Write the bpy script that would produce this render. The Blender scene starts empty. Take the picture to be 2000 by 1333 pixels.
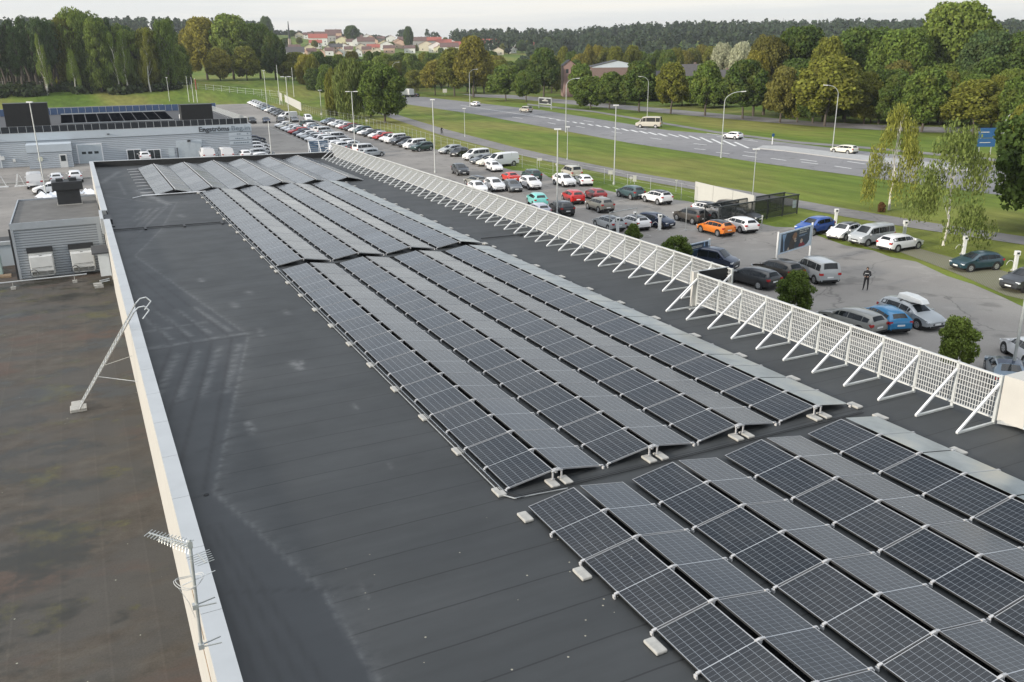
import bpy, bmesh, math, random
import numpy as np
from mathutils import Vector, Matrix
random.seed(7); RNG = np.random.default_rng(7)
S = bpy.context.scene
COL = S.collection
R = math.radians
# ------------------------------------------------------------------ camera
F, PITCH, ROLL, YAW, CH = 1673.86, .3232, -.0103, .458, 8.487
GZ = -8.2                                    # street level; the flat roof is z = 0
fw = np.array([math.sin(YAW)*math.cos(PITCH), math.cos(YAW)*math.cos(PITCH), -math.sin(PITCH)])
rt0 = np.array([math.cos(YAW), -math.sin(YAW), 0.]); up0 = np.cross(rt0, fw)
rt = rt0*math.cos(ROLL)+up0*math.sin(ROLL); up = -rt0*math.sin(ROLL)+up0*math.cos(ROLL)
CP = np.array([0, 0, CH])
cd = bpy.data.cameras.new('camera'); cam = bpy.data.objects.new('camera', cd); COL.objects.link(cam)
cam.matrix_world = Matrix(((rt[0], up[0], -fw[0], 0), (rt[1], up[1], -fw[1], 0), (rt[2], up[2], -fw[2], CH), (0, 0, 0, 1)))
cd.sensor_width = 36; cd.lens = F/2000*36; cd.clip_start = .1; cd.clip_end = 12000
S.camera = cam
S.render.resolution_x = 1024; S.render.resolution_y = 682
# ------------------------------------------------------------------ light
SUN_EL, SUN_AZ = 14, -97                     # degrees; azimuth from +Y towards +X
w = bpy.data.worlds.new("World"); S.world = w; w.use_nodes = True
nt = w.node_tree; nt.nodes.clear()
wo = nt.nodes.new('ShaderNodeOutputWorld'); bg = nt.nodes.new('ShaderNodeBackground')
sky = nt.nodes.new('ShaderNodeTexSky'); sky.sky_type = 'NISHITA'; sky.sun_disc = False
sky.sun_elevation = R(SUN_EL); sky.sun_rotation = R(SUN_AZ); sky.air_density = 1.0; sky.dust_density = 2.0; sky.altitude = 50
tc = nt.nodes.new('ShaderNodeTexCoord'); mp = nt.nodes.new('ShaderNodeMapping'); mp.inputs['Scale'].default_value = (1.0, 1.0, 22.0)
nz = nt.nodes.new('ShaderNodeTexNoise'); nz.inputs['Scale'].default_value = 2.6; nz.inputs['Detail'].default_value = 6; nz.inputs['Roughness'].default_value = .55
nt.links.new(tc.outputs['Generated'], mp.inputs['Vector']); nt.links.new(mp.outputs[0], nz.inputs['Vector'])
sz = nt.nodes.new('ShaderNodeSeparateXYZ'); nt.links.new(tc.outputs['Generated'], sz.inputs[0])
def wramp(fac, stops):
    r = nt.nodes.new('ShaderNodeValToRGB'); e = r.color_ramp.elements
    while len(e) < len(stops): e.new(.5)
    for q, (p, c) in zip(e, stops): q.position = p; q.color = (*c, 1)
    nt.links.new(fac, r.inputs[0]); return r.outputs[0]
# high thin overcast: pale at the horizon, a bluer band above it, bright cloud overhead
cl = wramp(sz.outputs[2], [(0, (.455, .44, .41)), (.05, (.45, .44, .42)), (.11, (.39, .395, .395)), (.20, (.45, .46, .47)), (.29, (.42, .46, .51)), (.40, (.37, .40, .44)), (.56, (.20, .22, .25)), (.72, (.15, .17, .20)), (.86, (.95, .97, 1.0)), (1, (1., 1., 1.))])
cm = nt.nodes.new('ShaderNodeMix'); cm.data_type = 'RGBA'; cm.blend_type = 'MULTIPLY'; cm.inputs[0].default_value = 1; cm.inputs[7].default_value = (13.5, 13.5, 13.5, 1); nt.links.new(cl, cm.inputs[6])
cn = nt.nodes.new('ShaderNodeMix'); cn.data_type = 'RGBA'; cn.blend_type = 'MULTIPLY'; cn.inputs[0].default_value = 1; nt.links.new(cm.outputs[2], cn.inputs[6]); nt.links.new(wramp(nz.outputs[0], [(.40, (.86, .89, .93)), (.56, (1.0, 1.0, 1.0)), (.7, (1.03, 1.01, .98))]), cn.inputs[7])
mx = nt.nodes.new('ShaderNodeMix'); mx.data_type = 'RGBA'; mx.inputs[0].default_value = .86
nt.links.new(sky.outputs[0], mx.inputs[6]); nt.links.new(cn.outputs[2], mx.inputs[7])
nt.links.new(mx.outputs[2], bg.inputs[0]); bg.inputs[1].default_value = .15
nt.links.new(bg.outputs[0], wo.inputs[0])
sl = bpy.data.lights.new('sun', 'SUN'); sl.energy = 3.9; sl.angle = R(4); sl.color = (1, .91, .80)
so = bpy.data.objects.new('sun', sl); COL.objects.link(so)
sd = Vector((math.sin(R(SUN_AZ))*math.cos(R(SUN_EL)), math.cos(R(SUN_AZ))*math.cos(R(SUN_EL)), math.sin(R(SUN_EL))))
so.rotation_euler = sd.to_track_quat('Z', 'Y').to_euler(); so.location = (-40, 0, 60)
S.view_settings.view_transform = 'Standard'; S.view_settings.look = 'None'; S.view_settings.gamma = 1; S.view_settings.exposure = 0.3
S.render.engine = 'CYCLES'
# ------------------------------------------------------------------ placing things measured off the photograph
def ray(x, y): return fw+rt*(x-1000)/F-up*(y-666.5)/F
def G(x, y, z=GZ):
    d = ray(x, y); t = (z-CH)/d[2]; return CP+d*t
def GY(x, y, Y):
    d = ray(x, y); return CP+d*(Y-CP[1])/d[1]
def ss(t): t = np.clip(t, 0, 1); return t*t*(3-2*t)
def az_of(px): d = ray(px, 108); return math.atan2(d[0], d[1])
SKY = [(-900, 57), (0, 67), (330, 64), (520, 69), (580, 71), (700, 75), (760, 79), (900, 85), (1000, 81), (1120, 82), (1250, 70), (1500, 67), (1800, 66), (2100, 70), (2900, 68)]   # bare skyline of the hills
_az = np.array([az_of(p) for p, _ in SKY]); _zt = []
for p, y in SKY:
    d = ray(p, y); _zt.append(CH+d[2]/math.hypot(d[0], d[1])*1450)
_zt = np.array(_zt)
def terrain(x, y):
    x = np.asarray(x, float); y = np.asarray(y, float)
    D = np.hypot(x, y); az = np.arctan2(x, y)
    Lm = 1-ss((az-R(11))/R(8))
    zt = np.interp(az, _az, _zt)-GZ-6*Lm
    return GZ+6*Lm*ss((D-345)/70)+zt*ss((D-500)/950)
def GT(x, y, zoff=0):
    d = ray(x, y); n = math.hypot(d[0], d[1]); D = 60.
    while D < 2600:
        p = CP+d*(D/n)
        if p[2] <= terrain(p[0], p[1]): return np.array([p[0], p[1], float(terrain(p[0], p[1]))])
        D += 2
    return np.array([p[0], p[1], float(terrain(p[0], p[1]))])
def AT(px, D):                               # the ground at distance D in the direction of px
    a = az_of(px); x, y = D*math.sin(a), D*math.cos(a); return np.array([x, y, float(terrain(x, y))])
def hgt(p, py):                              # height of a thing standing at p whose top shows at py
    lo, hi = 0, 80
    for _ in range(40):
        m = (lo+hi)/2; d = np.array([p[0], p[1], p[2]+m])-CP
        if 666.5-F*(d@up)/(d@fw) > py: lo = m
        else: hi = m
    return lo
# ------------------------------------------------------------------ materials
MATS = {}
def nodes(name):
    m = bpy.data.materials.new(name); m.use_nodes = True; MATS[name] = m
    n = m.node_tree; return m, n, n.nodes['Principled BSDF']
def N(n, t, **k):
    o = n.nodes.new(t)
    for a, v in k.items():
        if a.startswith('i_'):
            key = a[2:]; key = int(key) if key.isdigit() else key.replace('_', ' ')
            o.inputs[key].default_value = v
        else: setattr(o, a, v)
    return o
def ramp(n, fac, stops):
    r = N(n, 'ShaderNodeValToRGB'); e = r.color_ramp.elements
    while len(e) < len(stops): e.new(.5)
    for q, (p, c) in zip(e, stops):
        q.position = p; q.color = (*c, 1) if len(c) == 3 else c
    n.links.new(fac, r.inputs[0]); return r.outputs[0]
def mat(name, c, rough=.6, metal=0, var=.12, scale=3., bump=0, spec=.5, objcol=False):
    if name in MATS: return MATS[name]
    m, n, b = nodes(name)
    b.inputs['Roughness'].default_value = rough; b.inputs['Metallic'].default_value = metal
    b.inputs['Specular IOR Level'].default_value = spec
    t = N(n, 'ShaderNodeTexCoord'); z = N(n, 'ShaderNodeTexNoise', i_Scale=scale, i_Detail=5)
    n.links.new(t.outputs['Object'], z.inputs['Vector'])
    hs = N(n, 'ShaderNodeMix', data_type='RGBA', blend_type='MULTIPLY'); hs.inputs[0].default_value = 1
    if objcol:
        oi = N(n, 'ShaderNodeObjectInfo'); n.links.new(oi.outputs['Color'], hs.inputs[6])
    else: hs.inputs[6].default_value = (*c, 1)
    g = ramp(n, z.outputs[0], [(.3, (1-var,)*3), (.7, (1+var,)*3)])
    n.links.new(g, hs.inputs[7]); n.links.new(hs.outputs[2], b.inputs['Base Color'])
    if bump:
        bp = N(n, 'ShaderNodeBump', i_Strength=bump, i_Distance=.02); n.links.new(z.outputs[0], bp.inputs['Height']); n.links.new(bp.outputs[0], b.inputs['Normal'])
    return m
def M(name): return MATS[name]
mat('white_metal', (.74, .75, .76), .45, .0, .06)
mat('aluminium', (.62, .63, .64), .35, .7, .1)
mat('galvanised', (.55, .57, .57), .4, .6, .15, 8)
mat('concrete_stone', (.36, .355, .33), .85, 0, .15, 9, .3)
mat('cream_wall', (.46, .45, .415), .75, 0, .05, 1.5)
mat('coping_metal', (.42, .44, .45), .5, .1, .06, 1.2)
mat('dark_metal', (.02, .022, .025), .55, 0, .2)
mat('black_felt', (.012, .013, .014), .8, 0, .2)
mat('rubber', (.02, .02, .02), .8)
mat('rim_metal', (.45, .46, .47), .35, .6)
mat('car_glass', (.012, .015, .017), .04, 0, .3, 1.5, spec=.45)
mat('headlamp', (.75, .78, .8), .12)
mat('taillamp', (.38, .02, .02), .2)
mat('plate', (.72, .73, .72), .5)
mat('bark', (.09, .075, .06), .9, 0, .3, 4)
mat('birch_bark', (.55, .53, .48), .8, 0, .35, 2.5)
mat('window_glass', (.03, .04, .045), .08)
mat('post_metal', (.46, .48, .47), .45, .4)
mat('skin', (.45, .28, .2), .6); mat('hair', (.05, .035, .025), .7); mat('black_cloth', (.012, .012, .015), .8); mat('white_print', (.7, .7, .7), .7)
mat('jeans', (.02, .02, .028), .85)
mat('sign_white', (.46, .46, .42), .6, 0, .03)
mat('plaster', (1, 1, 1), .8, 0, .06, 1, objcol=True)
mat('roof_tile', (1, 1, 1), .75, 0, .15, 2, objcol=True)
mat('asphalt_roof', (.05, .052, .055), .8, 0, .2, 1.2)
mat('brick', (.17, .12, .105), .85, 0, .15, 4)
mat('pvdark', (.016, .02, .026), .25, 0, .2)
mat('letter_dark', (.05, .06, .07), .5); mat('letter_light', (.16, .2, .24), .5)
mat('tarp', (.75, .77, .8), .6, 0, .1, 6)
mat('wood', (.28, .2, .13), .8, 0, .25, 5)
def paint():
    m, n, b = nodes('car_paint'); oi = N(n, 'ShaderNodeObjectInfo'); n.links.new(oi.outputs['Color'], b.inputs['Base Color'])
    b.inputs['Roughness'].default_value = .28; b.inputs['Coat Weight'].default_value = .6; b.inputs['Coat Roughness'].default_value = .08
paint()
# corrugated cladding: thin horizontal ribs as bump and tone
def cladding(name, c, pitch, rough=.5):
    m, n, b = nodes(name); b.inputs['Roughness'].default_value = rough
    g = N(n, 'ShaderNodeNewGeometry'); s = N(n, 'ShaderNodeSeparateXYZ'); n.links.new(g.outputs['Position'], s.inputs[0])
    a = N(n, 'ShaderNodeMath', operation='MULTIPLY', i_1=1/pitch); n.links.new(s.outputs[2], a.inputs[0])
    f = N(n, 'ShaderNodeMath', operation='FRACT'); n.links.new(a.outputs[0], f.inputs[0])
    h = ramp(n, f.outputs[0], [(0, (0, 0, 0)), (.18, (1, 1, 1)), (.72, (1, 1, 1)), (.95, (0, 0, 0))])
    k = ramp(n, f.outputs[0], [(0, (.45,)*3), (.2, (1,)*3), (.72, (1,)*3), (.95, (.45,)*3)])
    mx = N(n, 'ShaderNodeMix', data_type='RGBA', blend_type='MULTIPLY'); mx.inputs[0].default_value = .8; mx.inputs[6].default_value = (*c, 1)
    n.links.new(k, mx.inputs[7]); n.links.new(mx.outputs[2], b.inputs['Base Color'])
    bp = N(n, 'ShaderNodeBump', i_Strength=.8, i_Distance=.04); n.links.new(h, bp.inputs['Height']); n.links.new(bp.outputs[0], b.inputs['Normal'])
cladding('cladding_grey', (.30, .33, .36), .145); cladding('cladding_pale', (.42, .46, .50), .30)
mat('fascia_pale', (.46, .51, .55), .5, 0, .04, .6); mat('door_pale', (.44, .49, .52), .5, 0, .05)
# photovoltaic glass: 6 x 24 half cells between pale conductor lines
def pv():
    m, n, b = nodes('solar_cells'); t = N(n, 'ShaderNodeTexCoord'); s = N(n, 'ShaderNodeSeparateXYZ'); n.links.new(t.outputs['Object'], s.inputs[0])
    def lines(out, cell, half, off=0.):
        a = N(n, 'ShaderNodeMath', operation='MULTIPLY_ADD', i_1=1/cell, i_2=off); n.links.new(out, a.inputs[0])
        f = N(n, 'ShaderNodeMath', operation='FRACT'); n.links.new(a.outputs[0], f.inputs[0])
        p = N(n, 'ShaderNodeMath', operation='PINGPONG', i_1=.5); n.links.new(f.outputs[0], p.inputs[0])
        l = N(n, 'ShaderNodeMath', operation='LESS_THAN', i_1=half/cell); n.links.new(p.outputs[0], l.inputs[0]); return l.outputs[0]
    lx = lines(s.outputs[0], .168, .0042); ly = lines(s.outputs[1], .0858, .0026)
    ab = N(n, 'ShaderNodeMath', operation='ABSOLUTE'); n.links.new(s.outputs[1], ab.inputs[0])
    mid = N(n, 'ShaderNodeMath', operation='LESS_THAN', i_1=.008); n.links.new(ab.outputs[0], mid.inputs[0])
    bus = lines(s.outputs[0], .028, .0008)
    z = N(n, 'ShaderNodeTexNoise', i_Scale=1.3, i_Detail=3); n.links.new(t.outputs['Object'], z.inputs['Vector'])
    oi = N(n, 'ShaderNodeObjectInfo'); base = ramp(n, oi.outputs['Random'], [(0, (.008, .011, .015)), (1, (.014, .016, .019))])
    def over(prev, fac, c, s_=1.):
        q = N(n, 'ShaderNodeMath', operation='MULTIPLY', i_1=s_); n.links.new(fac, q.inputs[0])
        x = N(n, 'ShaderNodeMix', data_type='RGBA'); n.links.new(q.outputs[0], x.inputs[0]); n.links.new(prev, x.inputs[6]); x.inputs[7].default_value = (*c, 1); return x.outputs[2]
    c = over(base, bus, (.08, .09, .10), .25); c = over(c, ly, (.20, .22, .24), .7); c = over(c, lx, (.24, .27, .30), .7); c = over(c, mid.outputs[0], (.36, .38, .40))
    pz = N(n, 'ShaderNodeTexNoise', i_Scale=1.1, i_Detail=7); g2 = N(n, 'ShaderNodeNewGeometry'); n.links.new(g2.outputs['Position'], pz.inputs['Vector'])
    pf = N(n, 'ShaderNodeMapRange', i_1=.42, i_2=.8, i_3=.0, i_4=.055); n.links.new(pz.outputs[0], pf.inputs[0]); c = over(c, pf.outputs[0], (.30, .29, .26))
    vd = N(n, 'ShaderNodeTexVoronoi', i_Scale=1.6); n.links.new(g2.outputs['Position'], vd.inputs['Vector']); vl = N(n, 'ShaderNodeMath', operation='LESS_THAN', i_1=.02); n.links.new(vd.outputs['Distance'], vl.inputs[0]); c = over(c, vl.outputs[0], (.5, .5, .47), .8)
    n.links.new(c, b.inputs['Base Color'])
    dz = N(n, 'ShaderNodeTexNoise', i_Scale=.6, i_Detail=2); n.links.new(t.outputs['Object'], dz.inputs['Vector'])
    rr = N(n, 'ShaderNodeMapRange', i_3=.16, i_4=.26); n.links.new(oi.outputs['Random'], rr.inputs[0]); n.links.new(rr.outputs[0], b.inputs['Roughness'])
    b.inputs['IOR'].default_value = 1.62; b.inputs['Sheen Weight'].default_value = .14; b.inputs['Sheen Roughness'].default_value = .22; b.inputs['Sheen Tint'].default_value = (.8, .86, .92, 1)
pv()
def foliage(name, yellow=(.22, .20, .03), trans=.36):
    m, n, b = nodes(name); oi = N(n, 'ShaderNodeObjectInfo'); g = N(n, 'ShaderNodeNewGeometry')
    z = N(n, 'ShaderNodeTexNoise', i_Scale=.35, i_Detail=3); n.links.new(g.outputs['Position'], z.inputs['Vector'])
    hv = N(n, 'ShaderNodeHueSaturation'); n.links.new(oi.outputs['Color'], hv.inputs['Color'])
    v = N(n, 'ShaderNodeMapRange', i_3=.55, i_4=1.5); n.links.new(g.outputs['Random Per Island'], v.inputs[0]); n.links.new(v.outputs[0], hv.inputs['Value'])
    f = N(n, 'ShaderNodeMapRange', i_1=.45, i_2=.75, i_3=0., i_4=.45); n.links.new(z.outputs[0], f.inputs[0])
    al = N(n, 'ShaderNodeMath', operation='MULTIPLY'); n.links.new(f.outputs[0], al.inputs[0]); n.links.new(oi.outputs['Alpha'], al.inputs[1])
    x = N(n, 'ShaderNodeMix', data_type='RGBA'); n.links.new(al.outputs[0], x.inputs[0]); n.links.new(hv.outputs[0], x.inputs[6]); x.inputs[7].default_value = (*yellow, 1)
    n.links.new(x.outputs[2], b.inputs['Base Color']); b.inputs['Roughness'].default_value = .75; b.inputs['Specular IOR Level'].default_value = .25
    tr = N(n, 'ShaderNodeBsdfTranslucent'); n.links.new(x.outputs[2], tr.inputs[0]); ms = N(n, 'ShaderNodeMixShader', i_0=trans)
    out = n.nodes['Material Output']; n.links.new(b.outputs[0], ms.inputs[1]); n.links.new(tr.outputs[0], ms.inputs[2]); n.links.new(ms.outputs[0], out.inputs['Surface'])
foliage('foliage')
# ------------------------------------------------------------------ mesh builder
class MB:
    def __init__(s): s.v = []; s.f = []; s.mi = []
    def add(s, vs, fs, mi=0):
        o = len(s.v); s.v += [tuple(float(q) for q in a) for a in vs]; s.f += [tuple(i+o for i in a) for a in fs]; s.mi += [mi]*len(fs); return s
    def box(s, x0, x1, y0, y1, z0, z1, mi=0, M=None):
        vs = [(x, y, z) for z in (z0, z1) for y in (y0, y1) for x in (x0, x1)]
        if M is not None: vs = [tuple(M @ Vector(a)) for a in vs]
        return s.add(vs, [(0, 2, 3, 1), (4, 5, 7, 6), (0, 1, 5, 4), (2, 6, 7, 3), (0, 4, 6, 2), (1, 3, 7, 5)], mi)
    def bar(s, a, b, w=.05, h=None, mi=0, n=4, w2=None):
        a = Vector(a); b = Vector(b); h = h or w; d = (b-a).normalized(); u = Vector((0, 0, 1)) if abs(d.z) < .95 else Vector((0, 1, 0))
        r = d.cross(u).normalized(); u = r.cross(d); vs = []; k = (w2 or w)/w
        for p, q in ((a, 1), (b, k)):
            for i in range(n):
                t = 2*math.pi*(i+.5)/n; m = 1/math.cos(math.pi/n) if n == 4 else 1
                vs.append(p+r*math.cos(t)*w/2*m*q+u*math.sin(t)*h/2*m*q)
        fs = [(i, (i+1) % n, n+(i+1) % n, n+i) for i in range(n)]+[tuple(range(n-1, -1, -1)), tuple(range(n, 2*n))]
        return s.add(vs, fs, mi)
    def tube(s, pts, w, n=6, mi=0):
        for a, b in zip(pts[:-1], pts[1:]): s.bar(a, b, w, n=n, mi=mi)
        return s
    def disc(s, c, r, ax, t, n=18, mi=0):
        a = Vector(c)-Vector(ax)*t/2; b = Vector(c)+Vector(ax)*t/2; return s.bar(a, b, 2*r, n=n, mi=mi)
    def prism(s, poly, z0, z1, mi=0):
        n = len(poly); return s.add([(x, y, z0) for x, y in poly]+[(x, y, z1) for x, y in poly], [tuple(range(n-1, -1, -1)), tuple(range(n, 2*n))]+[(i, (i+1) % n, n+(i+1) % n, n+i) for i in range(n)], mi)
    def mesh(s, name, mats, smooth=False):
        me = bpy.data.meshes.new(name); me.from_pydata(s.v, [], s.f)
        for m in (mats if isinstance(mats, (list, tuple)) else [mats]): me.materials.append(MATS[m])
        me.polygons.foreach_set('material_index', s.mi)
        if smooth: me.polygons.foreach_set('use_smooth', [True]*len(s.f))
        me.update(); return me
    def build(s, name, mats, parent=None, smooth=False, bevel=0, loc=None):
        return obj(name, s.mesh(name, mats, smooth), parent, bevel, loc)
def obj(name, me, parent=None, bevel=0, loc=None, rz=None):
    o = bpy.data.objects.new(name, me); COL.objects.link(o)
    if parent is not None: o.parent = parent
    if loc is not None: o.location = loc
    if rz is not None: o.rotation_euler.z = rz
    if bevel:
        b = o.modifiers.new('bevel', 'BEVEL'); b.width = bevel; b.segments = 2; b.limit_method = 'ANGLE'
    return o
def tag(o, label=None, cat=None, group=None, kind=None):
    if label: o['label'] = label
    if cat: o['category'] = cat
    if group: o['group'] = group
    if kind: o['kind'] = kind
    return o
def thing(name, label, cat, loc=(0, 0, 0), rz=0, group=None, scale=1):
    o = bpy.data.objects.new(name, None); COL.objects.link(o); o.location = [float(q) for q in loc]; o.rotation_euler.z = rz; o.empty_display_size = .3
    o.scale = (scale,)*3 if not isinstance(scale, tuple) else scale
    return tag(o, label, cat, group)
def setting(name, mb, m, smooth=False, kind='structure'): return tag(mb.build(name, m, smooth=smooth), kind=kind)
ORD = ['first', 'second', 'third', 'fourth', 'fifth', 'sixth', 'seventh', 'eighth', 'ninth', 'tenth', 'eleventh', 'twelfth', 'thirteenth', 'fourteenth', 'fifteenth', 'sixteenth', 'seventeenth', 'eighteenth', 'nineteenth', 'twentieth',
       'twenty first', 'twenty second', 'twenty third', 'twenty fourth', 'twenty fifth', 'twenty sixth', 'twenty seventh', 'twenty eighth', 'twenty ninth', 'thirtieth']+['%dth' % i for i in range(31, 90)]
# ================================================================== GROUND
def grass_mat():
    m, n, b = nodes('grass'); g = N(n, 'ShaderNodeNewGeometry')
    def nz(scale, sx=1, sy=1, det=5):
        mp = N(n, 'ShaderNodeMapping'); mp.inputs['Scale'].default_value = (sx, sy, 1); n.links.new(g.outputs['Position'], mp.inputs[0])
        z = N(n, 'ShaderNodeTexNoise', i_Scale=scale, i_Detail=det); n.links.new(mp.outputs[0], z.inputs['Vector']); return z.outputs[0]
    a = ramp(n, nz(.03, 1.6, .5), [(.35, (.082, .135, .018)), (.5, (.128, .172, .026)), (.65, (.185, .185, .046))])
    c = ramp(n, nz(.5, 1, .25, 8), [(.3, (.72,)*3), (.7, (1.2,)*3)])
    x = N(n, 'ShaderNodeMix', data_type='RGBA', blend_type='MULTIPLY'); x.inputs[0].default_value = 1; n.links.new(a, x.inputs[6]); n.links.new(c, x.inputs[7])
    n.links.new(x.outputs[2], b.inputs['Base Color']); b.inputs['Roughness'].default_value = .9; b.inputs['Specular IOR Level'].default_value = .15
    bp = N(n, 'ShaderNodeBump', i_Strength=.8, i_Distance=.15); n.links.new(nz(3, 1, 1, 8), bp.inputs['Height']); n.links.new(bp.outputs[0], b.inputs['Normal'])
grass_mat()
def asphalt_mat(name, c1, c2, c3, scale=.06):
    m, n, b = nodes(name); g = N(n, 'ShaderNodeNewGeometry')
    z = N(n, 'ShaderNodeTexNoise', i_Scale=scale, i_Detail=8, i_Roughness=.62); n.links.new(g.outputs['Position'], z.inputs['Vector'])
    a = ramp(n, z.outputs[0], [(.35, c1), (.5, c2), (.66, c3)])
    y = N(n, 'ShaderNodeTexNoise', i_Scale=30, i_Detail=2); n.links.new(g.outputs['Position'], y.inputs['Vector'])
    c = ramp(n, y.outputs[0], [(.3, (.85,)*3), (.7, (1.12,)*3)])
    x = N(n, 'ShaderNodeMix', data_type='RGBA', blend_type='MULTIPLY'); x.inputs[0].default_value = 1; n.links.new(a, x.inputs[6]); n.links.new(c, x.inputs[7])
    v = N(n, 'ShaderNodeTexVoronoi', feature='DISTANCE_TO_EDGE', i_Scale=.11); wv = N(n, 'ShaderNodeTexNoise', i_Scale=.5, i_Detail=4); n.links.new(g.outputs['Position'], wv.inputs['Vector'])
    ad = N(n, 'ShaderNodeMix', data_type='RGBA', blend_type='LINEAR_LIGHT'); ad.inputs[0].default_value = .9; n.links.new(g.outputs['Position'], ad.inputs[6]); n.links.new(wv.outputs['Color'], ad.inputs[7]); n.links.new(ad.outputs[2], v.inputs['Vector'])
    ck = ramp(n, v.outputs['Distance'], [(.0, (.55,)*3), (.006, (1, 1, 1))]); o1 = N(n, 'ShaderNodeTexNoise', i_Scale=.45, i_Detail=3); n.links.new(g.outputs['Position'], o1.inputs['Vector'])
    st = ramp(n, o1.outputs[0], [(.30, (.72,)*3), (.40, (1, 1, 1)), (.62, (1, 1, 1)), (.68, (1.12,)*3)])
    y1 = N(n, 'ShaderNodeMix', data_type='RGBA', blend_type='MULTIPLY'); y1.inputs[0].default_value = 1; n.links.new(x.outputs[2], y1.inputs[6]); n.links.new(ck, y1.inputs[7])
    y2 = N(n, 'ShaderNodeMix', data_type='RGBA', blend_type='MULTIPLY'); y2.inputs[0].default_value = 1; n.links.new(y1.outputs[2], y2.inputs[6]); n.links.new(st, y2.inputs[7])
    n.links.new(y2.outputs[2], b.inputs['Base Color']); b.inputs['Roughness'].default_value = .85
asphalt_mat('asphalt', (.17, .16, .147), (.225, .21, .192), (.27, .255, .232))
asphalt_mat('road_asphalt', (.16, .157, .16), (.19, .187, .19), (.22, .215, .215), .03)
asphalt_mat('path_asphalt', (.15, .145, .14), (.19, .18, .175), (.22, .21, .2), .1)
mat('road_paint', (.62, .62, .6), .7, 0, .15, 2)
mat('faded_paint', (.30, .295, .28), .8, 0, .25, 3)
mat('island_stone', (.36, .36, .35), .8, 0, .1, 1)
# one ground sheet to the horizon
def make_ground():
    az = np.linspace(0, 2*np.pi, 361)[:-1]; Ds = np.concatenate([[8], np.linspace(20, 340, 17), np.linspace(345, 420, 10), np.linspace(440, 1500, 54), [1700, 2100, 2800, 4000, 7000]])
    A, D = np.meshgrid(az, Ds); X = D*np.sin(A); Y = D*np.cos(A)
    A2 = (A+np.pi) % (2*np.pi)-np.pi; Z = terrain(X, Y); Z[0] = GZ
    vs = [(0, 0, GZ)]+list(zip(X.ravel(), Y.ravel(), Z.ravel())); n = 360; fs = [(0, 1+(j+1) % n, 1+j) for j in range(n)]
    for i in range(len(Ds)-1):
        for j in range(n):
            a = 1+i*n+j; b = 1+i*n+(j+1) % n; fs.append((a, b, b+n, a+n))
    mb = MB(); mb.v = [tuple(map(float, v)) for v in vs]; mb.f = fs; mb.mi = [0]*len(fs)
    o = setting('ground', mb, 'grass', True)
    bm = bmesh.new(); bm.from_mesh(o.data); bmesh.ops.recalc_face_normals(bm, faces=bm.faces)
    if sum(f.normal.z for f in bm.faces) < 0: bmesh.ops.reverse_faces(bm, faces=bm.faces)
    bm.to_mesh(o.data); bm.free()
make_ground()
def sheet(name, pts, m, z, kind='structure'):
    mb = MB(); mb.add([(p[0], p[1], z) for p in pts], [tuple(range(len(pts)))])
    bm = bmesh.new(); me = mb.mesh(name, m); bm.from_mesh(me); bmesh.ops.triangulate(bm, faces=bm.faces)
    bmesh.ops.recalc_face_normals(bm, faces=bm.faces)
    if sum(f.normal.z for f in bm.faces) < 0: bmesh.ops.reverse_faces(bm, faces=bm.faces)
    bm.to_mesh(me); bm.free(); o = obj(name, me)
    return tag(o, kind=kind)
P = lambda L: [G(x, y)[:2] for x, y in L]
lot = P([(340, 197), (420, 200), (480, 197), (545, 214), (600, 231), (640, 242), (700, 251), (760, 266), (800, 279), (870, 297), (1000, 333), (1060, 338), (1072, 347), (1150, 364), (1200, 376), (1260, 369), (1315, 385), (1345, 394), (1480, 436), (1515, 444), (1560, 445), (1600, 462), (1650, 480), (1705, 490), (1740, 503), (1790, 512), (1850, 540), (1900, 556), (1960, 582), (2010, 606)])
lot = lot[:15]+lot[17:]
lot += [(64, 20), (64, -20), (-60, -20), (-60, 330)]
sheet('parking_lot', lot, 'asphalt', GZ+.02)
def strip(name, near, far, m, z):
    return sheet(name, [G(x, y)[:2] for x, y in near]+[G(x, y)[:2] for x, y in reversed(far)], m, z)
strip('road', [(760, 197), (800, 205), (930, 224), (1080, 252), (1230, 280), (1500, 321), (1664, 343), (1850, 368), (2000, 388), (2300, 428)],
      [(800, 189), (830, 190), (900, 198), (1060, 216), (1305, 255), (1400, 263), (1610, 288), (1790, 307), (1970, 326), (2300, 362)], 'road_asphalt', GZ+.024)
strip('cycle_path', [(500, 153), (617, 183), (700, 208), (772, 234), (863, 265), (1000, 300), (1110, 325), (1230, 349), (1350, 370), (1500, 395), (1650, 424), (1800, 449), (2000, 479), (2300, 525)],
      [(535, 153), (640, 181), (720, 206), (790, 229), (870, 253), (1000, 287), (1110, 312), (1230, 336), (1350, 356), (1500, 381), (1650, 408), (1800, 433), (2000, 463), (2300, 505)], 'path_asphalt', GZ+.03)
strip('service_road', [(930, 190), (1000, 193), (1180, 211), (1400, 231), (1600, 248), (1800, 259), (1985, 262), (2300, 285)], [(900, 184), (1000, 186), (1180, 202), (1400, 222), (1600, 239), (1800, 248), (1985, 250), (2300, 270)], 'path_asphalt', GZ+.03)
strip('footpath', [(1030, 206), (1160, 220), (1400, 261), (1560, 281), (1700, 292), (1900, 311), (2200, 345)], [(1030, 203), (1160, 217), (1400, 257), (1560, 277), (1700, 288), (1900, 306), (2200, 340)], 'path_asphalt', GZ+.034)
# median island, with a real kerb
isl = P([(1478, 291), (1490, 286), (1530, 287), (1640, 300), (1760, 313), (1900, 328), (1900, 336), (1760, 323), (1640, 310), (1530, 296)])
setting('traffic_island', MB().prism(isl, GZ+.02, GZ+.15), 'island_stone')
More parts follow.
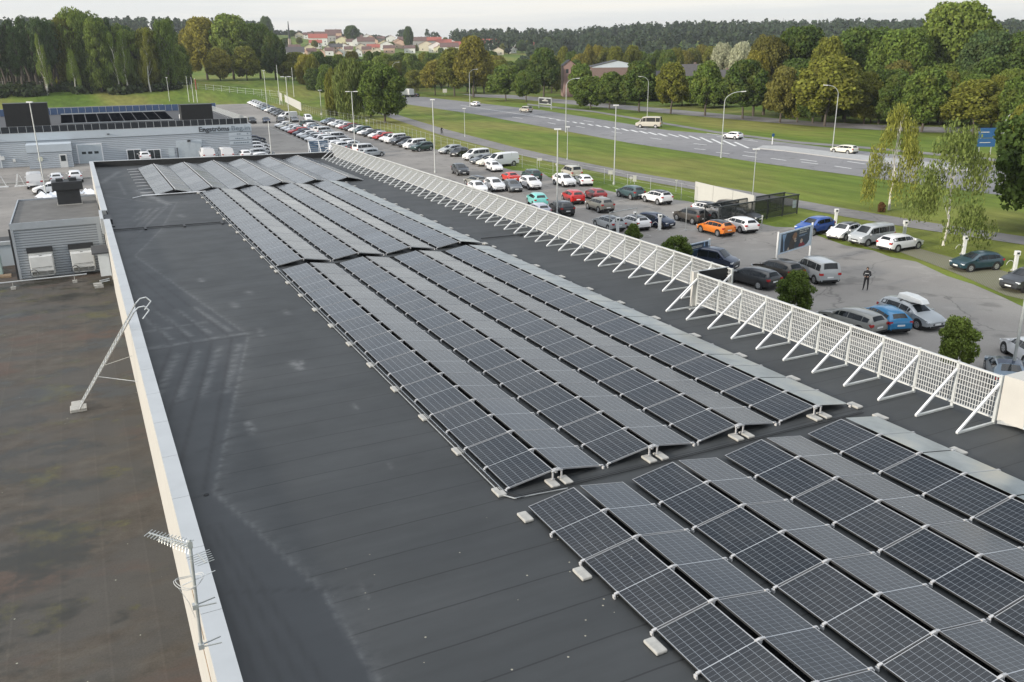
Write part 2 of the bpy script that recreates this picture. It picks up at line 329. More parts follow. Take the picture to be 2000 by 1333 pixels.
# painted markings
mk = MB(); wn = MB()
def dash(mb, a, b, wd, z=GZ+.028):
    a = G(*a); b = G(*b); d = (b-a)[:2]; d = d/np.hypot(*d); q = np.array([-d[1], d[0]])*wd/2
    mb.add([(*(a[:2]+q), z), (*(a[:2]-q), z), (*(b[:2]-q), z), (*(b[:2]+q), z)], [(0, 1, 2, 3)])
for a, b in [((900, 206), (1065, 231)), ((1035, 224), (1110, 238)), ((1380, 261), (1470, 273)), ((1398, 298), (1425, 301)), ((1505, 310), (1535, 314)), ((1565, 317), (1597, 321)), ((1630, 325), (1663, 330)),
             ((1355, 281), (1380, 284)), ((1450, 304), (1478, 308)), ((1453, 297), (1480, 300)), ((1563, 312), (1595, 316)), ((1655, 316), (1690, 321)), ((1356, 291), (1378, 293)), ((1270, 270), (1292, 273)), ((1195, 258), (1215, 261)), ((1125, 247), (1142, 250)),
             ((1720, 335), (1760, 340)), ((1820, 350), (1860, 355)), ((1000, 229), (1020, 232)), ((1070, 240), (1085, 243)), ((1140, 236), (1160, 239)), ((1240, 250), (1262, 253)), ((1400, 267), (1480, 277))]: dash(mk, a, b, .35)
for i, (x, y) in enumerate([(1075, 232), (1090, 235), (1107, 237.5), (1122, 239.5), (1136, 241.5), (1152, 244), (1168, 246), (1184, 248.5), (1202, 251), (1219, 253.5), (1237, 256), (1255, 258.5), (1273, 261), (1292, 263.5)]):
    k = 1.5+i*.35; dash(mk, (x-k, y-k*.35), (x+k*1.7, y+k*.55), .7)
for a, b in [((1305, 262), (1325, 268)), ((1326, 264), (1345, 271)), ((1346, 266), (1367, 274)), ((1368, 269), (1390, 279)), ((1390, 272), (1411, 282)), ((1412, 275), (1437, 286)), ((1435, 278), (1462, 290))]: dash(mk, a, b, .55)
setting('road_markings', mk, 'road_paint')
pl = MB()
for a, b in [((1060, 361), (1092, 369)), ((1120, 404), (1150, 410)), ((1187, 385), (1226, 397)), ((1200, 399), (1210, 401)), ((1226, 405), (1236, 408)), ((1237, 396), (1278, 407)), ((1121, 405), (1170, 419)), ((1140, 409), (1170, 420)), ((1195, 398), (1247, 394)),
             ((1262, 458), (1272, 462)), ((1304, 454), (1311, 457)), ((1344, 449), (1355, 453)), ((1314, 430), (1352, 441)), ((1160, 376), (1180, 381)), ((1477, 455), (1486, 458)), ((1440, 462), (1455, 462)), ((989, 378), (1000, 382)), ((1024, 373), (1034, 376)), ((1060, 371), (1070, 375)), ((640, 255), (655, 258))]: dash(pl, a, b, .1)
for k in range(14):
    x0, y0 = 41.5-.1*k, 158+k*4.4; z = GZ+.028
    pl.add([(x0, y0, z), (x0+4.6, y0, z), (x0+4.6, y0+.1, z), (x0, y0+.1, z)], [(0, 1, 2, 3)])
pl.add([(40.2, 150, GZ+.028), (40.4, 150, GZ+.028), (43, 222, GZ+.028), (42.8, 222, GZ+.028)], [(0, 1, 2, 3)])
for yy in (60, 62.6, 65.2, 67.8, 70.4): pl.add([(51.5, yy+2, GZ+.028), (56.5, yy+2.1, GZ+.028), (56.5, yy+2.2, GZ+.028), (51.5, yy+2.1, GZ+.028)], [(0, 1, 2, 3)])
setting('parking_bay_lines', pl, 'faded_paint')
# grass paving by the chargers
def paver_mat():
    m, n, b = nodes('grass_paver'); g = N(n, 'ShaderNodeNewGeometry')
    br = N(n, 'ShaderNodeTexBrick', i_Scale=2.2); br.inputs['Color1'].default_value = (.11, .12, .035, 1); br.inputs['Color2'].default_value = (.14, .13, .05, 1); br.inputs['Mortar'].default_value = (.2, .19, .16, 1); br.inputs['Mortar Size'].default_value = .05
    n.links.new(g.outputs['Position'], br.inputs['Vector']); n.links.new(br.outputs[0], b.inputs['Base Color']); b.inputs['Roughness'].default_value = .9
paver_mat()
sheet('grass_paving', P([(1560, 441), (1600, 457), (1705, 486), (1760, 494), (1850, 528), (1900, 549), (1965, 578), (2060, 600), (2060, 560), (1960, 530), (1830, 496), (1740, 470), (1640, 446)]), 'grass_paver', GZ+.024)
# ================================================================== MAIN BUILDING
XE = 20.25
bl = thing('warehouse_building', 'long flat roofed building carrying the solar array, dark felt roof and cream parapet', 'building', (0, 0, 0))
far_l = G(172, 316, .45); far_r = G(640, 300, 0)
YF = 79.0
def yfar(x): return 79.4-(x-.6)*.17
def roof_mat():
    m, n, b = nodes('roof_felt'); g = N(n, 'ShaderNodeNewGeometry'); s = N(n, 'ShaderNodeSeparateXYZ'); n.links.new(g.outputs['Position'], s.inputs[0])
    def nz(sc, sx=1, sy=1, det=5, ro=.5):
        mp = N(n, 'ShaderNodeMapping'); mp.inputs['Scale'].default_value = (sx, sy, 1); n.links.new(g.outputs['Position'], mp.inputs[0])
        z = N(n, 'ShaderNodeTexNoise', i_Scale=sc, i_Detail=det, i_Roughness=ro); n.links.new(mp.outputs[0], z.inputs['Vector']); return z.outputs[0]
    base = ramp(n, nz(.5, .5, 1), [(.3, (.024, .027, .0285)), (.5, (.032, .0355, .037)), (.7, (.041, .0445, .046))])
    streak = ramp(n, nz(1.1, .35, 3.2, 4), [(.35, (.92,)*3), (.7, (1.09,)*3)])
    x = N(n, 'ShaderNodeMix', data_type='RGBA', blend_type='MULTIPLY'); x.inputs[0].default_value = 1; n.links.new(base, x.inputs[6]); n.links.new(streak, x.inputs[7])
    def attr(nm): a = N(n, 'ShaderNodeAttribute', attribute_name=nm); return a.outputs['Fac']
    def over(prev, fac, c, k=1.):
        q = N(n, 'ShaderNodeMath', operation='MULTIPLY', i_1=k); n.links.new(fac, q.inputs[0]); q.use_clamp = True
        o = N(n, 'ShaderNodeMix', data_type='RGBA'); n.links.new(q.outputs[0], o.inputs[0]); n.links.new(prev, o.inputs[6]); o.inputs[7].default_value = (*c, 1); return o.outputs[2]
    # seams every metre across the roof, off inside the patched strip
    dv = N(n, 'ShaderNodeTexNoise', i_Scale=.4); n.links.new(g.outputs['Position'], dv.inputs['Vector'])
    a = N(n, 'ShaderNodeMath', operation='MULTIPLY_ADD', i_1=.10, i_2=0.); n.links.new(dv.outputs[0], a.inputs[0])
    y2 = N(n, 'ShaderNodeMath', operation='ADD'); n.links.new(s.outputs[1], y2.inputs[0]); n.links.new(a.outputs[0], y2.inputs[1])
    f = N(n, 'ShaderNodeMath', operation='FRACT'); sc = N(n, 'ShaderNodeMath', operation='MULTIPLY', i_1=1.08); n.links.new(y2.outputs[0], sc.inputs[0]); n.links.new(sc.outputs[0], f.inputs[0])
    l = N(n, 'ShaderNodeMath', operation='LESS_THAN', i_1=.034); n.links.new(f.outputs[0], l.inputs[0])
    off = N(n, 'ShaderNodeMath', operation='SUBTRACT', i_0=1.); n.links.new(attr('patch'), off.inputs[1])
    lm = N(n, 'ShaderNodeMath', operation='MULTIPLY'); n.links.new(l.outputs[0], lm.inputs[0]); n.links.new(off.outputs[0], lm.inputs[1])
    c = over(x.outputs[2], attr('patch'), (.032, .036, .040), .7)
    c = over(c, lm.outputs[0], (.009, .010, .011), .85)
    # chalky marks: the attribute gives the place, noise the ragged edge
    rg = N(n, 'ShaderNodeMapRange', i_1=.35, i_2=.65); n.links.new(nz(2.4, 1, 1.6, 8, .65), rg.inputs[0])
    ck = N(n, 'ShaderNodeMath', operation='MULTIPLY'); n.links.new(attr('chalk'), ck.inputs[0]); n.links.new(rg.outputs[0], ck.inputs[1])
    c = over(c, ck.outputs[0], (.17, .175, .175), .9); c = over(c, attr('seam'), (.014, .015, .017), .8)
    # specks of lichen and grit
    vo = N(n, 'ShaderNodeTexVoronoi', i_Scale=3.2); n.links.new(g.outputs['Position'], vo.inputs['Vector'])
    sp = N(n, 'ShaderNodeMath', operation='LESS_THAN', i_1=.055); n.links.new(vo.outputs['Distance'], sp.inputs[0])
    sm = N(n, 'ShaderNodeMath', operation='MULTIPLY'); n.links.new(sp.outputs[0], sm.inputs[0]); n.links.new(attr('speck'), sm.inputs[1])
    c = over(c, sm.outputs[0], (.38, .36, .28), .8)
    n.links.new(c, b.inputs['Base Color'])
    rr = N(n, 'ShaderNodeMapRange', i_3=.5, i_4=.75); n.links.new(nz(.9), rr.inputs[0]); n.links.new(rr.outputs[0], b.inputs['Roughness'])
    bp = N(n, 'ShaderNodeBump', i_Strength=.15, i_Distance=.01); n.links.new(nz(14, 1, 1, 6), bp.inputs['Height']); n.links.new(bp.outputs[0], b.inputs['Normal'])
roof_mat()
ZZ = [(2.9, 6.0), (2.56, 12.4), (1.45, 16.85), (3.99, 27.25), (1.55, 41.6), (3.2, 47.6), (4.9, 56.4), (3.6, 57.2), (.95, 62.)]   # edge of the patched strip
def seg_d(X, Y, a, b):
    ax, ay = a; bx, by = b; t = np.clip(((X-ax)*(bx-ax)+(Y-ay)*(by-ay))/((bx-ax)**2+(by-ay)**2), 0, 1)
    return np.hypot(X-ax-t*(bx-ax), Y-ay-t*(by-ay)), t
def make_roof():
    xs = np.concatenate([np.arange(.84, 6.6, .075), np.linspace(6.6, XE, 36)]); ys = np.concatenate([np.arange(-6, 8, .5), np.arange(8, 64, .1), np.linspace(64, 79.9, 60)])
    X, Y = np.meshgrid(xs, ys); lim = yfar(X); 
    inside = X < np.interp(Y, [p[1] for p in ZZ], [p[0] for p in ZZ], left=2.9, right=.5)
    ch = np.zeros_like(X); se = np.zeros_like(X)
    for a, b in zip(ZZ[:-1], ZZ[1:]):
        d, t = seg_d(X, Y, a, b); ch = np.maximum(ch, np.exp(-(d/.055)**2)*.6); ch = np.maximum(ch, np.where(~inside, np.exp(-d/.20)*.32, np.exp(-d/.12)*.10))
    def mark(a, b, w_, k=1, arr='c'):
        nonlocal ch, se
        d, t = seg_d(X, Y, a, b); v = np.exp(-(d/w_)**2)*k
        if arr == 'c': ch = np.maximum(ch, v)
        else: se = np.maximum(se, v)
    # folded sheets in the patched strip: dark laps with pale scuffs beside them
    for dx in (.55, 1.15, 1.75, 2.35):
        mark((1.45-dx+.35, 16.85+dx*.2), (3.99-dx, 27.1), .05, .9, 's'); mark((3.99-dx, 27.3), (1.55-dx*.3, 41.6-dx*2.6), .05, .7, 's')
        mark((3.99-dx+.12, 26.4), (3.0-dx+.1, 22.5), .13, .55); mark((3.99-dx+.1, 28.), (3.99-dx-.6, 31.5), .10, .6)
        mark((1.3+dx*.2, 43.+dx*2), (4.9-dx*.75, 55.6), .05, .6, 's'); mark((2.2, 46.3+dx*2.6), (4.6-dx*.75, 55.), .12, .5)
        mark((2.56-dx*.5, 8.), (1.5-dx*.3, 15.5), .05, .6, 's')
    mark((.95, 27.1), (3.99, 27.25), .05, .9, 's'); mark((1., 27.35), (3.9, 27.5), .13, .6); mark((.95, 22.1), (3., 23.), .04, .8, 's'); mark((1., 29.2), (2.9, 29.4), .14, .6); mark((1.4, 19.), (2.6, 19.6), .04, .6, 's')
    mark((.95, 16.75), (1.6, 16.9), .05, .8, 's'); mark((2.56, 12.5), (.95, 13.2), .04, .7, 's'); mark((3.3, 12.2), (2.5, 12.5), .05, .6, 's')
    for (px, py, qx, qy, w_, k) in [(330, 400, 268, 372, .22, 1.2), (268, 372, 300, 388, .25, 1), (198, 358, 232, 336, .25, .8), (200, 352, 262, 340, .35, .35), (232, 356, 245, 380, .1, .6), (262, 432, 330, 400, .1, .7), (360, 395, 330, 396, .25, .7), (352, 420, 357, 424, .2, .8), (390, 545, 394, 550, .12, .9), (484, 570, 488, 574, .14, .7), (455, 592, 460, 600, .14, .6), (572, 708, 586, 720, .14, .8), (588, 706, 590, 720, .08, .8), (484, 826, 494, 846, .1, .8), (505, 642, 512, 656, .1, .5), (556, 606, 562, 614, .1, .7), (700, 1140, 716, 1170, .05, .5), (690, 790, 698, 800, .06, .5), (760, 905, 764, 915, .05, .4), (720, 600, 726, 612, .05, .3)]:
        a = G(px, py, 0); b = G(qx, qy, 0); mark(a[:2], b[:2], w_, k)
    for px, py in [(1130, 462), (880, 448), (1000, 430), (1262, 520), (1290, 478), (1450, 560), (1780, 770), (1565, 640)]:
        a = G(px, py, 0); mark(a[:2], a[:2]+np.array([.3, .1]), .16, .45)
    sp = np.clip((X-2.4)/1.5, 0, 1)*np.clip((13.6-Y)/1.2, 0, 1)*np.clip((9.5-X)/2, 0, 1)
    Z = np.where(inside, .012, 0)*0
    Y2 = np.minimum(Y, lim); vs = list(zip(X.ravel(), Y2.ravel(), Z.ravel())); ny, nx = X.shape; mb = MB(); mb.v = [tuple(map(float, v)) for v in vs]
    I = np.arange(ny*nx).reshape(ny, nx); q = np.stack([I[:-1, :-1], I[:-1, 1:], I[1:, 1:], I[1:, :-1]], -1).reshape(-1, 4)
    yy = Y2.ravel(); q = q[(yy[q[:, 3]]-yy[q[:, 0]]) > 1e-4]; mb.f = [tuple(map(int, a)) for a in q]; mb.mi = [0]*len(mb.f)
    me = mb.mesh('roof', 'roof_felt')
    for nm, v in (('chalk', ch), ('patch', inside.astype(float)), ('seam', se), ('speck', sp)):
        at = me.attributes.new(nm, 'FLOAT', 'POINT'); at.data.foreach_set('value', np.clip(v, 0, 1).ravel().astype(np.float32))
    obj('roof', me, bl)
make_roof()
# walls under the roof
MB().prism([(.70, -6), (XE, -6), (XE, yfar(XE)), (.70, yfar(.70)-.02)], GZ+.03, -.02).build('wall', 'fascia_pale', bl)
# left parapet: cream face down to the lower roof, grey coping in lengths with visible joints
def parapet(y0, y1, x0=.655, name='parapet'):
    MB().box(x0-.035, x0+.2, y0, y1, -3.52, .44).build(name, 'cream_wall', bl)
    c = MB(); y = y0
    while y < y1-.01:
        e = min(y+2.0, y1); c.box(x0-.05, x0+.26, y+.006, e-.006, .44, .47); c.box(x0-.055, x0-.05, y+.006, e-.006, .42, .47); c.box(x0+.245, x0+.26, y+.006, e-.006, .36, .44); y = e
    c.build('coping', 'coping_metal', bl)
    MB().box(x0+.2, x0+.25, y0, y1, 0, .36).build('parapet_upstand', 'black_felt', bl)
parapet(-6, 49.6); parapet(52.6, yfar(.62))
MB().box(.47, .62, 49.6, 52.6, -.3, .5).build('coping', 'coping_metal', bl)
MB().box(.66, 1.12, 49.7, 52.5, .003, .05).box(.7, 1.05, 50.4, 52.2, .05, .30).build('roof_drain_box', 'dark_metal', bl)
# far parapet
def far_par(x0, x1):
    c = MB(); n = 10
    for i in range(n):
        a = x0+(x1-x0)*i/n; b = x0+(x1-x0)*(i+1)/n-.01; ya, yb = yfar(a), yfar(b)
        c.add([(a, ya-.28, .44), (b, yb-.28, .44), (b, yb+.02, .44), (a, ya+.02, .44), (a, ya-.28, .47), (b, yb-.28, .47), (b, yb+.02, .47), (a, ya+.02, .47)], [(0, 3, 2, 1), (4, 5, 6, 7), (0, 1, 5, 4), (2, 3, 7, 6), (0, 4, 7, 3), (1, 2, 6, 5)])
    c.build('coping', 'coping_metal', bl)
    MB().prism([(x0, yfar(x0)-.26), (x1, yfar(x1)-.26), (x1, yfar(x1)), (x0, yfar(x0))], -.02, .438).build('parapet', 'black_felt', bl)
far_par(.87, XE)
MB().disc((1.28, 16.8, .004), .055, (0, 0, 1), .012).build('roof_drain', 'black_felt', bl)
# thin conduit across the roof
cp = thing('roof_conduit', 'thin dark conduit crossing the felt roof between parapet and array', 'conduit', (.9, 48.6, 0))
MB().tube([(0, 0, .05), (5.6, -.55, .05)], .05).tube([(0, -.35, .04), (5.7, -.9, .04)], .03).build('pipe', 'dark_metal', cp)
for i in range(3): MB().box(-.06, .06, -.5, .15, .0, .07).build('bracket', 'dark_metal', cp, loc=(1.6+1.9*i, -.2-.19*i, .002))
cp = thing('roof_conduit', 'second dark conduit on the roof, running on right of the array towards the lattice screen', 'conduit', (17, 35.8, 0))
a = G(940, 468, 0); b = G(1045, 458, 0); MB().tube([(a[0]-17, a[1]-35.8, .05), (b[0]-17, b[1]-35.8, .05), (3, b[1]-35.8+.2, .05)], .05).build('pipe', 'dark_metal', cp); MB().box(-.08, .08, -.08, .08, 0, .1).build('bracket', 'dark_metal', cp, loc=(b[0]-17.8, b[1]-35.8, .003))
cp = thing('roof_conduit', 'conduit on the roof in front of the far block of panels', 'conduit', (3.2, 60.0, 0))
MB().tube([(0, 0, .08), (3.9, -.1, .08)], .08).tube([(0, 0, .08), (-.6, -.4, .03)], .05).build('pipe', 'aluminium', cp)
# ================================================================== SOLAR ARRAY
PW, PL, TH = 1.038, 2.094, .035
mat('frame_alu', (.40, .41, .42), .4, .4, .05); mat('frame_dark', (.06, .062, .065), .4, .5, .05)
def panel_meshes(pw, plen, clampy=True):
    g = MB().box(-pw/2+.012, pw/2-.018, -plen/2+.022, plen/2-.022, -.004, .0).mesh('glass', 'solar_cells')
    f = MB(); h, l = pw/2, plen/2; e = .013
    f.box(-h, -h+.012, -l, l, -TH, .002, 1); f.box(-h+.0, -h+.010, -l, l, .002, .004); f.box(h-.016, h, -l, l, -TH, .003); f.box(-h+.012, h-.018, -l, -l+e, -TH, .003); f.box(-h+.012, h-.018, l-e, l, -TH, .003)
    return g, f.mesh('frame', ['frame_alu', 'frame_dark'])

mat('clamp_white', (.46, .46, .46), .5, .1)
gm, fm = panel_meshes(PW, PL)
cr = MB().box(-.022, .07, -.021, .021, -.015, .012).box(.04, .075, -.022, .022, -.09, -.015).mesh('clamp', 'clamp_white')         # ridge side, points to +x
cl_ = MB().box(-.06, .022, -.021, .021, -.015, .010).box(-.09, -.06, -.030, .030, -.11, -.02).box(-.19, -.07, -.025, .025, -.135, -.11).mesh('clamp', 'clamp_white')   # low side, points to -x, with its foot
ms = MB().box(-PW/2, PW/2, -.02, .02, -.06, -.035).mesh('support_rail', 'aluminium')
COLN = ['first', 'second', 'third', 'fourth', 'fifth', 'sixth', 'seventh', 'eighth', 'ninth', 'tenth', 'eleventh', 'twelfth']
NP = 0
def panel(x, y, z, tilt, east, label, group, dets=True, g=gm, f=fm):
    global NP; NP += 1
    t = thing('solar_panel', label, 'solar panel', (x, y, z), 0, group)
    t.rotation_euler = (0, tilt if east else -tilt, 0)
    if east: t.rotation_euler = (0, tilt, 0)
    obj('glass', g, t); obj('frame', f, t)
    if dets:
        sgn = 1 if not east else -1
        for yy in (0., -PL/2-.008):
            a = obj('clamp', cr, t, loc=(sgn*PW/2, yy, 0)); b = obj('clamp', cl_, t, loc=(-sgn*PW/2, yy, 0))
            if east: a.rotation_euler.z = math.pi; b.rotation_euler.z = math.pi
    return t
X0, PT, WH, GR, ZL, ZR = 6.84, 2.426, .992, .179, .10, .261
TILT = math.atan2(ZR-ZL, WH)
def deflector_mat():
    m, n, b = nodes('deflector_sheet'); g = N(n, 'ShaderNodeNewGeometry'); z = N(n, 'ShaderNodeTexNoise', i_Scale=.9, i_Detail=7, i_Roughness=.6); n.links.new(g.outputs['Position'], z.inputs['Vector'])
    n.links.new(ramp(n, z.outputs[0], [(.32, (.24, .27, .28)), (.5, (.38, .41, .41)), (.68, (.50, .50, .45))]), b.inputs['Base Color']); b.inputs['Metallic'].default_value = .75
    r_ = N(n, 'ShaderNodeMapRange', i_3=.22, i_4=.42); n.links.new(z.outputs[0], r_.inputs[0]); n.links.new(r_.outputs[0], b.inputs['Roughness'])
    w_ = N(n, 'ShaderNodeTexNoise', i_Scale=1.4, i_Detail=1); n.links.new(g.outputs['Position'], w_.inputs['Vector']); bp = N(n, 'ShaderNodeBump', i_Strength=.4, i_Distance=.03); n.links.new(w_.outputs[0], bp.inputs['Height']); n.links.new(bp.outputs[0], b.inputs['Normal'])
deflector_mat()
dfm = MB().box(-PW/2, PW/2, -1.045, -.004, -.008, .0).box(-PW/2, PW/2, .004, 1.045, -.008, .0).mesh('sheet', 'deflector_sheet'); dfr = MB().box(-PW/2, PW/2, -.012, .012, .0, .008).mesh('joint', 'frame_alu')
def deflector(x, y, z, lab):
    t = thing('metal_deflector', lab, 'deflector', (x, y, z), 0, 'metal deflector sheets on the right edge'); t.rotation_euler = (0, TILT, 0)
    obj('sheet', dfm, t); obj('joint', dfr, t)
    for yy in (0., -PL/2-.008): o = obj('clamp', cr, t, loc=(-PW/2, yy, 0)); o.rotation_euler.z = math.pi; o = obj('clamp', cl_, t, loc=(PW/2, yy, 0)); o.rotation_euler.z = math.pi
def block(nm, xs, ys, n, first_side, rows=8, near=True):
    # ys: near end (block runs away from the camera); n pairs
    for r_ in range(rows):
        t_, east = divmod(r_, 2)
        xc = X0+xs+PT*t_+(WH/2 if not east else WH+GR+WH/2)
        for i in range(n):
            yc = ys+1.065+2.13*i
            if nm == 'near' and xc*.58 > yc+6: continue
            if nm == 'near':
                d = np.array([xc, yc+1.2, .2])-CP; qx, qy = 1000+F*(d@rt)/(d@fw), 666.5-F*(d@up)/(d@fw)
                if d@fw < 1 or qy > 1440 or qx > 2190 or qx < 900: continue
            lab = '%s-sloping panel, %s row from the left, %s from the %s end of the %s block' % ('left' if not east else 'right', COLN[r_], COLN[i if nm != 'near' else n-1-i], 'near' if nm != 'near' else 'far', nm)
            if r_ == 7:
                deflector(xc, yc, (ZL+ZR)/2, '%s sloping metal deflector sheet from the %s end of the %s block' % (COLN[i if nm != 'near' else n-1-i], 'near' if nm != 'near' else 'far', nm)); continue
            panel(xc, yc, (ZL+ZR)/2, TILT, bool(east), lab, 'solar panels of the roof array')
YA, YB, YC = 13.217, 14.046, 36.19
block('near', 0, YA-2.13*6, 6, 0); block('middle', 0, YB, 10, 0); block('rear', 0, YC, 11, 0)
# far block: wider tents, panels 1.75 m long, closed in the valleys
g2, f2 = panel_meshes(1.13, 1.74)
XD, PD, YD = 4.02, 2.318, 60.0
td = math.atan2(.27, 1.10)
for r_ in range(12):
    t_, east = divmod(r_, 2)
    xc = XD+PD*t_+(.555 if not east else .555+1.09+.10)
    for i in range(9):
        lab = '%s-sloping panel, %s row from the left, %s from the near end of the farthest block' % ('left' if not east else 'right', COLN[r_], COLN[i])
        panel(xc, YD+.88+1.755*i, .22, td, bool(east), lab, 'solar panels of the roof array', False, g2, f2)
for t_ in range(6):   # pale closing rail on the ridges
    xr = XD+PD*t_+1.14
    rl = thing('ridge_rail', '%s long pale ridge rail from the left on the farthest block of panels' % COLN[t_], 'rail', (xr, YD, .34), 0, 'ridge rails of the farthest block')
    MB().box(.06, .11, 0, 15.8, -.06, .035).build('rail', 'clamp_white', rl)
fb = MB().box(0, .78, -.04, .04, .0, .04).mesh('support_foot', 'clamp_white')
for i in range(9):
    o = obj('support_foot', fb, loc=(3.22, 61.75+1.755*i, .004)); tag(o, '%s white support bar from the near end, lying left of the farthest block' % COLN[i], 'support bar', 'support bars left of the farthest block')
# ballast stones
bsm = MB().box(-.10, .10, -.18, .18, 0, .06)
def stone(x, y, rz, lab, grp):
    o = bsm.build('ballast_stone', 'concrete_stone', bevel=.02, loc=(x, y, .003)) if not hasattr(stone, 'o') else None
    if o is None:
        o = stone.o.copy(); COL.objects.link(o); o.location = (x, y, .003)
    stone.o = o; o.rotation_euler.z = rz; tag(o, lab, 'paving stone', grp)
def stones(nm, y0, n, step, where, xx, rz=0):
    for i in range(n):
        stone(xx, y0+step*i, rz, '%s grey ballast stone from the near end, along the %s edge of the %s block' % (COLN[i], where, nm), 'ballast stones holding the array')
XR = X0+PT*3+2*WH+GR
stones('middle', YB+.05, 11, 2.13, 'left', X0-.22, 0); stones('rear', YC+.05, 12, 2.13, 'left', X0-.22)
stones('near', YA-.25-2.13*3, 4, 2.13, 'left', X0-.2)
stones('middle', YB-.02, 11, 2.13, 'right', XR+.22); stones('rear', YC+.02, 12, 2.13, 'right', XR+.2); stones('near', YA-2.13*2, 3, 2.13, 'right', XR+.2)
for t_ in range(4):
    sp_ = thing('ridge_support', '%s white ridge support from the left under the near end of the middle block' % COLN[t_], 'support', (X0+PT*t_+WH+GR/2, YB-.04, 0), 0, 'ridge supports at the near end')
    for k, dx in enumerate((-GR/2-.0, GR/2+.0)):
        stone(X0+PT*t_+WH+GR/2+dx*1.75, YB-.12, 0, '%s ballast stone from the left under the near end of the middle block' % COLN[t_*2+k], 'ballast stones under the near ends')
        MB().box(-.015, .015, -.015, .015, .075, ZR-.02).box(-.04, .04, -.025, .025, .074, .084).build('leg', 'clamp_white', sp_, loc=(dx*1.15, 0, 0))
    MB().tube([(-GR/2-.04, 0, ZR-.02), (-.04, 0, ZR+.005), (.04, 0, ZR+.005), (GR/2+.04, 0, ZR-.02)], .03, 4).build('bracket', 'clamp_white', sp_)
# cable tray beside the left edge, turning between the blocks
ct = thing('cable_tray', 'long galvanised cable tray along the left edge of the array, turning between the blocks', 'cable tray', (X0-.1, 13.6, 0))
MB().tube([(-.12, .35, .04), (-.12, 46, .04)], .016, 4).tube([(-.02, .5, .04), (-.02, 46, .04)], .016, 4).tube([(-.12, .35, .04), (.05, .12, .03), (1.2, .0, .03)], .016, 4).build('rail', 'galvanised', ct)
MB().tube([(-.09, .5, .06), (-.09, 46, .06)], .022, 5).tube([(-.05, .5, .06), (-.05, 46, .06)], .018, 5).tube([(-.09, .5, .05), (.1, .1, .03), (9.6, .0, .03)], .02, 5).tube([(-.05, .5, .05), (.14, .16, .03), (9.6, .06, .03)], .014, 5).build('cable', 'black_felt', ct)
rg = MB()
for i in range(92): rg.box(-.12, -.02, .6+.5*i, .615+.5*i, .03, .042)
rg.build('rungs', 'galvanised', ct)
for k, yy in ((0, YB+21.35), (1, YC+23.5)):
    c2 = thing('cable_bundle', ['black cables bundled in the gap between the middle and rear blocks', 'black cables in the gap between the rear and farthest blocks'][k], 'cables', (X0, yy, 0))
    MB().tube([(0, 0, .06), (9.6, 0, .06)], .07).tube([(0, .14, .05), (9.6, .14, .05)], .05).build('cable', 'black_felt', c2)
# ================================================================== LATTICE SCREEN ON THE ROOF EDGE
BP, HS = 1.13, 1.2
lat = MB(); nb = 15
for i in range(nb+1):
    y = .04+(BP-.08)*i/nb; lat.box(-.010, .012, y-.0075, y+.0075, .16, HS-.02)
for j in range(9):
    z = .16+(HS-.18)*j/8; lat.box(-.026, -.015, .02, BP-.02, z-.007, z+.007)
lat.box(-.035, .03, 0, BP, HS-.03, HS+.012).box(-.035, .03, 0, BP, .13, .165)
latm = lat.mesh('lattice_panel', 'screen_white'
                ) if mat('screen_white', (.50, .51, .50), .5, 0, .05) else None
postm = MB().box(-.03, .03, -.035, .035, 0, HS+.03).mesh('post', 'screen_post') if mat('screen_post', (.50, .52, .51), .5, .2) else None
braceg = MB().box(-1.30, -.03, -.03, .03, .004, .05).mesh('base_bar', 'screen_post')
braced = MB().bar((-1.3, 0, .03), (-.04, 0, HS-.18), .05).mesh('brace', 'screen_brace') if mat('screen_brace', (.74, .75, .76), .45) else None
def screen(label, x, y0, n, last_post=True):
    t = thing('lattice_screen', label, 'screen fence', (x, y0, 0))
    for i in range(n+1):
        y = BP*i
        if i < n: obj('lattice_panel', latm, t, loc=(0, y, 0))
        obj('post', postm, t, loc=(-.005, y, 0)); obj('base_bar', braceg, t, loc=(0, y, 0)); obj('brace', braced, t, loc=(0, y, 0))
    return t
s1 = screen('short near run of white lattice screen with slanting braces on the roof edge', 18.6, 11.75, 10)
s2 = screen('long far run of white lattice screen with slanting braces on the roof edge', 20.05, 23.0, 47)
MB().box(-.12, .10, -.06, .06, .0, HS+.05).build('corner_cladding', 'cream_wall', s1, loc=(-.05, 10*BP+.10, .02))
rp_ = thing('return_panel', 'black return panel joining the two runs of lattice screen', 'panel', (18.7, 23.25, 0))
MB().box(0, 1.38, -.02, .02, .05, HS+.02).build('board', 'black_felt', rp_); MB().box(0, 1.38, -.03, .03, HS+.021, HS+.04).build('top_rail', 'coping_metal', rp_)
MB().box(-.55, .2, -.45, -.35, .003, .06).box(-.5, .2, -.25, -.18, .003, .05).build('base_bar', 'galvanised', rp_)
eb = thing('end_cladding', 'cream and blue grey cladding box closing the near end of the lattice screen', 'cladding', (18.62, 11.7, 0))
MB().add([(0, 0, .10), (.05, -.62, .10), (.05, -.62, HS+.04), (0, 0, HS+.04)], [(0, 1, 2, 3)]).add([(0, 0, .10), (.05, -.62, .10), (2.2, -.62, .10), (2.2, 0, .10)], [(0, 3, 2, 1)]).add([(0, 0, HS+.04), (.05, -.62, HS+.04), (2.2, -.62, HS+.04), (2.2, 0, HS+.04)], [(0, 1, 2, 3)]).build('side_panel', 'cream_wall', eb)
MB().box(.05, 2.2, -.66, -.625, .10, HS+.04).build('front_panel', 'fascia_pale', eb)
MB().tube([(-.05, -.05, .08), (.5, -1.0, .08)], .05, 4).tube([(.15, 0, .08), (.7, -1., .08)], .05, 4).tube([(-.05, -.05, .12), (.45, -.9, .12)], .025, 4).build('base_bar', 'galvanised', eb)
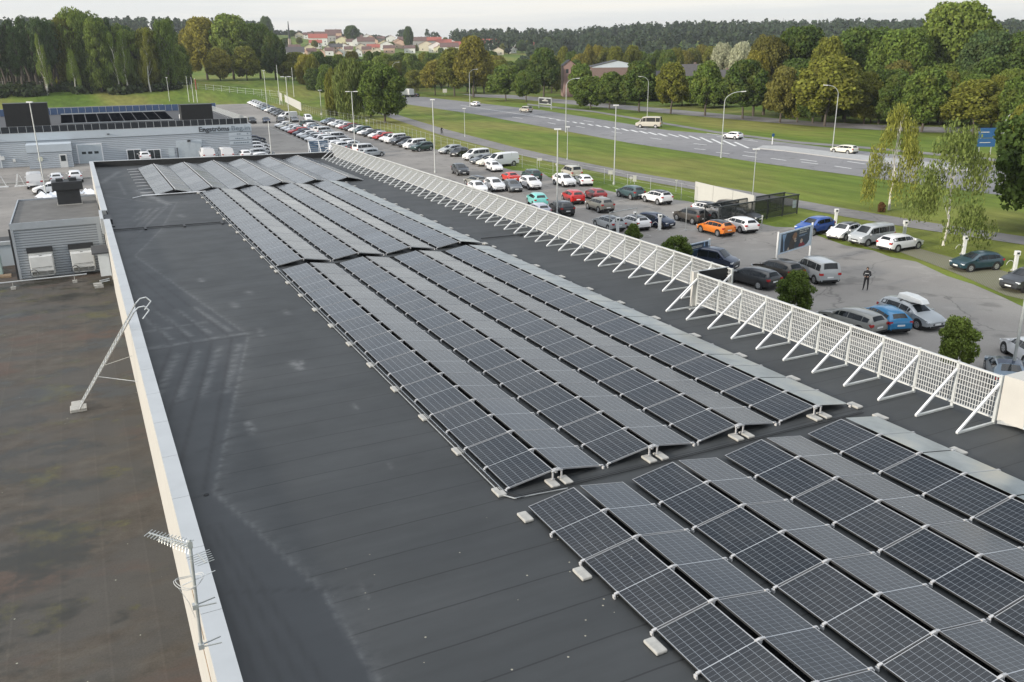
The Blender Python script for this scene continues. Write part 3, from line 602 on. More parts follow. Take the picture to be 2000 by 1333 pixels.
# far return: blue louvred panels with braces
fr = thing('louvre_screen', 'blue louvred return screen with white struts at the far roof corner', 'screen', (18.4, 77.9, 0))
mat('louvre_blue', (.10, .16, .24), .35, .2, .15, 4)
lv = MB()
for k in range(7): lv.box(0, 1.75, -.02+.0*k, .03, .2+.16*k, .32+.16*k)
lv.build('louvres', 'louvre_blue', fr)
MB().box(-.04, 1.8, -.03, .04, HS+.14, HS+.2).box(-.04, 0, -.03, .04, 0, HS+.14).box(.86, .92, -.03, .04, 0, HS+.14).box(1.75, 1.8, -.03, .04, 0, HS+.14).box(-.04, 1.8, -.03, .04, .12, .17).build('frame', 'screen_brace', fr)
for dx in (-.02, .9): MB().bar((dx, -.9, .03), (dx, -.04, HS), .05).box(dx-.03, dx+.03, -.9, -.03, .004, .05).build('brace', 'screen_brace', fr)
# ================================================================== LOWER ROOF ON THE LEFT
LZ = -3.5
def lower_mat():
    m, n, b = nodes('weathered_roof'); g = N(n, 'ShaderNodeNewGeometry')
    def nz(sc, sx=1, sy=1, det=8, ro=.65, off=0):
        mp = N(n, 'ShaderNodeMapping'); mp.inputs['Scale'].default_value = (sx, sy, 1); mp.inputs['Location'].default_value = (off, off, 0); n.links.new(g.outputs['Position'], mp.inputs[0])
        z = N(n, 'ShaderNodeTexNoise', i_Scale=sc, i_Detail=det, i_Roughness=ro); n.links.new(mp.outputs[0], z.inputs['Vector']); return z.outputs[0]
    def mixc(f, a_, c, k='MIX'):
        x = N(n, 'ShaderNodeMix', data_type='RGBA', blend_type=k)
        if hasattr(f, 'is_linked'): n.links.new(f, x.inputs[0])
        else: x.inputs[0].default_value = f
        n.links.new(a_, x.inputs[6])
        if isinstance(c, tuple): x.inputs[7].default_value = (*c, 1)
        else: n.links.new(c, x.inputs[7])
        return x.outputs[2]
    base = ramp(n, nz(1.6, .7, 1, 10, .75), [(.32, (.036, .029, .021)), (.5, (.060, .050, .038)), (.68, (.080, .072, .058))])
    tint = mixc(ramp(n, nz(.22, .7, 1.2, 5, .6, 5), [(.48, (0, 0, 0)), (.55, (.7, .7, .7))]), base, (.056, .054, .049))          # greyer felt
    red = mixc(ramp(n, nz(.30, .5, 1.0, 6, .6, 33), [(.54, (0, 0, 0)), (.62, (.6, .6, .6))]), tint, (.080, .048, .034))        # rusty brown
    wetf = ramp(n, nz(.30, .8, 1.2, 9, .72, 11), [(.50, (0, 0, 0)), (.57, (.85, .85, .85)), (.63, (1, 1, 1))])
    wet = mixc(wetf, red, (.018, .016, .009))                                                                               # wet patches
    mossf = ramp(n, nz(.55, 1, 1, 9, .7, 21), [(.52, (0, 0, 0)), (.66, (1, 1, 1))])
    mz = N(n, 'ShaderNodeMath', operation='MULTIPLY'); n.links.new(mossf, mz.inputs[0]); n.links.new(ramp(n, nz(.30, .8, 1.2, 9, .72, 11), [(.49, (0, 0, 0)), (.54, (1, 1, 1)), (.62, (.2, .2, .2))]), mz.inputs[1])
    moss = mixc(mz.outputs[0], wet, (.075, .068, .016))
    s = N(n, 'ShaderNodeSeparateXYZ'); n.links.new(g.outputs['Position'], s.inputs[0]); dd_ = N(n, 'ShaderNodeMath', operation='MULTIPLY_ADD', i_1=.06, i_2=0.); n.links.new(nz(.5, 1, 1, 2), dd_.inputs[0])
    ad = N(n, 'ShaderNodeMath', operation='ADD'); n.links.new(s.outputs[0], ad.inputs[0]); n.links.new(dd_.outputs[0], ad.inputs[1]); q = N(n, 'ShaderNodeMath', operation='MULTIPLY', i_1=1.02); n.links.new(ad.outputs[0], q.inputs[0]); f = N(n, 'ShaderNodeMath', operation='FRACT'); n.links.new(q.outputs[0], f.inputs[0])
    lap = mixc(1., moss, ramp(n, f.outputs[0], [(.0, (1.12,)*3), (.04, (1.08,)*3), (.06, (.93,)*3), (.5, (1, 1, 1))]), 'MULTIPLY')
    vo = N(n, 'ShaderNodeTexVoronoi', i_Scale=1.7); n.links.new(g.outputs['Position'], vo.inputs['Vector']); sp = N(n, 'ShaderNodeMath', operation='LESS_THAN', i_1=.035); n.links.new(vo.outputs['Distance'], sp.inputs[0])
    c = mixc(sp.outputs[0], lap, (.3, .3, .24)); fine = ramp(n, nz(22, 1, 1, 4), [(.3, (.82,)*3), (.7, (1.18,)*3)]); c = mixc(1., c, fine, 'MULTIPLY')
    n.links.new(c, b.inputs['Base Color']); r2 = N(n, 'ShaderNodeMapRange', i_3=.75, i_4=.38); n.links.new(wetf, r2.inputs[0]); n.links.new(r2.outputs[0], b.inputs['Roughness'])
lower_mat()
lb = thing('low_roof_building', 'lower building with brown weathered mossy flat roof left of the cream parapet', 'building', (-6, 20, GZ))
MB().box(-24+6, .65+6, -30, 48, LZ-GZ-.2, LZ-GZ).build('roof', 'weathered_roof', lb)
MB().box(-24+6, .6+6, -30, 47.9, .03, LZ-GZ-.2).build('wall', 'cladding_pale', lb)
# annex penthouse with the cooling units
ax = thing('plant_room', 'grey ribbed cladding plant room with a flat roof beside the cream parapet', 'building', (-4.1, 55.3, LZ))
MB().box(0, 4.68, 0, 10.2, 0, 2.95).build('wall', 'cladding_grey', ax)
MB().box(.06, 4.64, .06, 10.1, 2.95, 3.05).build('roof', 'annex_roof', ax) if mat('annex_roof', (.115, .112, .105), .8, 0, .18, 1.5) else None
MB().box(-.04, 4.68, -.04, .03, 2.85, 3.22).box(-.04, .02, .03, 10.16, 2.85, 3.14).box(-.04, 4.68, 10.16, 10.24, 2.85, 3.14).build('fascia', 'fascia_grey', ax) if mat('fascia_grey', (.33, .36, .39), .45, .1, .05) else None
MB().box(-.03, .10, -.035, -.005, 0, 2.85).box(4.35, 4.55, -.035, -.005, 0, 2.85).build('corner_trim', 'fascia_grey', ax)
MB().box(-.14, -.05, .0, .09, 0, 2.9).build('downpipe', 'dark_metal', ax)
ch = thing('ventilation_stack', 'black square ventilation stack with a wider hood on the plant room roof', 'vent', (-1.02, 62.6, -.46))
MB().box(-.68, .68, -.5, .5, .0, .95).build('shaft', 'dark_metal', ch); MB().box(-.88, .90, -.62, .62, .95, 1.5).build('hood', 'dark_metal', ch, bevel=.04)
MB().box(-.6, -.2, -.3, .3, 1.5, 1.66).box(.15, .6, -.3, .3, 1.5, 1.68).build('cap', 'dark_metal', ch); MB().box(-.74, .74, -.56, .56, -.004, .06).build('flashing', 'concrete_stone', ch)
def cooler(x, lab):
    t = thing('cooling_unit', lab, 'cooling unit', (x, 55.28, -2.15), 0, 'cooling units on the plant room wall')
    MB().box(-.58, .58, -.70, -.14, -.86, .0).build('casing', 'unit_white', t, bevel=.02) if mat('unit_white', (.62, .63, .62), .5, 0, .05) else None
    MB().box(-.58, -.54, -.70, -.03, -1.12, -.87).box(.54, .58, -.70, -.03, -1.12, -.87).box(-.3, -.26, -.7, -.66, -1.12, -.87).box(.2, .24, -.7, -.66, -1.12, -.87).box(-.58, .58, -.7, -.66, -1.12, -1.06).build('frame', 'galvanised', t)
    MB().box(-.62, .62, -.13, -.04, -1.15, .12).build('back_board', 'unit_white', t)
    MB().box(-.66, .66, -.22, -.04, .14, .44).build('hood', 'dark_metal', t)
    MB().box(-.08, .06, -.5, -.42, .0, .02).build('handle', 'dark_metal', t)
    pts = [(-.45+.1*math.cos(a)*2.2, -.74, -1.0+.3*math.sin(a)) for a in np.linspace(0, math.pi, 9)]
    MB().tube(pts, .035).tube([(-.5, -.74, -.62), (.5, -.72, -.6)], .02).build('pipes', 'black_felt', t)
cooler(-2.86, 'left white cooling unit under a dark hood on the ribbed plant room wall')
cooler(-.74, 'right white cooling unit under a dark hood, next to the cream parapet')
pg = thing('meter_cabinet', 'pale cabinet with a small dark canopy on the parapet side of the plant room', 'cabinet', (.28, 51.6, LZ+.5))
MB().box(-.22, .33, 0, 1.8, 0, 1.25).build('body', 'unit_white', pg); MB().box(-.5, .35, -.1, 2.2, 1.27, 1.34).build('canopy', 'asphalt_roof', pg)
rl = thing('pipe_rail', 'long pale pipe rail low across the brown roof in front of the plant room', 'pipe', (-4.6, 53.0, LZ))
MB().tube([(-3.5, 0, .42), (3.95, 0, .42)], .07).build('pipe', 'coping_metal', rl)
for x in (.25, 3.3): MB().box(x-.12, x+.12, -.12, .12, .003, .14).box(x-.02, x+.02, -.02, .02, .14, .42).build('foot', 'concrete_stone', rl)
bp_ = thing('stone_pile', 'small pile of grey stone blocks and bars on the brown roof by the parapet', 'stones', (-.05, 51.2, LZ))
MB().box(-.3, .15, -.2, .1, .003, .14).box(-.35, -.05, .2, .5, .003, .16).box(-.2, .1, -.1, .25, .141, .22).build('blocks', 'concrete_stone', bp_)
MB().tube([(0, .2, .3), (.5, .5, .32)], .07).tube([(.05, .05, .26), (.5, .2, .28)], .06).build('bars', 'galvanised', bp_)
# far left: roof strips beyond
lr = thing('side_roof', 'low grey side roof with pale coping at the left edge beside the plant room', 'building', (-8.6, 57, GZ))
MB().box(-6, 4.1, 2.6, 5.2, .03, LZ-GZ+1.3).build('wall', 'fascia_pale', lr); MB().box(-6, 4.1, 2.5, 2.75, LZ-GZ+1.3, LZ-GZ+1.5).build('coping', 'coping_metal', lr); MB().box(-6, 4.1, 2.76, 5.2, LZ-GZ+1.3, LZ-GZ+1.35).build('roof', 'asphalt_roof', lr)
gb = thing('utility_box', 'pale green box standing left of the plant room', 'utility box', (-5.6, 57.2, LZ)); MB().box(-.8, .55, -.4, .4, .003, 1.9).build('cabinet', 'box_green', gb) if mat('box_green', (.35, .45, .42), .5) else None
MB().box(-.85, .6, -.45, .45, 1.9, 1.95).build('lid', 'coping_metal', gb)
wd = thing('wooden_pallet', 'weathered wooden board stack on the brown roof left of the plant room', 'pallet', (-4.9, 56.4, LZ)); 
for k in range(3): MB().box(-.3, .3, -.25+.2*k, -.1+.2*k, .003, .12).build('board', 'wood', wd)
# ladder leaning on the parapet
ld = thing('ladder', 'galvanised roof ladder leaning on the cream parapet, hooked over its top', 'ladder', (0, 0, 0))
b0 = G(155, 796, LZ+.1); t0 = G(252, 622, .80); b0 = Vector(b0); t0 = Vector(t0); side = Vector((0, 1, 0)); u = (t0-b0).normalized(); side = (side-side.dot(u)*u).normalized()
for s_ in (-1, 1):
    a = b0+side*.17*s_; c = t0+side*.17*s_
    e1 = c+u*.62; e2 = e1+Vector((.14, .05, .12)); e3 = e2+Vector((.18, 0, .02)); e4 = e3+Vector((.12, -.05, -.13)); e5 = e4+Vector((-.22, -.1, -.22))
    MB().tube([a, c, e1, e2, e3, e4, e5], .045, 6).build('rail', 'galvanised', ld)
L_ = (t0-b0).length; k = .25
while k < L_-.1:
    p = b0+u*k; MB().bar(p-side*.17, p+side*.17, .03, n=6).build('rung', 'galvanised', ld); k += .3
p = b0+u*L_*.38; MB().tube([p, Vector((.6, p.y-.6, p.z-.2))], .025).tube([b0+u*L_*.5, Vector((.6, p.y+1.4, p.z+.1))], .022).build('stay', 'galvanised', ld)
lf = thing('concrete_footing', 'mossy concrete block footing under the foot of the ladder', 'concrete block', (b0.x, b0.y, LZ)); MB().box(-.3, .24, -.25, .25, .003, .13).box(-.26, .12, .3, .75, .003, .1).build('block', 'concrete_stone', lf, bevel=.02)
# antenna mast on the cream wall
am = thing('antenna_mast', 'grey mast with TV antennas and a cable loop, fixed to the cream parapet', 'antenna', (0, 0, 0))
q0 = Vector(GY(392, 1268, 13.6)); xm = .38
def onx(x, y, X): d = ray(x, y); return CP+d*(X/d[0])
m0 = Vector(onx(394, 1268, .40)); m1 = Vector(onx(371, 1062, .40)); m1.y = m0.y; m1 = Vector((m0.x, m0.y, GY(371, 1062, m0.y)[2])); m1.x = GY(371, 1062, m0.y)[0]
MB().tube([m0, m1+Vector((0, 0, .05))], .038, 10).build('mast', 'post_metal', am)
HM = m1.z-m0.z
for fz in (.03, .42): z = m0.z+HM*fz; MB().tube([(m0.x, m0.y-.02, z), (.62, m0.y-.04, z)], .014, 4).tube([(m0.x, m0.y+.02, z), (.62, m0.y+.08, z)], .014, 4).box(m0.x-.03, m0.x+.03, m0.y-.03, m0.y+.03, z-.03, z+.03).build('wall_bracket', 'post_metal', am)
top_ = m1
def yagi(o, d, L, nel, el, w0, mats='galvanised', tilt=0):
    o = Vector(o); d = Vector(d).normalized(); s = d.cross(Vector((0, 0, 1))).normalized(); s = (s*math.cos(tilt)+Vector((0, 0, 1))*math.sin(tilt)).normalized(); mb = MB().tube([o, o+d*L], .014, 4)
    for i in range(nel):
        p = o+d*L*(.05+.95*i/(nel-1)); e = el*(1-.35*i/nel); mb.tube([p-s*e, p+s*e], w0, 4)
    return mb
yagi(top_+Vector((0, 0, -.02)), (-.62, .55, .12), .52, 13, .10, .007, tilt=.0).build('antenna', 'post_metal', am)
a2 = yagi(top_+Vector((0, 0, -.06)), (-.55, .6, .08), .42, 11, .07, .008, tilt=1.2); a2.build('antenna', 'post_metal', am)
a3 = yagi(top_+Vector((.06, 0, -.14)), (.25, -1., 0), .24, 6, .13, .006); a3.build('antenna', 'post_metal', am)
MB().box(-.025, .025, -.022, .022, -.05, .03, M=Matrix.Translation(top_)).build('clamp', 'post_metal', am)
zc = m0.z+HM*.62
for k in range(2): MB().tube([(m0.x+.02*k+.15*math.cos(a)-.03, m0.y+.10+.13*math.sin(a), zc+.03*math.cos(a*2)+.015*k) for a in np.linspace(0, 2*math.pi, 22)], .008, 5).build('cable_loop', 'screen_white', am)
MB().tube([(m0.x-.15, m0.y+.05, zc), (m0.x-.06, m0.y, zc-.2), (m0.x-.02, m0.y-.02, zc-.4)], .006).tube([(m0.x-.1, m0.y, zc+.03), (.66, m0.y+.05, zc+.08)], .010).build('cable', 'galvanised', am)
for i, (y0, y1, z0, z1) in enumerate([(13.9, 12.4, -.25, -.25), (13.0, 11.6, -.85, -.85)]):
    MB().bar((.635, y0, z0), (.635, y1, z1), .05, .05).build('timber_batten', 'wood', tag(thing('wall_batten', ['upper', 'lower'][i]+' brown batten bar fixed on the cream parapet wall behind the mast', 'batten', (0, 0, 0)), group='battens on the parapet wall'))
# ================================================================== FAR BUILDING WITH THE SIGN
fbz = thing('retail_building', 'pale blue grey clad dealership hall with rooftop panels and dark lettering', 'building', (-20, 162, GZ))
TZ = 5.3                                                                       # roof height above the street
W_ = 48.2
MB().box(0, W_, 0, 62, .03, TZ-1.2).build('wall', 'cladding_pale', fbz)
MB().box(-.05, W_+.05, -.12, 62.05, TZ-1.2, TZ).build('fascia', 'fascia_pale', fbz)
MB().box(.2, W_-.2, .2, 61.8, TZ, TZ+.05).build('roof', 'asphalt_roof', fbz)
MB().box(-.06, W_+.06, -.13, .1, TZ+.0, TZ+.06).box(W_-.2, W_+.06, .1, 62, TZ+.0, TZ+.06).build('coping', 'coping_metal', fbz)
def fx(px, py): p = GY(px, py, 162.); return p[0]+20, p[2]-GZ
def door(px0, px1, pyt, name='garage_door'):
    x0, zt = fx(px0, pyt); x1, _ = fx(px1, pyt); return x0, x1, zt
x0, x1, zt = door(150, 197, 284); d = MB().box(x0-.15, x1+.15, -.09, -.01, .03, zt+.15).build('door_frame', 'white_metal', fbz); g_ = MB().box(x0+.05, x1-.05, -.14, -.095, .03, zt).build('garage_door', 'door_pale', fbz)
for k in range(3): MB().box(x0+.55+.95*k, x0+1.2+.95*k, -.16, -.145, 1.55, 1.95).build('window', 'window_glass', g_)
MB().box(-1, 3.1, -.09, -.01, .03, 2.9, M=Matrix.Translation((5.5, 0, 0))).build('door_frame', 'white_metal', fbz); g_ = MB().box(-.8, 2.9, -.14, -.095, .03, 2.75, M=Matrix.Translation((5.5, 0, 0))).build('garage_door', 'door_pale', fbz); MB().box(5.6, 7.8, -.16, -.145, 1.3, 1.7).build('window', 'window_glass', g_)
for k, (a, b) in enumerate([(248, 276), (288, 314)]):
    x0, zt = fx(a, 294); x1, zb = fx(b, 306); wf = MB().box(x0-.12, x1+.12, -.1, -.01, zb-.5, zt+.12).build('window_frame', 'white_metal', fbz)
    for q in range(2): MB().box(x0+(x1-x0)/2*q+.04, x0+(x1-x0)/2*(q+1)-.04, -.12, -.101, zb-.4, zt).build('pane', 'window_glass', wf)
x0, zt = fx(345, 277); x1, _ = fx(392, 275); MB().box(x0-.15, x1+.15, -.09, -.01, .03, zt+.2).build('door_frame', 'fascia_pale', fbz)
for k in range(4): MB().box(x0+(x1-x0)/4*k+.03, x0+(x1-x0)/4*(k+1)-.03, -.13, -.095, .03, zt-.1).build('sliding_door', 'door_pale', fbz)
MB().box(x0-.12, x0-.02, -.22, -.1, .03, zt-1).build('post', 'dark_metal', fbz); MB().box(x1+.02, x1+.12, -.22, -.1, .03, zt-1).build('post', 'dark_metal', fbz); MB().box((x0+x1)/2-.25, (x0+x1)/2+.25, -.4, -.13, zt-.1, zt+.2).build('lamp', 'dark_metal', fbz)
x0, zt = fx(328, 288); MB().box(x0, x0+1., -.12, -.01, .03, zt-.1).build('side_door', 'door_pale', fbz)
MB().box(8.6, 9.1, -.25, -.01, 1.3, 1.9).box(10.2, 10.6, -.2, -.01, .9, 1.4).build('wall_unit', 'unit_white', fbz)
MB().box(40, 40.4, -.3, -.12, 4.55, 4.7).box(24.6, 25., -.3, -.12, 4.55, 4.7).box(8, 8.4, -.3, -.12, 4.55, 4.7).build('wall_lamp', 'dark_metal', fbz)
# entrance porch
po = MB(); 
px_, zt = fx(52, 279); pxr, _ = fx(137, 277)
MB().box(px_, pxr, -4.4, -.13, .03, 2.6).build('porch', 'cladding_pale', fbz); MB().box(px_-.08, pxr+.08, -4.5, -.13, 2.6, 3.75).build('porch_fascia', 'fascia_pale', fbz)
dd = MB().box(pxr-1.9, pxr-.8, -4.48, -4.405, .03, 2.15).build('entrance_door', 'unit_white', fbz); MB().box(pxr-1.72, pxr-1.02, -4.5, -4.481, 1.05, 1.95).build('window', 'window_glass', dd)
mat('sign_cream', (.55, .56, .46), .6)
MB().disc((px_+1.7, -4.45, 1.55), .38, (0, 1, 0), .06, 16).build('round_sign', 'sign_cream', fbz)
def text(s, size, m, parent, loc, bold=0, sx=1, rot=(R(90), 0, 0), name='lettering', ext=.02):
    c = bpy.data.curves.new(name, 'FONT'); c.body = s; c.size = size; c.extrude = ext; c.offset = bold; c.resolution_u = 3
    t = bpy.data.objects.new(name, c); COL.objects.link(t); bpy.context.view_layer.update()
    me = bpy.data.meshes.new_from_object(t.evaluated_get(bpy.context.evaluated_depsgraph_get())); bpy.data.objects.remove(t); bpy.data.curves.remove(c)
    me.materials.clear(); me.materials.append(MATS[m]); o = obj(name, me, parent); o.rotation_euler = rot; o.location = loc; o.scale = (sx, 1, 1)
    xs = [v.co.x for v in me.vertices]; return o, max(xs)-min(xs)
x0, zt = fx(389, 266); x1, _ = fx(448, 262); x2, _ = fx(452, 262); x3, zb3 = fx(487, 262)
zl = TZ-.98
o, wd_ = text('Engströms', 1.0, 'letter_dark', fbz, (x0, -.2, zl), .028); o.scale.x = (x1-x0)/wd_; o.scale.y = 1.12
o, wd_ = text('Beg.in', 1.0, 'letter_light', fbz, (x2, -.2, zl), .0); o.scale.x = (x3-x2)/wd_; o.scale.y = 1.12
for k in range(3):
    MB().box(x2-.5, x3+.2, -.06, -.012, TZ-1.95-.75*k, TZ-1.35-.75*k).build('small_sign_board', 'fascia_pale', fbz)
    m_ = MB(); xx = x2+.9-.35*k; random.seed(k)
    while xx < x3-1.6+.5*k: q = random.uniform(.12, .32); m_.box(xx, xx+q, -.085, -.061, TZ-1.75-.75*k, TZ-1.58-.75*k); xx += q+.08
    m_.disc((x3-.35, -.07, TZ-1.66-.75*k), .12, (0, 1, 0), .02, 10); m_.build('lettering', 'letter_light', fbz)
# rooftop panels and plant on it
pvm = MB().box(0, 1.12, -.03, .03, 0, 1.05).mesh('glass', 'pvdark')
def pvrow(lab, n, x0, y0, z0, dx, mtl, h=1.0, wdt=1.2, ax_='x'):
    t = thing('upright_panel_row', lab, 'solar panel row', (x0, y0, z0))
    for i in range(n):
        o = MB().box(.03, wdt-.05, -.03, .03, .02, h).build('panel', mtl, t) if i == 0 else pvrow.o.copy()
        if i: COL.objects.link(o); o.parent = t
        pvrow.o = o; o.location = (i*wdt, 0, 0)
    MB().box(0, n*wdt, .035, .07, h*.0, .05).box(0, n*wdt, .035, .07, h-.02, h+.02).build('rail', 'coping_metal', t)
    fr_ = MB()
    for i in range(n+1): fr_.box(i*wdt-.03, i*wdt+.03, -.05, .06, 0, h)
    fr_.build('posts', 'coping_metal', t); return t
mat('pvblue', (.06, .10, .19), .25, 0, .2, 1)
pvrow('front row of dark upright panels along the parapet of the lettered hall', 39, -19.1, 162.1, GZ+TZ+.06, 1.2, 'pvdark')
r2_ = pvrow('rear row of blue upright panels behind the plant on the lettered hall', 33, -15, 212, GZ+TZ+.06, 1.2, 'pvblue', 1.35, 1.35)
sr = thing('lattice_screen', 'pale lattice screen along the right roof edge of the lettered hall', 'screen fence', (27.9, 163, GZ+TZ+.06))
lm_ = MB()
for i in range(30): lm_.box(-.03, .03, i*1.7-.02, i*1.7+.02, 0, 1.1); lm_.bar((-.9, i*1.7, .02), (-.03, i*1.7, 1.0), .05)
for j in range(8): lm_.box(-.015, .015, 0, 50, .1+.13*j, .15+.13*j)
lm_.build('lattice', 'screen_post', sr)
for lab, a, b, zt, zb in [('large black square plant housing on the roof of the lettered hall, left one', (10, 233), (97, 233), 203, 240), ('smaller black plant housing on the roof of the lettered hall, right one', (356, 231), (417, 231), 205, 236)]:
    p = GY(a[0], 235, 166.); q = GY(b[0], 235, 166.); zt_ = GY((a[0]+b[0])/2, zt, 166.)[2]
    t = thing('plant_housing', lab, 'plant housing', (p[0], 166, GZ+TZ+.05)); MB().box(0, q[0]-p[0], 0, 3.2, 0, zt_-GZ-TZ-.05).build('housing', 'black_felt', t); MB().box(-.05, q[0]-p[0]+.05, -.04, 3.24, zt_-GZ-TZ-.05, zt_-GZ-TZ+.02).build('lid', 'dark_metal', t)
mat('pv_black', (.004, .005, .007), .9, 0, 0, spec=.0)
t = thing('panel_table', 'tilted black panels between the two plant housings on the lettered hall', 'solar panels', (-2, 168, GZ+TZ+.05))
for i in range(9):
    MB().box(0, 1.85, 0, 14, .0, .06, M=Matrix.Translation((i*2.0, 0, .9)) @ Matrix.Rotation(R(2.5), 4, 'X')).build('panel', 'pv_black', t)
MB().tube([(0, -.1, .85), (18, -.1, .85)], .15, 4).tube([(0, 15, 1.6), (18, 15, 1.6)], .2, 4).build('rail', 'coping_metal', t)
t = thing('roof_fan', 'pale roof fan and duct left of the right black housing', 'roof fan', (18, 172, GZ+TZ+.05)); MB().disc((0, 0, .8), .7, (1, 0, 0), 1.2, 14).build('fan', 'unit_white', t); MB().box(-1.5, 1.5, -.5, .5, 0, .35).build('duct', 'coping_metal', t); MB().box(1.2, 1.5, -.3, .3, .35, 1.9).box(2.2, 2.5, -.3, .3, 0, 1.9).box(3.1, 3.4, -.3, .3, 0, 1.9).build('frame', 'unit_white', t)
# second hall behind
h2 = thing('back_hall', 'long pale hall with a flat brown roof behind the lettered hall', 'building', (-40, 236, GZ))
pr_ = GY(345, 203, 236.); hz = 3.6
MB().box(0, pr_[0]+40, 0, 40, .03, hz).build('wall', 'fascia_pale', h2); MB().box(-.1, pr_[0]+40.1, -.1, 40.1, hz, hz+.25).build('coping', 'coping_metal', h2); MB().box(.2, pr_[0]+39.8, .2, 39.8, hz+.25, hz+.3).build('roof', 'annex_roof', h2)
MB().box(0, 40+GY(165, 203, 232.)[0], -2, 18, .03, hz+1.0).build('higher_wing', 'fascia_pale', h2)
for x in (24, 36, 46): MB().box(x, x+.8, -.15+0, -.105, 2.6, 2.9).build('wall_lamp', 'dark_metal', h2)
# ================================================================== VEHICLES
mat('arch_black', (.012, .012, .013), .7); mat('seat_grey', (.05, .05, .05), .8)
ST = {
 'hatch': dict(L=4.2, W=1.8, st=[(2.10, .27, .50, .62, .70, .52), (1.98, .20, .64, .74, .82, .68), (1.55, .18, .78, .88, .89, .76), (1.02, .18, .90, 1.01, .90, .76), (.30, .18, .92, 1.40, .90, .60), (-.35, .18, .93, 1.47, .90, .61), (-1.15, .18, .96, 1.43, .90, .60), (-1.62, .19, .99, 1.36, .88, .57), (-2.00, .24, .97, 1.03, .84, .70), (-2.10, .34, .72, .82, .78, .66)], cw=3, rf=4, rr=7, tl=8),
 'suv': dict(L=4.4, W=1.86, st=[(2.20, .32, .60, .74, .74, .58), (2.08, .26, .76, .90, .85, .72), (1.62, .25, .90, 1.02, .92, .80), (1.10, .25, 1.03, 1.12, .93, .80), (.42, .25, 1.04, 1.55, .93, .66), (-.4, .25, 1.05, 1.64, .93, .67), (-1.35, .25, 1.09, 1.60, .93, .66), (-1.78, .26, 1.12, 1.52, .91, .62), (-2.12, .30, 1.10, 1.14, .87, .74), (-2.20, .42, .84, .92, .82, .70)], cw=3, rf=4, rr=7, tl=8),
 'estate': dict(L=4.65, W=1.82, st=[(2.32, .27, .50, .62, .70, .52), (2.18, .20, .64, .74, .82, .68), (1.70, .18, .78, .88, .89, .76), (1.10, .18, .90, 1.00, .91, .76), (.38, .18, .92, 1.38, .91, .60), (-.35, .18, .93, 1.46, .91, .61), (-1.5, .18, .96, 1.44, .91, .60), (-1.98, .19, .99, 1.36, .89, .57), (-2.26, .24, .97, 1.02, .85, .70), (-2.33, .34, .72, .82, .78, .66)], cw=3, rf=4, rr=7, tl=8),
 'sedan': dict(L=4.6, W=1.8, st=[(2.30, .27, .50, .60, .70, .52), (2.16, .20, .62, .72, .82, .68), (1.65, .18, .76, .86, .89, .76), (1.00, .18, .88, .98, .90, .76), (.25, .18, .90, 1.34, .90, .58), (-.4, .18, .91, 1.40, .90, .59), (-1.0, .18, .93, 1.34, .90, .57), (-1.72, .19, .95, 1.03, .88, .72), (-2.20, .24, .93, .99, .84, .70), (-2.30, .34, .70, .80, .78, .66)], cw=3, rf=4, rr=6, tl=7),
 'van': dict(L=4.5, W=1.84, st=[(2.25, .30, .60, .74, .74, .58), (2.12, .24, .80, .94, .86, .74), (1.80, .23, .96, 1.08, .91, .80), (1.45, .23, 1.04, 1.16, .92, .80), (.78, .23, 1.06, 1.76, .92, .72), (0, .23, 1.07, 1.84, .92, .74), (-1.4, .23, 1.09, 1.84, .92, .74), (-2.05, .24, 1.10, 1.82, .91, .73), (-2.2, .26, 1.05, 1.2, .90, .80), (-2.25, .36, .8, .9, .86, .78)], cw=3, rf=4, rr=7, tl=8),
 'bigvan': dict(L=5.4, W=2.0, st=[(2.70, .32, .70, .86, .80, .62), (2.56, .26, .92, 1.06, .94, .80), (2.2, .25, 1.08, 1.2, .99, .86), (1.85, .25, 1.16, 1.28, 1.0, .86), (1.1, .25, 1.18, 1.98, 1.0, .82), (.3, .25, 1.2, 2.06, 1.0, .84), (-1.6, .25, 1.2, 2.06, 1.0, .84), (-2.56, .26, 1.2, 2.03, .99, .83), (-2.66, .3, 1.15, 1.3, .98, .9), (-2.70, .4, .9, 1., .94, .86)], cw=3, rf=4, rr=7, tl=8),
 'camper': dict(L=6.0, W=2.05, st=[(3.0, .34, .72, .9, .84, .66), (2.86, .28, .98, 1.12, .98, .82), (2.5, .27, 1.14, 1.28, 1.02, .88), (2.15, .27, 1.24, 1.38, 1.03, .88), (1.35, .27, 1.3, 2.4, 1.03, .84), (.5, .27, 1.3, 2.58, 1.03, .88), (-1.8, .27, 1.3, 2.6, 1.03, .88), (-2.85, .28, 1.3, 2.56, 1.02, .87), (-2.96, .3, 1.2, 1.4, 1.0, .9), (-3.0, .4, .9, 1., .96, .9)], cw=3, rf=4, rr=7, tl=8)}
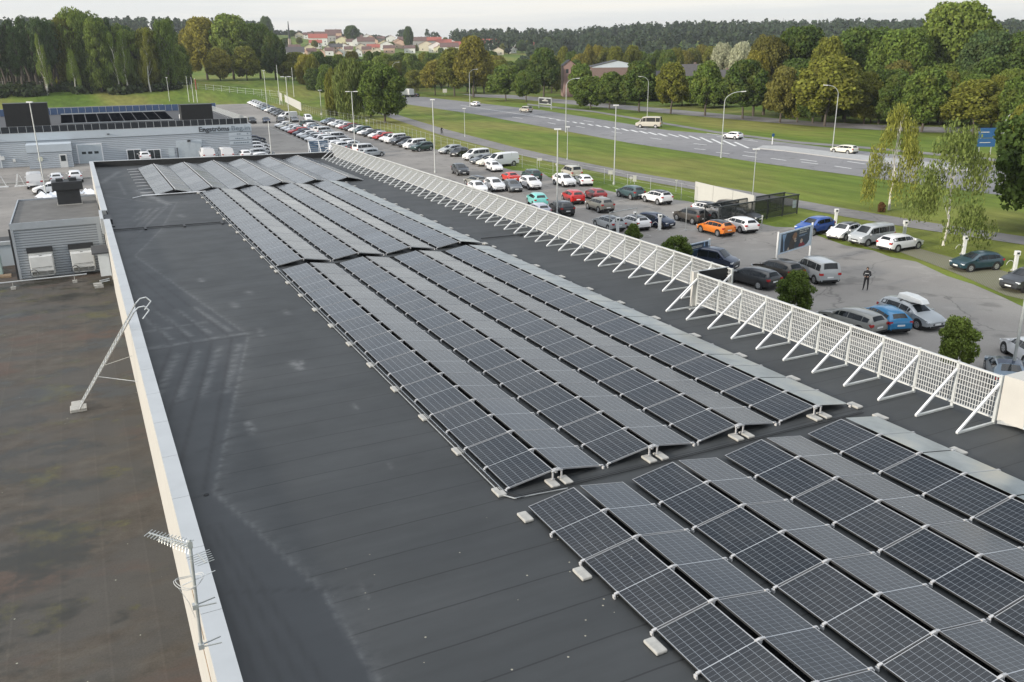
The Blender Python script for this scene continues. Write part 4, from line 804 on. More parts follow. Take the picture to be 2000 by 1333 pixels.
def car_parts(kind):
    K = ST[kind]; st = K['st']; cw, rf, rr, tl = K['cw'], K['rf'], K['rr'], K['tl']; mb = MB(); ring = []
    for (x, zb, ze, zt, wb, wt) in st:
        hp = [(0, zb), (wb*.86, zb), (wb*.98, zb+.14), (wb, (zb+ze)/2+.05), (wb*.965, ze), ((wt+.035) if zt-ze > .25 else (wb*.9+wt*.1), zt-(.09 if zt-ze > .25 else .03)), (wt*.86, zt), (wt*.45, zt+.018), (0, zt+.025)]
        ring.append([(x, y, z) for y, z in hp]+[(x, -y, z) for y, z in hp[-2:0:-1]])
    n = len(ring[0])
    for a, b in zip(ring[:-1], ring[1:]):
        o = len(mb.v); mb.v += a+b; mb.f += [(o+i, o+(i+1) % n, o+n+(i+1) % n, o+n+i) for i in range(n)]; mb.mi += [1 if i in (0, 1, n-1, n-2) else 0 for i in range(n)]
    for rgi, rev in ((ring[0], 0), (ring[-1], 1)):
        o = len(mb.v); mb.v += rgi; f = tuple(range(o, o+n)); mb.f.append(f[::-1] if not rev else f); mb.mi.append(0)
    L, W = K['L'], K['W']; xw = L*.305; R_ = .33 if kind not in ('bigvan', 'camper', 'suv') else .36
    for sx in (1, -1):
        for sy in (1, -1):
            wy = np.interp(xw*sx, [s[0] for s in st][::-1], [s[4] for s in st][::-1])
            mb.disc((xw*sx, sy*(wy-.10), R_+.02), R_+.075, (0, 1, 0), .215, 20, 1)
    # grille and lower bumper
    f0 = st[0]; mb.box(f0[0]-.03, f0[0]+.012, -.42, .42, f0[2]-.06, f0[3]-.10, 1); mb.box(f0[0]-.05, f0[0]+.01, -.6, .6, f0[1]+.0, f0[1]+.12, 1)
    r0 = st[-1]; mb.box(r0[0]-.012, r0[0]+.05, -.66, .66, r0[1]-.0, r0[1]+.12, 1)
    # mirrors
    xm_ = st[cw][0]-.28
    for sy in (1, -1): mb.box(xm_-.08, xm_+.08, sy*(W/2+.0)-.0 if sy > 0 else -W/2-.16, (W/2+.16) if sy > 0 else -W/2, st[cw][2]+.02, st[cw][2]+.16, 0)
    me = mb.mesh(kind+'_body', ['car_paint', 'arch_black'])
    bm = bmesh.new(); bm.from_mesh(me); bmesh.ops.remove_doubles(bm, verts=bm.verts, dist=.001); bmesh.ops.recalc_face_normals(bm, faces=bm.faces)
    for f in bm.faces: f.smooth = f.material_index == 0
    for e in bm.edges:
        if len(e.link_faces) == 2 and e.calc_face_angle(0) > R(38): e.smooth = False
    bm.to_mesh(me); bm.free(); parts = {'body': me}
    def P3(i, j): return Vector(ring[i][j])
    def quad(a, b, c, d, off, u0=.06, u1=.94, v0=.08, v1=.9):
        L4 = lambda u, v: (a*(1-u)+b*u)*(1-v)+(d*(1-u)+c*u)*v
        nrm = (b-a).cross(d-a).normalized(); 
        q = [L4(u0, v0), L4(u1, v0), L4(u1, v1), L4(u0, v1)]; return q, nrm
    def glass(quads, out, name):
        m_ = MB()
        for q, nr in quads:
            if nr.dot(Vector(out)) < 0: nr = -nr
            m_.add([p+nr*.014 for p in q], [(0, 1, 2, 3)])
        parts[name] = m_.mesh(kind+'_'+name, 'car_glass')
    nn = len(ring[0])
    # windscreen & rear window over the top points 6..10
    def topq(i, j, u0, u1): return [quad(P3(i, 6), P3(i, nn-6), P3(j, nn-6), P3(j, 6), 0, .03, .97, u0, u1)]
    # centre-line points are higher, so lift the glass along its normal
    def arc(i, j, v0, v1, out, name):
        m_ = MB(); idx = [6, 7, 8, nn-7, nn-6]; rows = []
        for v in (v0, v1): rows.append([P3(i, k)*(1-v)+P3(j, k)*v for k in idx])
        nr = (rows[0][4]-rows[0][0]).cross(rows[1][0]-rows[0][0]).normalized()
        if nr.dot(Vector(out)) < 0: nr = -nr
        for r_ in rows: r_[0] = r_[0]*.94+r_[4]*.06; r_[4] = r_[4]*.94+r_[0]*.06
        m_.add([p+nr*.012 for p in rows[0]+rows[1]], [(k, k+1, k+6, k+5) for k in range(4)]); parts[name] = m_.mesh(kind+'_'+name, 'car_glass')
    arc(cw, rf, .06, .93, (1, 0, .5), 'windscreen'); 
    if kind in ('bigvan',): pass
    else: arc(rr, tl, .08, .80, (-1, 0, .4), 'rear_window')
    for sy, nm in ((1, 'side_window'), (-1, 'side_window_r')):
        qs = []; j4, j5 = (4, 5) if sy == 1 else (nn-4, nn-5); rng = [(cw, rf), (rf, rf+1)]
        if kind not in ('bigvan',): rng += [(k, k+1) for k in range(rf+1, rr)]
        if kind == 'van_panel': rng = rng[:2]
        for a, b in rng:
            A, B, Cc, D_ = P3(a, j4), P3(b, j4), P3(b, j5), P3(a, j5)
            if a == cw: A2 = A*.55+B*.45; D2 = P3(a, j5)*.28+P3(b, j5)*.72; q = [A2+(D2-A2)*.12, B+(Cc-B)*.1+(A-B)*.03, B+(Cc-B)*.86+(D_-Cc)*.05, A2*.1+D2*.9+(B-A)*.0+Vector((0, 0, -.02))]; nr = (B-A).cross(Cc-B).normalized(); qs.append((q, nr))
            else: qs.append(quad(A, B, Cc, D_, 0, .03, .97, .1, .86))
        glass(qs, (0, sy, 0), nm)
    f1 = st[1]; hl = MB(); tlm = MB()
    for sy in (1, -1):
        a, b = sorted((sy*f1[4]*.99, sy*(f1[4]*.62))); hl.box(f1[0]-.10, f1[0]+.07, a, b, f1[2]-.03, f1[3]-.045)
        parts['headlight' if sy == 1 else 'headlight_r'] = hl.mesh(kind+'_headlight', 'headlamp'); hl = MB()
        rr_ = st[-2]; zt_ = rr_[2]; a, b = sorted((sy*rr_[4]*.995, sy*(rr_[4]*.70)))
        tlm.box(rr_[0]-.085, rr_[0]+.16, a, b, zt_-.20, zt_-.03); parts['tail_light' if sy == 1 else 'tail_light_r'] = tlm.mesh(kind+'_tail_light', 'taillamp'); tlm = MB()
    parts['number_plate'] = MB().box(f0[0]+.0, f0[0]+.02, -.26, .26, .42, .53).mesh('plate', 'plate'); parts['number_plate_r'] = MB().box(r0[0]-.02, r0[0]-.0, -.26, .26, .62, .73).mesh('plate', 'plate')
    wl = MB().disc((0, 0, 0), R_, (0, 1, 0), .21, 20); parts['wheel'] = wl.mesh('wheel', 'rubber')
    rm = MB().disc((0, 0, 0), R_*.66, (0, 1, 0), .222, 14)
    parts['rim'] = rm.mesh('rim', 'rim_metal')
    sp = MB()
    for k in range(5): a = 2*math.pi*k/5; c_, s_ = math.cos(a+.63), math.sin(a+.63); sp.disc((c_*R_*.40, 0, s_*R_*.40), R_*.115, (0, 1, 0), .226, 6)
    parts['hole'] = sp.mesh('hole', 'arch_black'); parts['_w'] = (xw, R_, [np.interp(xw*s, [q[0] for q in st][::-1], [q[4] for q in st][::-1]) for s in (1, -1)]); return parts
CAR = {k: car_parts(k) for k in ST}
PAINT = dict(white=(.72, .72, .72), cream=(.6, .58, .5), silver=(.34, .36, .37), grey=(.10, .11, .12), darkgrey=(.04, .043, .047), black=(.012, .013, .015), navy=(.012, .022, .05), blue=(.015, .07, .30), cyanblue=(.01, .17, .36), red=(.42, .015, .012), darkred=(.22, .012, .012), scarlet=(.55, .03, .015),
             teal=(.16, .50, .46), petrol=(.04, .075, .08), darkteal=(.012, .04, .055), orange=(.72, .20, .02), bronze=(.20, .19, .165), brown=(.055, .048, .04), beige=(.42, .40, .34), bluegrey=(.16, .21, .26), lilac=(.45, .46, .52), green=(.02, .05, .045), greysilver=(.22, .22, .20))
NCAR = 0
def car(px, py, kind, colour, head, label, group='parked cars', full=True, g=None, roof=None, windows=True, name='parked_car', cat='car', sc=1):
    global NCAR; NCAR += 1
    p = G(px, py) if g is None else g
    t = thing(name, label, cat, (p[0], p[1], GZ+.03 if g is None else p[2]), R(head), group, sc); K = CAR[kind]; c = (*PAINT[colour], 1)
    b = obj('body', K['body'], t); b.color = c
    obj('windscreen', K['windscreen'], t)
    if 'rear_window' in K and windows: obj('rear_window', K['rear_window'], t)
    if windows or kind == 'bigvan': obj('side_window', K['side_window'], t); obj('side_window', K['side_window_r'], t)
    else: obj('side_window', K['side_window'], t)
    obj('headlight', K['headlight'], t); obj('headlight', K['headlight_r'], t); obj('tail_light', K['tail_light'], t); obj('tail_light', K['tail_light_r'], t)
    if full: obj('number_plate', K['number_plate'], t); obj('number_plate', K['number_plate_r'], t)
    xw, R_, wy = K['_w']
    for i, sx in enumerate((1, -1)):
        for sy in (1, -1):
            w_ = obj('wheel', K['wheel'], t, loc=(xw*sx, sy*(wy[i]-.095), R_))
            r_ = obj('rim', K['rim'], w_)
            if full: obj('rim_holes', K['hole'], w_)
    if roof:
        rm = obj('roof', RF(kind), t); rm.color = (*PAINT[roof], 1)
    return t
_rf = {}
def RF(kind):
    if kind not in _rf:
        K = ST[kind]; st = K['st'][K['rf']:K['rr']+1]; m_ = MB(); rows = [[(x, y, z+.008) for y, z in ((wt+.03, zt-.075), (wt*.86, zt+.004), (0, zt+.03), (-wt*.86, zt+.004), (-wt-.03, zt-.075))] for x, zb, ze, zt, wb, wt in st]
        for a, b in zip(rows[:-1], rows[1:]): m_.add(a+b, [(k, k+1, k+6, k+5) for k in range(4)])
        _rf[kind] = m_.mesh(kind+'_roof', 'car_paint', True)
    return _rf[kind]
# ---- near car park
N_ = [
 (1397, 457, 'hatch', 'orange', 92, 'orange hatchback with a black rear window beside the chargers', 'black'),
 (1443, 450, 'estate', 'white', 84, 'white estate car parked beside the orange hatchback', None),
 (1349, 434, 'suv', 'brown', 92, 'dark brown crossover parked behind the orange hatchback', None),
 (1387, 424, 'suv', 'white', -80, 'white crossover facing the camera behind the dark brown crossover', 'black'),
 (1432, 420, 'suv', 'brown', -76, 'brown grey crossover facing the camera in front of the tall white boards', None),
 (1447, 432, 'estate', 'darkgrey', -70, 'dark estate mostly hidden behind the white estate by the cycle cage', None),
 (1280, 443, 'hatch', 'navy', -72, 'black hatchback facing the camera beside a white charger', None),
 (1239, 446, 'hatch', 'white', 86, 'white hatchback with dark tailgate plugged in beside the black hatchback', 'darkgrey'),
 (1189, 447, 'estate', 'silver', 86, 'silver estate with a dark roof just behind the lattice screen', 'darkgrey'),
 (1283, 397, 'suv', 'white', 90, 'white electric crossover with black roof at the lawn edge', 'black'),
 (1231, 387, 'suv', 'petrol', 90, 'green grey crossover with pale wheels at the lawn edge', None),
 (1171, 412, 'suv', 'bronze', 86, 'bronze grey crossover seen from behind near the lattice screen', None),
 (1119, 396, 'suv', 'red', 78, 'bright red car with roof rails in the middle of the car park', None),
 (1163, 390, 'hatch', 'darkred', 78, 'dark red hatchback right behind the bright red car', None),
 (1049, 402, 'suv', 'teal', 76, 'turquoise car seen from behind above the lattice screen', None),
 (1052, 421, 'hatch', 'lilac', 82, 'pale lilac hatchback mostly hidden between turquoise and black cars', None),
 (1096, 419, 'suv', 'black', 82, 'black crossover seen from behind right of the turquoise car', None),
 (1102, 363, 'suv', 'white', -93, 'white crossover facing the camera on the right of the lamp post', None),
 (1116, 347, 'van', 'beige', 82, 'tall beige people carrier near the lawn, seen from behind', None),
 (1140, 361, 'estate', 'white', 72, 'white estate seen from behind at the lawn edge', None),
 (1036, 368, 'suv', 'white', -95, 'rightmost white crossover in the row facing the camera', None),
 (1001, 373, 'hatch', 'grey', -100, 'grey hatchback between two white crossovers in the facing row', None),
 (966, 372, 'suv', 'white', -96, 'white crossover with a dark grille left of the grey hatchback', None),
 (933, 376, 'hatch', 'white', -96, 'white hatchback half hidden behind the top of the lattice screen', None),
 (929, 363, 'hatch', 'greysilver', 95, 'grey black small car behind the half hidden white hatchback', 'darkgrey'),
 (997, 355, 'sedan', 'scarlet', 82, 'scarlet coupe parked behind the facing row', None),
 (1038, 352, 'suv', 'green', 84, 'dark green off road car behind the rightmost white crossover', None),
 (899, 341, 'suv', 'darkgrey', -96, 'dark grey crossover standing alone in the aisle', None),
 (965, 334, 'estate', 'white', -98, 'white estate in front of the large white panel van', None),
 (1590, 456, 'suv', 'blue', -172, 'blue crossover at the edge of the lawn behind the advertising board', None),
 (1648, 465, 'hatch', 'white', -166, 'white electric hatchback with a black roof right of the blue crossover', 'black'),
 (1700, 476, 'van', 'silver', 180, 'silver people carrier between two white cars on the grass paving', None),
 (1757, 487, 'estate', 'white', 2, 'white estate parked tail first right of the silver people carrier', None),
 (1905, 526, 'hatch', 'darkteal', 168, 'dark teal hatchback plugged into the charger on the grass', None),
 (2004, 564, 'suv', 'darkgrey', 178, 'dark grey crossover cut off by the right edge beside the last charger', None),
 (1389, 525, 'van', 'navy', -62, 'dark blue van behind the smaller advertising board', None),
 (1468, 556, 'estate', 'black', 97, 'black estate with roof rails next to the black return panel', None),
 (1517, 544, 'suv', 'brown', 92, 'dark brown car between the black estate and the silver people carrier', None),
 (1592, 546, 'van', 'silver', 74, 'pale silver people carrier with roof rails, facing away', None),
 (1777, 630, 'estate', 'silver', -95, 'silver estate carrying a white roof box', None),
 (1723, 638, 'hatch', 'cyanblue', 72, 'bright blue hatchback between the two silver grey estates', None),
 (1660, 642, 'estate', 'greysilver', 92, 'brown grey estate with roof rails behind the lattice screen', None),
 (1961, 745, 'sedan', 'bluegrey', 42, 'blue grey saloon at the near right edge behind the screen', 'navy'),
 (2008, 705, 'hatch', 'white', 60, 'white car just entering the right edge of the photo', None)]
for px, py, k, c, h, lab, rf_ in N_: car(px, py, k, c, h, lab, 'parked cars', True, roof=rf_, sc=.94)
p = G(1777, 630); rb = thing('roof_box', 'white roof box on the silver estate', 'roof box', (p[0], p[1], GZ+.03+1.40), R(-95))
MB().add([(1.1, -.3, .05), (1.1, .3, .05), (-1.0, .38, .02), (-1.0, -.38, .02), (.85, -.28, .30), (.85, .28, .30), (-.9, .34, .38), (-.9, -.34, .38), (.0, -.38, .4), (0, .38, .4), (0, .42, .02), (0, -.42, .02)], [(0, 1, 5, 4), (2, 3, 7, 6), (4, 5, 9, 8), (8, 9, 6, 7), (1, 10, 9, 5), (10, 2, 6, 9), (0, 4, 8, 11), (11, 8, 7, 3), (0, 11, 3, 2), (0, 2, 10, 1)]).build('shell', 'unit_white', rb, bevel=.05)
MB().box(.4, .46, -.6, .6, -.03, .02).box(-.5, -.44, -.6, .6, -.03, .02).build('roof_bar', 'dark_metal', rb)
for px, py, k, c, h, lab in [(880, 300, 'estate', 'silver', 200, 'silver estate left of the small black and silver hatchback'), (897, 305, 'hatch', 'black', 218, 'black hatchback with a pale bonnet near the lawn'), (930, 313, 'van', 'white', 190, 'white passenger van with side windows near the lawn'), (945, 320, 'estate', 'grey', 190, 'grey estate squeezed between two white vans'), (958, 324, 'estate', 'cream', 190, 'cream estate just left of the large white panel van')]: car(px, py, k, c, h, lab)
car(980, 325, 'bigvan', 'white', 188, 'large white panel van near the lawn, last of the long row', windows=False, name='parked_van', cat='van')
# ---- long rows beyond
def row(lst, a, b, head, where, grp, off=2.2, jit=1.5):
    a = np.array(a, float); b = np.array(b, float)
    for i, (k, c) in enumerate(lst):
        p = a+(b-a)*i/(len(lst)-1); hd = head+random.uniform(-jit, jit); u_ = np.array([math.cos(R(hd)), math.sin(R(hd))]); p = p-u_*off
        vn = k in ('van', 'bigvan')
        car(0, 0, k, c, hd, '%s %s from the far end of %s' % (c+' '+{'hatch': 'hatchback', 'suv': 'crossover', 'estate': 'estate', 'sedan': 'saloon', 'van': 'small van', 'bigvan': 'panel van'}[k], ORD[i]+' vehicle', where), grp, False, g=(p[0], p[1], GZ+.03), windows=k != 'bigvan')
h_, s_, e_, d_, v_, b_ = 'hatch', 'suv', 'estate', 'sedan', 'van', 'bigvan'
row([(h_, 'bluegrey'), (d_, 'black'), (h_, 'white'), (e_, 'silver'), (h_, 'white'), (e_, 'darkred'), (e_, 'black'), (h_, 'white'), (s_, 'petrol'), (d_, 'white'), (e_, 'black'), (h_, 'white'), (e_, 'red'), (h_, 'white'), (v_, 'white'), (s_, 'black'), (h_, 'darkgrey'), (v_, 'white'), (s_, 'green')], (56.9, 225), (54.2, 150), 197, 'the long row beside the fence', 'cars in the long row beside the fence')
row([(h_, 'white'), (h_, 'beige'), (e_, 'white'), (h_, 'white'), (e_, 'red'), (h_, 'navy'), (h_, 'white'), (h_, 'silver'), (e_, 'white'), (v_, 'white'), (v_, 'white'), (e_, 'white'), (s_, 'white')], (44, 219), (40.7, 158), 200, 'the double row, left side', 'cars in the double row')
row([(v_, 'green'), (s_, 'white'), (h_, 'bluegrey'), (e_, 'white'), (v_, 'white'), (h_, 'silver'), (e_, 'white'), (v_, 'white'), (h_, 'grey'), (e_, 'white'), (h_, 'white'), (e_, 'darkgrey'), (v_, 'white'), (e_, 'silver')], (53.5, 216), (47.5, 147), 18, 'the double row, right side', 'cars in the double row')
row([(h_, 'white'), (e_, 'white'), (h_, 'white'), (e_, 'white'), (e_, 'silver'), (h_, 'grey'), (e_, 'bluegrey'), (h_, 'white'), (e_, 'darkgrey'), (h_, 'grey'), (e_, 'darkgrey'), (h_, 'brown'), (b_, 'white')], (58.5, 337), (51.5, 247), 205, 'the farthest row by the grass', 'cars in the farthest row')
row([(h_, 'white'), (s_, 'black'), (h_, 'navy'), (e_, 'darkgrey'), (e_, 'grey'), (v_, 'white')], (38.5, 240), (56.5, 238), -96, 'the short cross row', 'cars in the short cross row', off=-1)
row([(e_, 'navy'), (h_, 'grey'), (e_, 'white'), (h_, 'white'), (e_, 'silver'), (h_, 'white')], (32.5, 185), (27.5, 150), 12, 'the row right of the lettered hall', 'cars beside the lettered hall', off=0)
for i, (px, py, k, c) in enumerate([(405, 312, 'bigvan', 'white'), (441, 311, 'bigvan', 'white'), (478, 311, 'suv', 'white'), (283, 314, 'suv', 'white')]):
    p = G(px, py); car(0, 0, k, c, 90, ['white van roof above the far parapet, left one in front of the sliding doors', 'white van roof above the far parapet, right one in front of the lettering', 'white car roof at the right end of the far parapet', 'white car in front of the two windows of the lettered hall'][i], 'vehicles in front of the lettered hall', True, g=(p[0], p[1]-.5, GZ+.03))
car(70, 366, 'bigvan', 'white', 92, 'white panel van seen from behind in the yard on the left', windows=True, name='parked_van', cat='van')
for px, py, k, c, h, lab in [(112, 358, 'hatch', 'white', 92, 'white car behind the black ventilation stack, left side'), (148, 355, 'suv', 'white', 92, 'white pickup style car behind the far corner of the parapet'), (100, 378, 'hatch', 'white', 185, 'white hatchback with its nose left of the ventilation stack')]: car(px, py, k, c, h, lab)
for i, (px, py) in enumerate([(96, 385), (166, 378)]):
    p = G(px, py); t = thing('tarpaulin_heap', ['heap of white tarpaulin left of the ventilation stack', 'heap of white tarpaulin right of the ventilation stack'][i], 'tarpaulin', (p[0], p[1], GZ+.02)); m_ = MB(); random.seed(i)
    for k in range(9): x, y, s0 = random.uniform(-1.6, 1.6), random.uniform(-1, 1), random.uniform(.4, .9); m_.add([(x-s0, y-.4, .01), (x+s0, y-.5, .01), (x+s0*.8, y+.5, .01), (x-s0*.7, y+.4, .01), (x, y, .3+s0*.4)], [(0, 1, 4), (1, 2, 4), (2, 3, 4), (3, 0, 4)])
    m_.build('sheet', 'tarp', t)
for i, (px, py) in enumerate([(4, 367), (40, 365)]):
    p = G(px, py); t = thing('bicycle_stand', ['grey stand at the left edge of the yard', 'grey stand left of the white panel van in the yard'][i], 'stand', (p[0], p[1], GZ+.02)); MB().bar((-.5, 0, 0), (-.1, 0, 1.7), .18).bar((.6, 0, 0), (.1, 0, 1.5), .1).box(-.7, .8, -.3, .3, 0, .12).build('frame', 'unit_white', t)
for px0, px1, k in [(0, 40, 0)]:
    a = G(-60, 362); b = G(215, 349)
    t = thing('low_wall', 'low grey kerb wall across the yard', 'wall', (a[0], a[1]-2.5, GZ)); MB().bar((0, 0, .12), (b[0]-a[0], 1., .12), .25, .3).build('wall', 'concrete_stone', t)
# ---- on the road
for px, py, k, c, h, lab, nm, ct_ in [(1267, 250, 'camper', 'beige', 130, 'beige camper van driving away on the road', 'camper_van', 'van'), (1431, 272, 'hatch', 'white', 98, 'white hatchback on the road between two street lamps', 'moving_car', 'car'), (1648, 300, 'estate', 'cream', 95, 'cream hatchback on the road beside the island', 'moving_car', 'car'), (928, 208, 'suv', 'white', 98, 'white crossover farthest away on the road, left one', 'moving_car', 'car'), (1027, 220, 'van', 'beige', 100, 'beige silver car on the road left of the dark framed board', 'moving_car', 'car'), (811, 190, 'estate', 'black', 100, 'black car on the road just right of the large bush', 'moving_car', 'car')]:
    car(px, py, k, c, h, lab, 'vehicles driving on the road', True, name=nm, cat=ct_)
p = G(795, 190); tk = thing('truck', 'white grey truck partly hidden behind the bush on the road', 'truck', (p[0], p[1], GZ+.03), R(100))
MB().box(-4, 2, -1.2, 1.2, 1.0, 3.3).build('cargo_box', 'unit_white', tk); MB().box(2.2, 4, -1.15, 1.15, .5, 2.7).build('cab', 'white_metal', tk, bevel=.15); MB().box(-4, 4, -.9, .9, .6, .98).build('chassis', 'dark_metal', tk); MB().box(4.005, 4.03, -1., 1., 1.6, 2.4).build('windscreen', 'car_glass', tk)
for x in (-3, -1.9, 3): 
    for y in (-1.05, 1.05): MB().disc((x, y, .5), .5, (0, 1, 0), .3, 14).build('wheel', 'rubber', tk)
# ================================================================== STREET FURNITURE
def lamp_pole(px, py, top, style, lab, arm=0, r=.09, dirn=None, grp='car park lamps'):
    p = G(px, py); h = hgt(p, top); t = thing('street_lamp', lab, 'street lamp', (p[0], p[1], GZ+.02), 0, grp)
    u = rt0 if dirn is None else np.array(dirn, float)
    if style == 'arm':
        s_ = 1 if arm > 0 else -1; pts = [(0, 0, 0), (0, 0, h-1.6)]
        for a in np.linspace(0, 1, 8)[1:]: pts.append((u[0]*s_*abs(arm)*(1-math.cos(a*math.pi/2)), u[1]*s_*abs(arm)*(1-math.cos(a*math.pi/2)), h-1.6+1.6*math.sin(a*math.pi/2)))
        MB().bar(pts[0], pts[1], .2, n=8, w2=.13).tube(pts[1:], .10, 8).build('pole', 'post_metal', t)
        e = pts[-1]; f = (e[0]+u[0]*s_*.75, e[1]+u[1]*s_*.75, e[2]+.05); MB().bar(e, f, .26, .13).build('lamp_head', 'unit_white', t)
    else:
        MB().bar((0, 0, 0), (0, 0, h), r*2, n=8, w2=r*1.3).build('pole', 'post_metal', t)
        if style == 'tee':
            k = .75; MB().bar((-u[0]*k, -u[1]*k, h+.04), (u[0]*k, u[1]*k, h+.04), .08).build('cross_arm', 'post_metal', t)
            for s_ in (-1, 1): MB().bar((s_*u[0]*.35, s_*u[1]*.35, h+.06), (s_*u[0]*1.15, s_*u[1]*1.15, h+.06), .30, .12).build('lamp_head', 'unit_white', t)
        elif style == 'head': MB().bar((-u[0]*.35, -u[1]*.35, h+.05), (u[0]*.35, u[1]*.35, h+.05), .34, .14).build('lamp_head', 'unit_white', t)
        elif style == 'flood':
            for s_ in (-1, 1): MB().box(s_*.3-.22, s_*.3+.22, -.15, .15, -.15, .15, M=Matrix.Translation((0, 0, h))).build('floodlight', 'unit_white', t)
    MB().disc((0, 0, .15), r*1.9, (0, 0, 1), .3, 8).build('base', 'post_metal', t); return t
lamp_pole(568, 262, 151, 'tee', 'tall twin headed car park lamp among the cars of the double row')
lamp_pole(694, 292, 180, 'tee', 'tall twin headed car park lamp behind the far end of the lattice screen')
lamp_pole(1088, 428, 254, 'head', 'tall car park lamp standing beside the bright red car')
lamp_pole(1199, 361, 207, 'head', 'tall car park lamp on the lawn edge right of a white square sign')
lamp_pole(850, 338, 196, 'head', 'slim car park lamp left of the black crossover at the end of the long row')
lamp_pole(1468, 408, 293, 'head', 'small lamp behind the tall white boards', r=.06)
lamp_pole(908, 268, 213, 'head', 'small path lamp on the lawn right of the cyclist', r=.06)
lamp_pole(1108, 313, 249, 'head', 'small path lamp on the lawn in front of a curved street lamp', r=.06)
lamp_pole(532, 322, 237, 'plain', 'bare grey post right of the lettered hall', r=.08)
lamp_pole(628, 222, 177, 'flood', 'floodlight post between the white banner and the weeping tree')
lamp_pole(91, 384, 201, 'head', 'tall yard lamp crossing in front of the porch of the lettered hall')
lamp_pole(96, 205, 152, 'head', 'lamp at the left rising above the back hall')
lamp_pole(332, 203, 152, 'head', 'lamp at the right end of the back hall')
lamp_pole(523, 222, 139, 'head', 'thin lamp behind the farthest row of cars')
lamp_pole(1972, 752, 398, 'head', 'tall near lamp post at the right edge of the photo', r=.09)
for px, py, top, arm, lab in [(918, 209, 136, 2.2, 'curved street lamp beyond the road, left one above the white crossover'), (770, 188, 122, 2.2, 'curved street lamp nearly hidden by the trees on the far left of the road'), (1105, 259, 154, 2.2, 'curved street lamp at the near side of the road by the dark framed board'),
                              (1264, 229, 150, -2.0, 'street lamp curving left behind the camper van'), (1408, 309, 180, 2.6, 'curved street lamp beside the white hatchback on the road'), (1626, 290, 167, -2.0, 'street lamp curving left beyond the traffic island'), (1952, 312, 215, 3.5, 'curved street lamp rising out of the birch crowns on the right')]:
    lamp_pole(px, py, top, 'arm', lab, arm, grp='street lamps along the road')
for i, (px, py, top) in enumerate([(370, 203, 149), (379, 203, 151), (386, 203, 153), (547, 205, 127), (575, 196, 132), (1140, 207, 178)]):
    p = G(px, py); h = hgt(p, top); t = thing('flagpole', ['left white flagpole right of the back hall', 'middle white flagpole right of the back hall', 'right white flagpole with a furled red and white flag', 'tall bare pole left of the white banner', 'tall bare pole above the white banner', 'short white pole in front of the brown brick building'][i], 'pole', (p[0], p[1], GZ))
    MB().bar((0, 0, 0), (0, 0, h), .22, n=8, w2=.12).build('pole', 'unit_white', t)
    if i == 2: MB().bar((.1, 0, h*.55), (.1, 0, h*.95), .3, .2).build('flag', 'taillamp', t)
def board(name, lab, cat, pts, h0, h1, m, th=.06, posts=True, grp=None):
    a = G(*pts[0]); b = G(*pts[1]); t = thing(name, lab, cat, (a[0], a[1], GZ), math.atan2(b[1]-a[1], b[0]-a[0]), grp); L = math.hypot(b[0]-a[0], b[1]-a[1])
    MB().box(0, L, -th/2, th/2, h0, h1).build('board', m, t)
    if posts: MB().box(L*.15, L*.15+.08, .04, .12, 0, h1-.1).box(L*.85-.08, L*.85, .04, .12, 0, h1-.1).build('post', 'post_metal', t)
    return t, L
board('banner', 'long white banner board by the farthest row of cars', 'banner', [(558, 212), (590, 232)], 2.1, 4.4, 'sign_white'); board('sign', 'small white sign left of the long white banner', 'sign', [(548, 204), (552, 207)], 1.4, 4.2, 'sign_white')
sg = [(1054, 327, 309, 9, 5, 'white rectangular sign on the fence above the scarlet coupe'), (1087, 334, 319, 4, 5, 'small round white sign next to the lamp post by the lawn'), (1192, 352, 333, 9, 8, 'white square sign left of the lamp post on the lawn edge'), (1239, 360, 343, 7, 12, 'taller white sign right of the lamp post on the lawn edge'), (1232, 358, 345, 3, 6, 'tiny white disc beside the taller white sign'),
      (1408, 392, 374, 10, 10, 'white sign fixed above the tall white boards'), (1516, 412, 388, 12, 9, 'white sign behind the cycle cage'), (717, 248, 234, 4, 4, 'round white sign at the foot of the big bush'), (628, 232, 221, 3, 4, 'small round sign at the foot of the floodlight post'), (869, 188, 174, 8, 7, 'white square sign beyond the road on the left'), (484, 183, 170, 6, 9, 'white sign with a red top on the grass field'), (1320, 375, 352, 5, 2, 'thin lamp like sign on the fence')]
for px, py, top, wp, hp, lab in sg:
    p = G(px, py); dist = (p-CP)@fw; h = hgt(p, top); w_ = wp*dist/F; hh = hp*dist/F; t = thing('sign', lab, 'sign', (p[0], p[1], GZ), -YAW, 'white signs')
    MB().box(-.03, .03, -.03, .03, 0, h-hh*.3).build('post', 'post_metal', t)
    if 'round' in lab or 'disc' in lab: MB().disc((0, -.05, h-hh/2), hh/2, (0, 1, 0), .04, 16).build('plate', 'sign_white', t)
    else: MB().box(-w_/2, w_/2, -.07, -.035, h-hh, h).build('plate', 'sign_white', t)
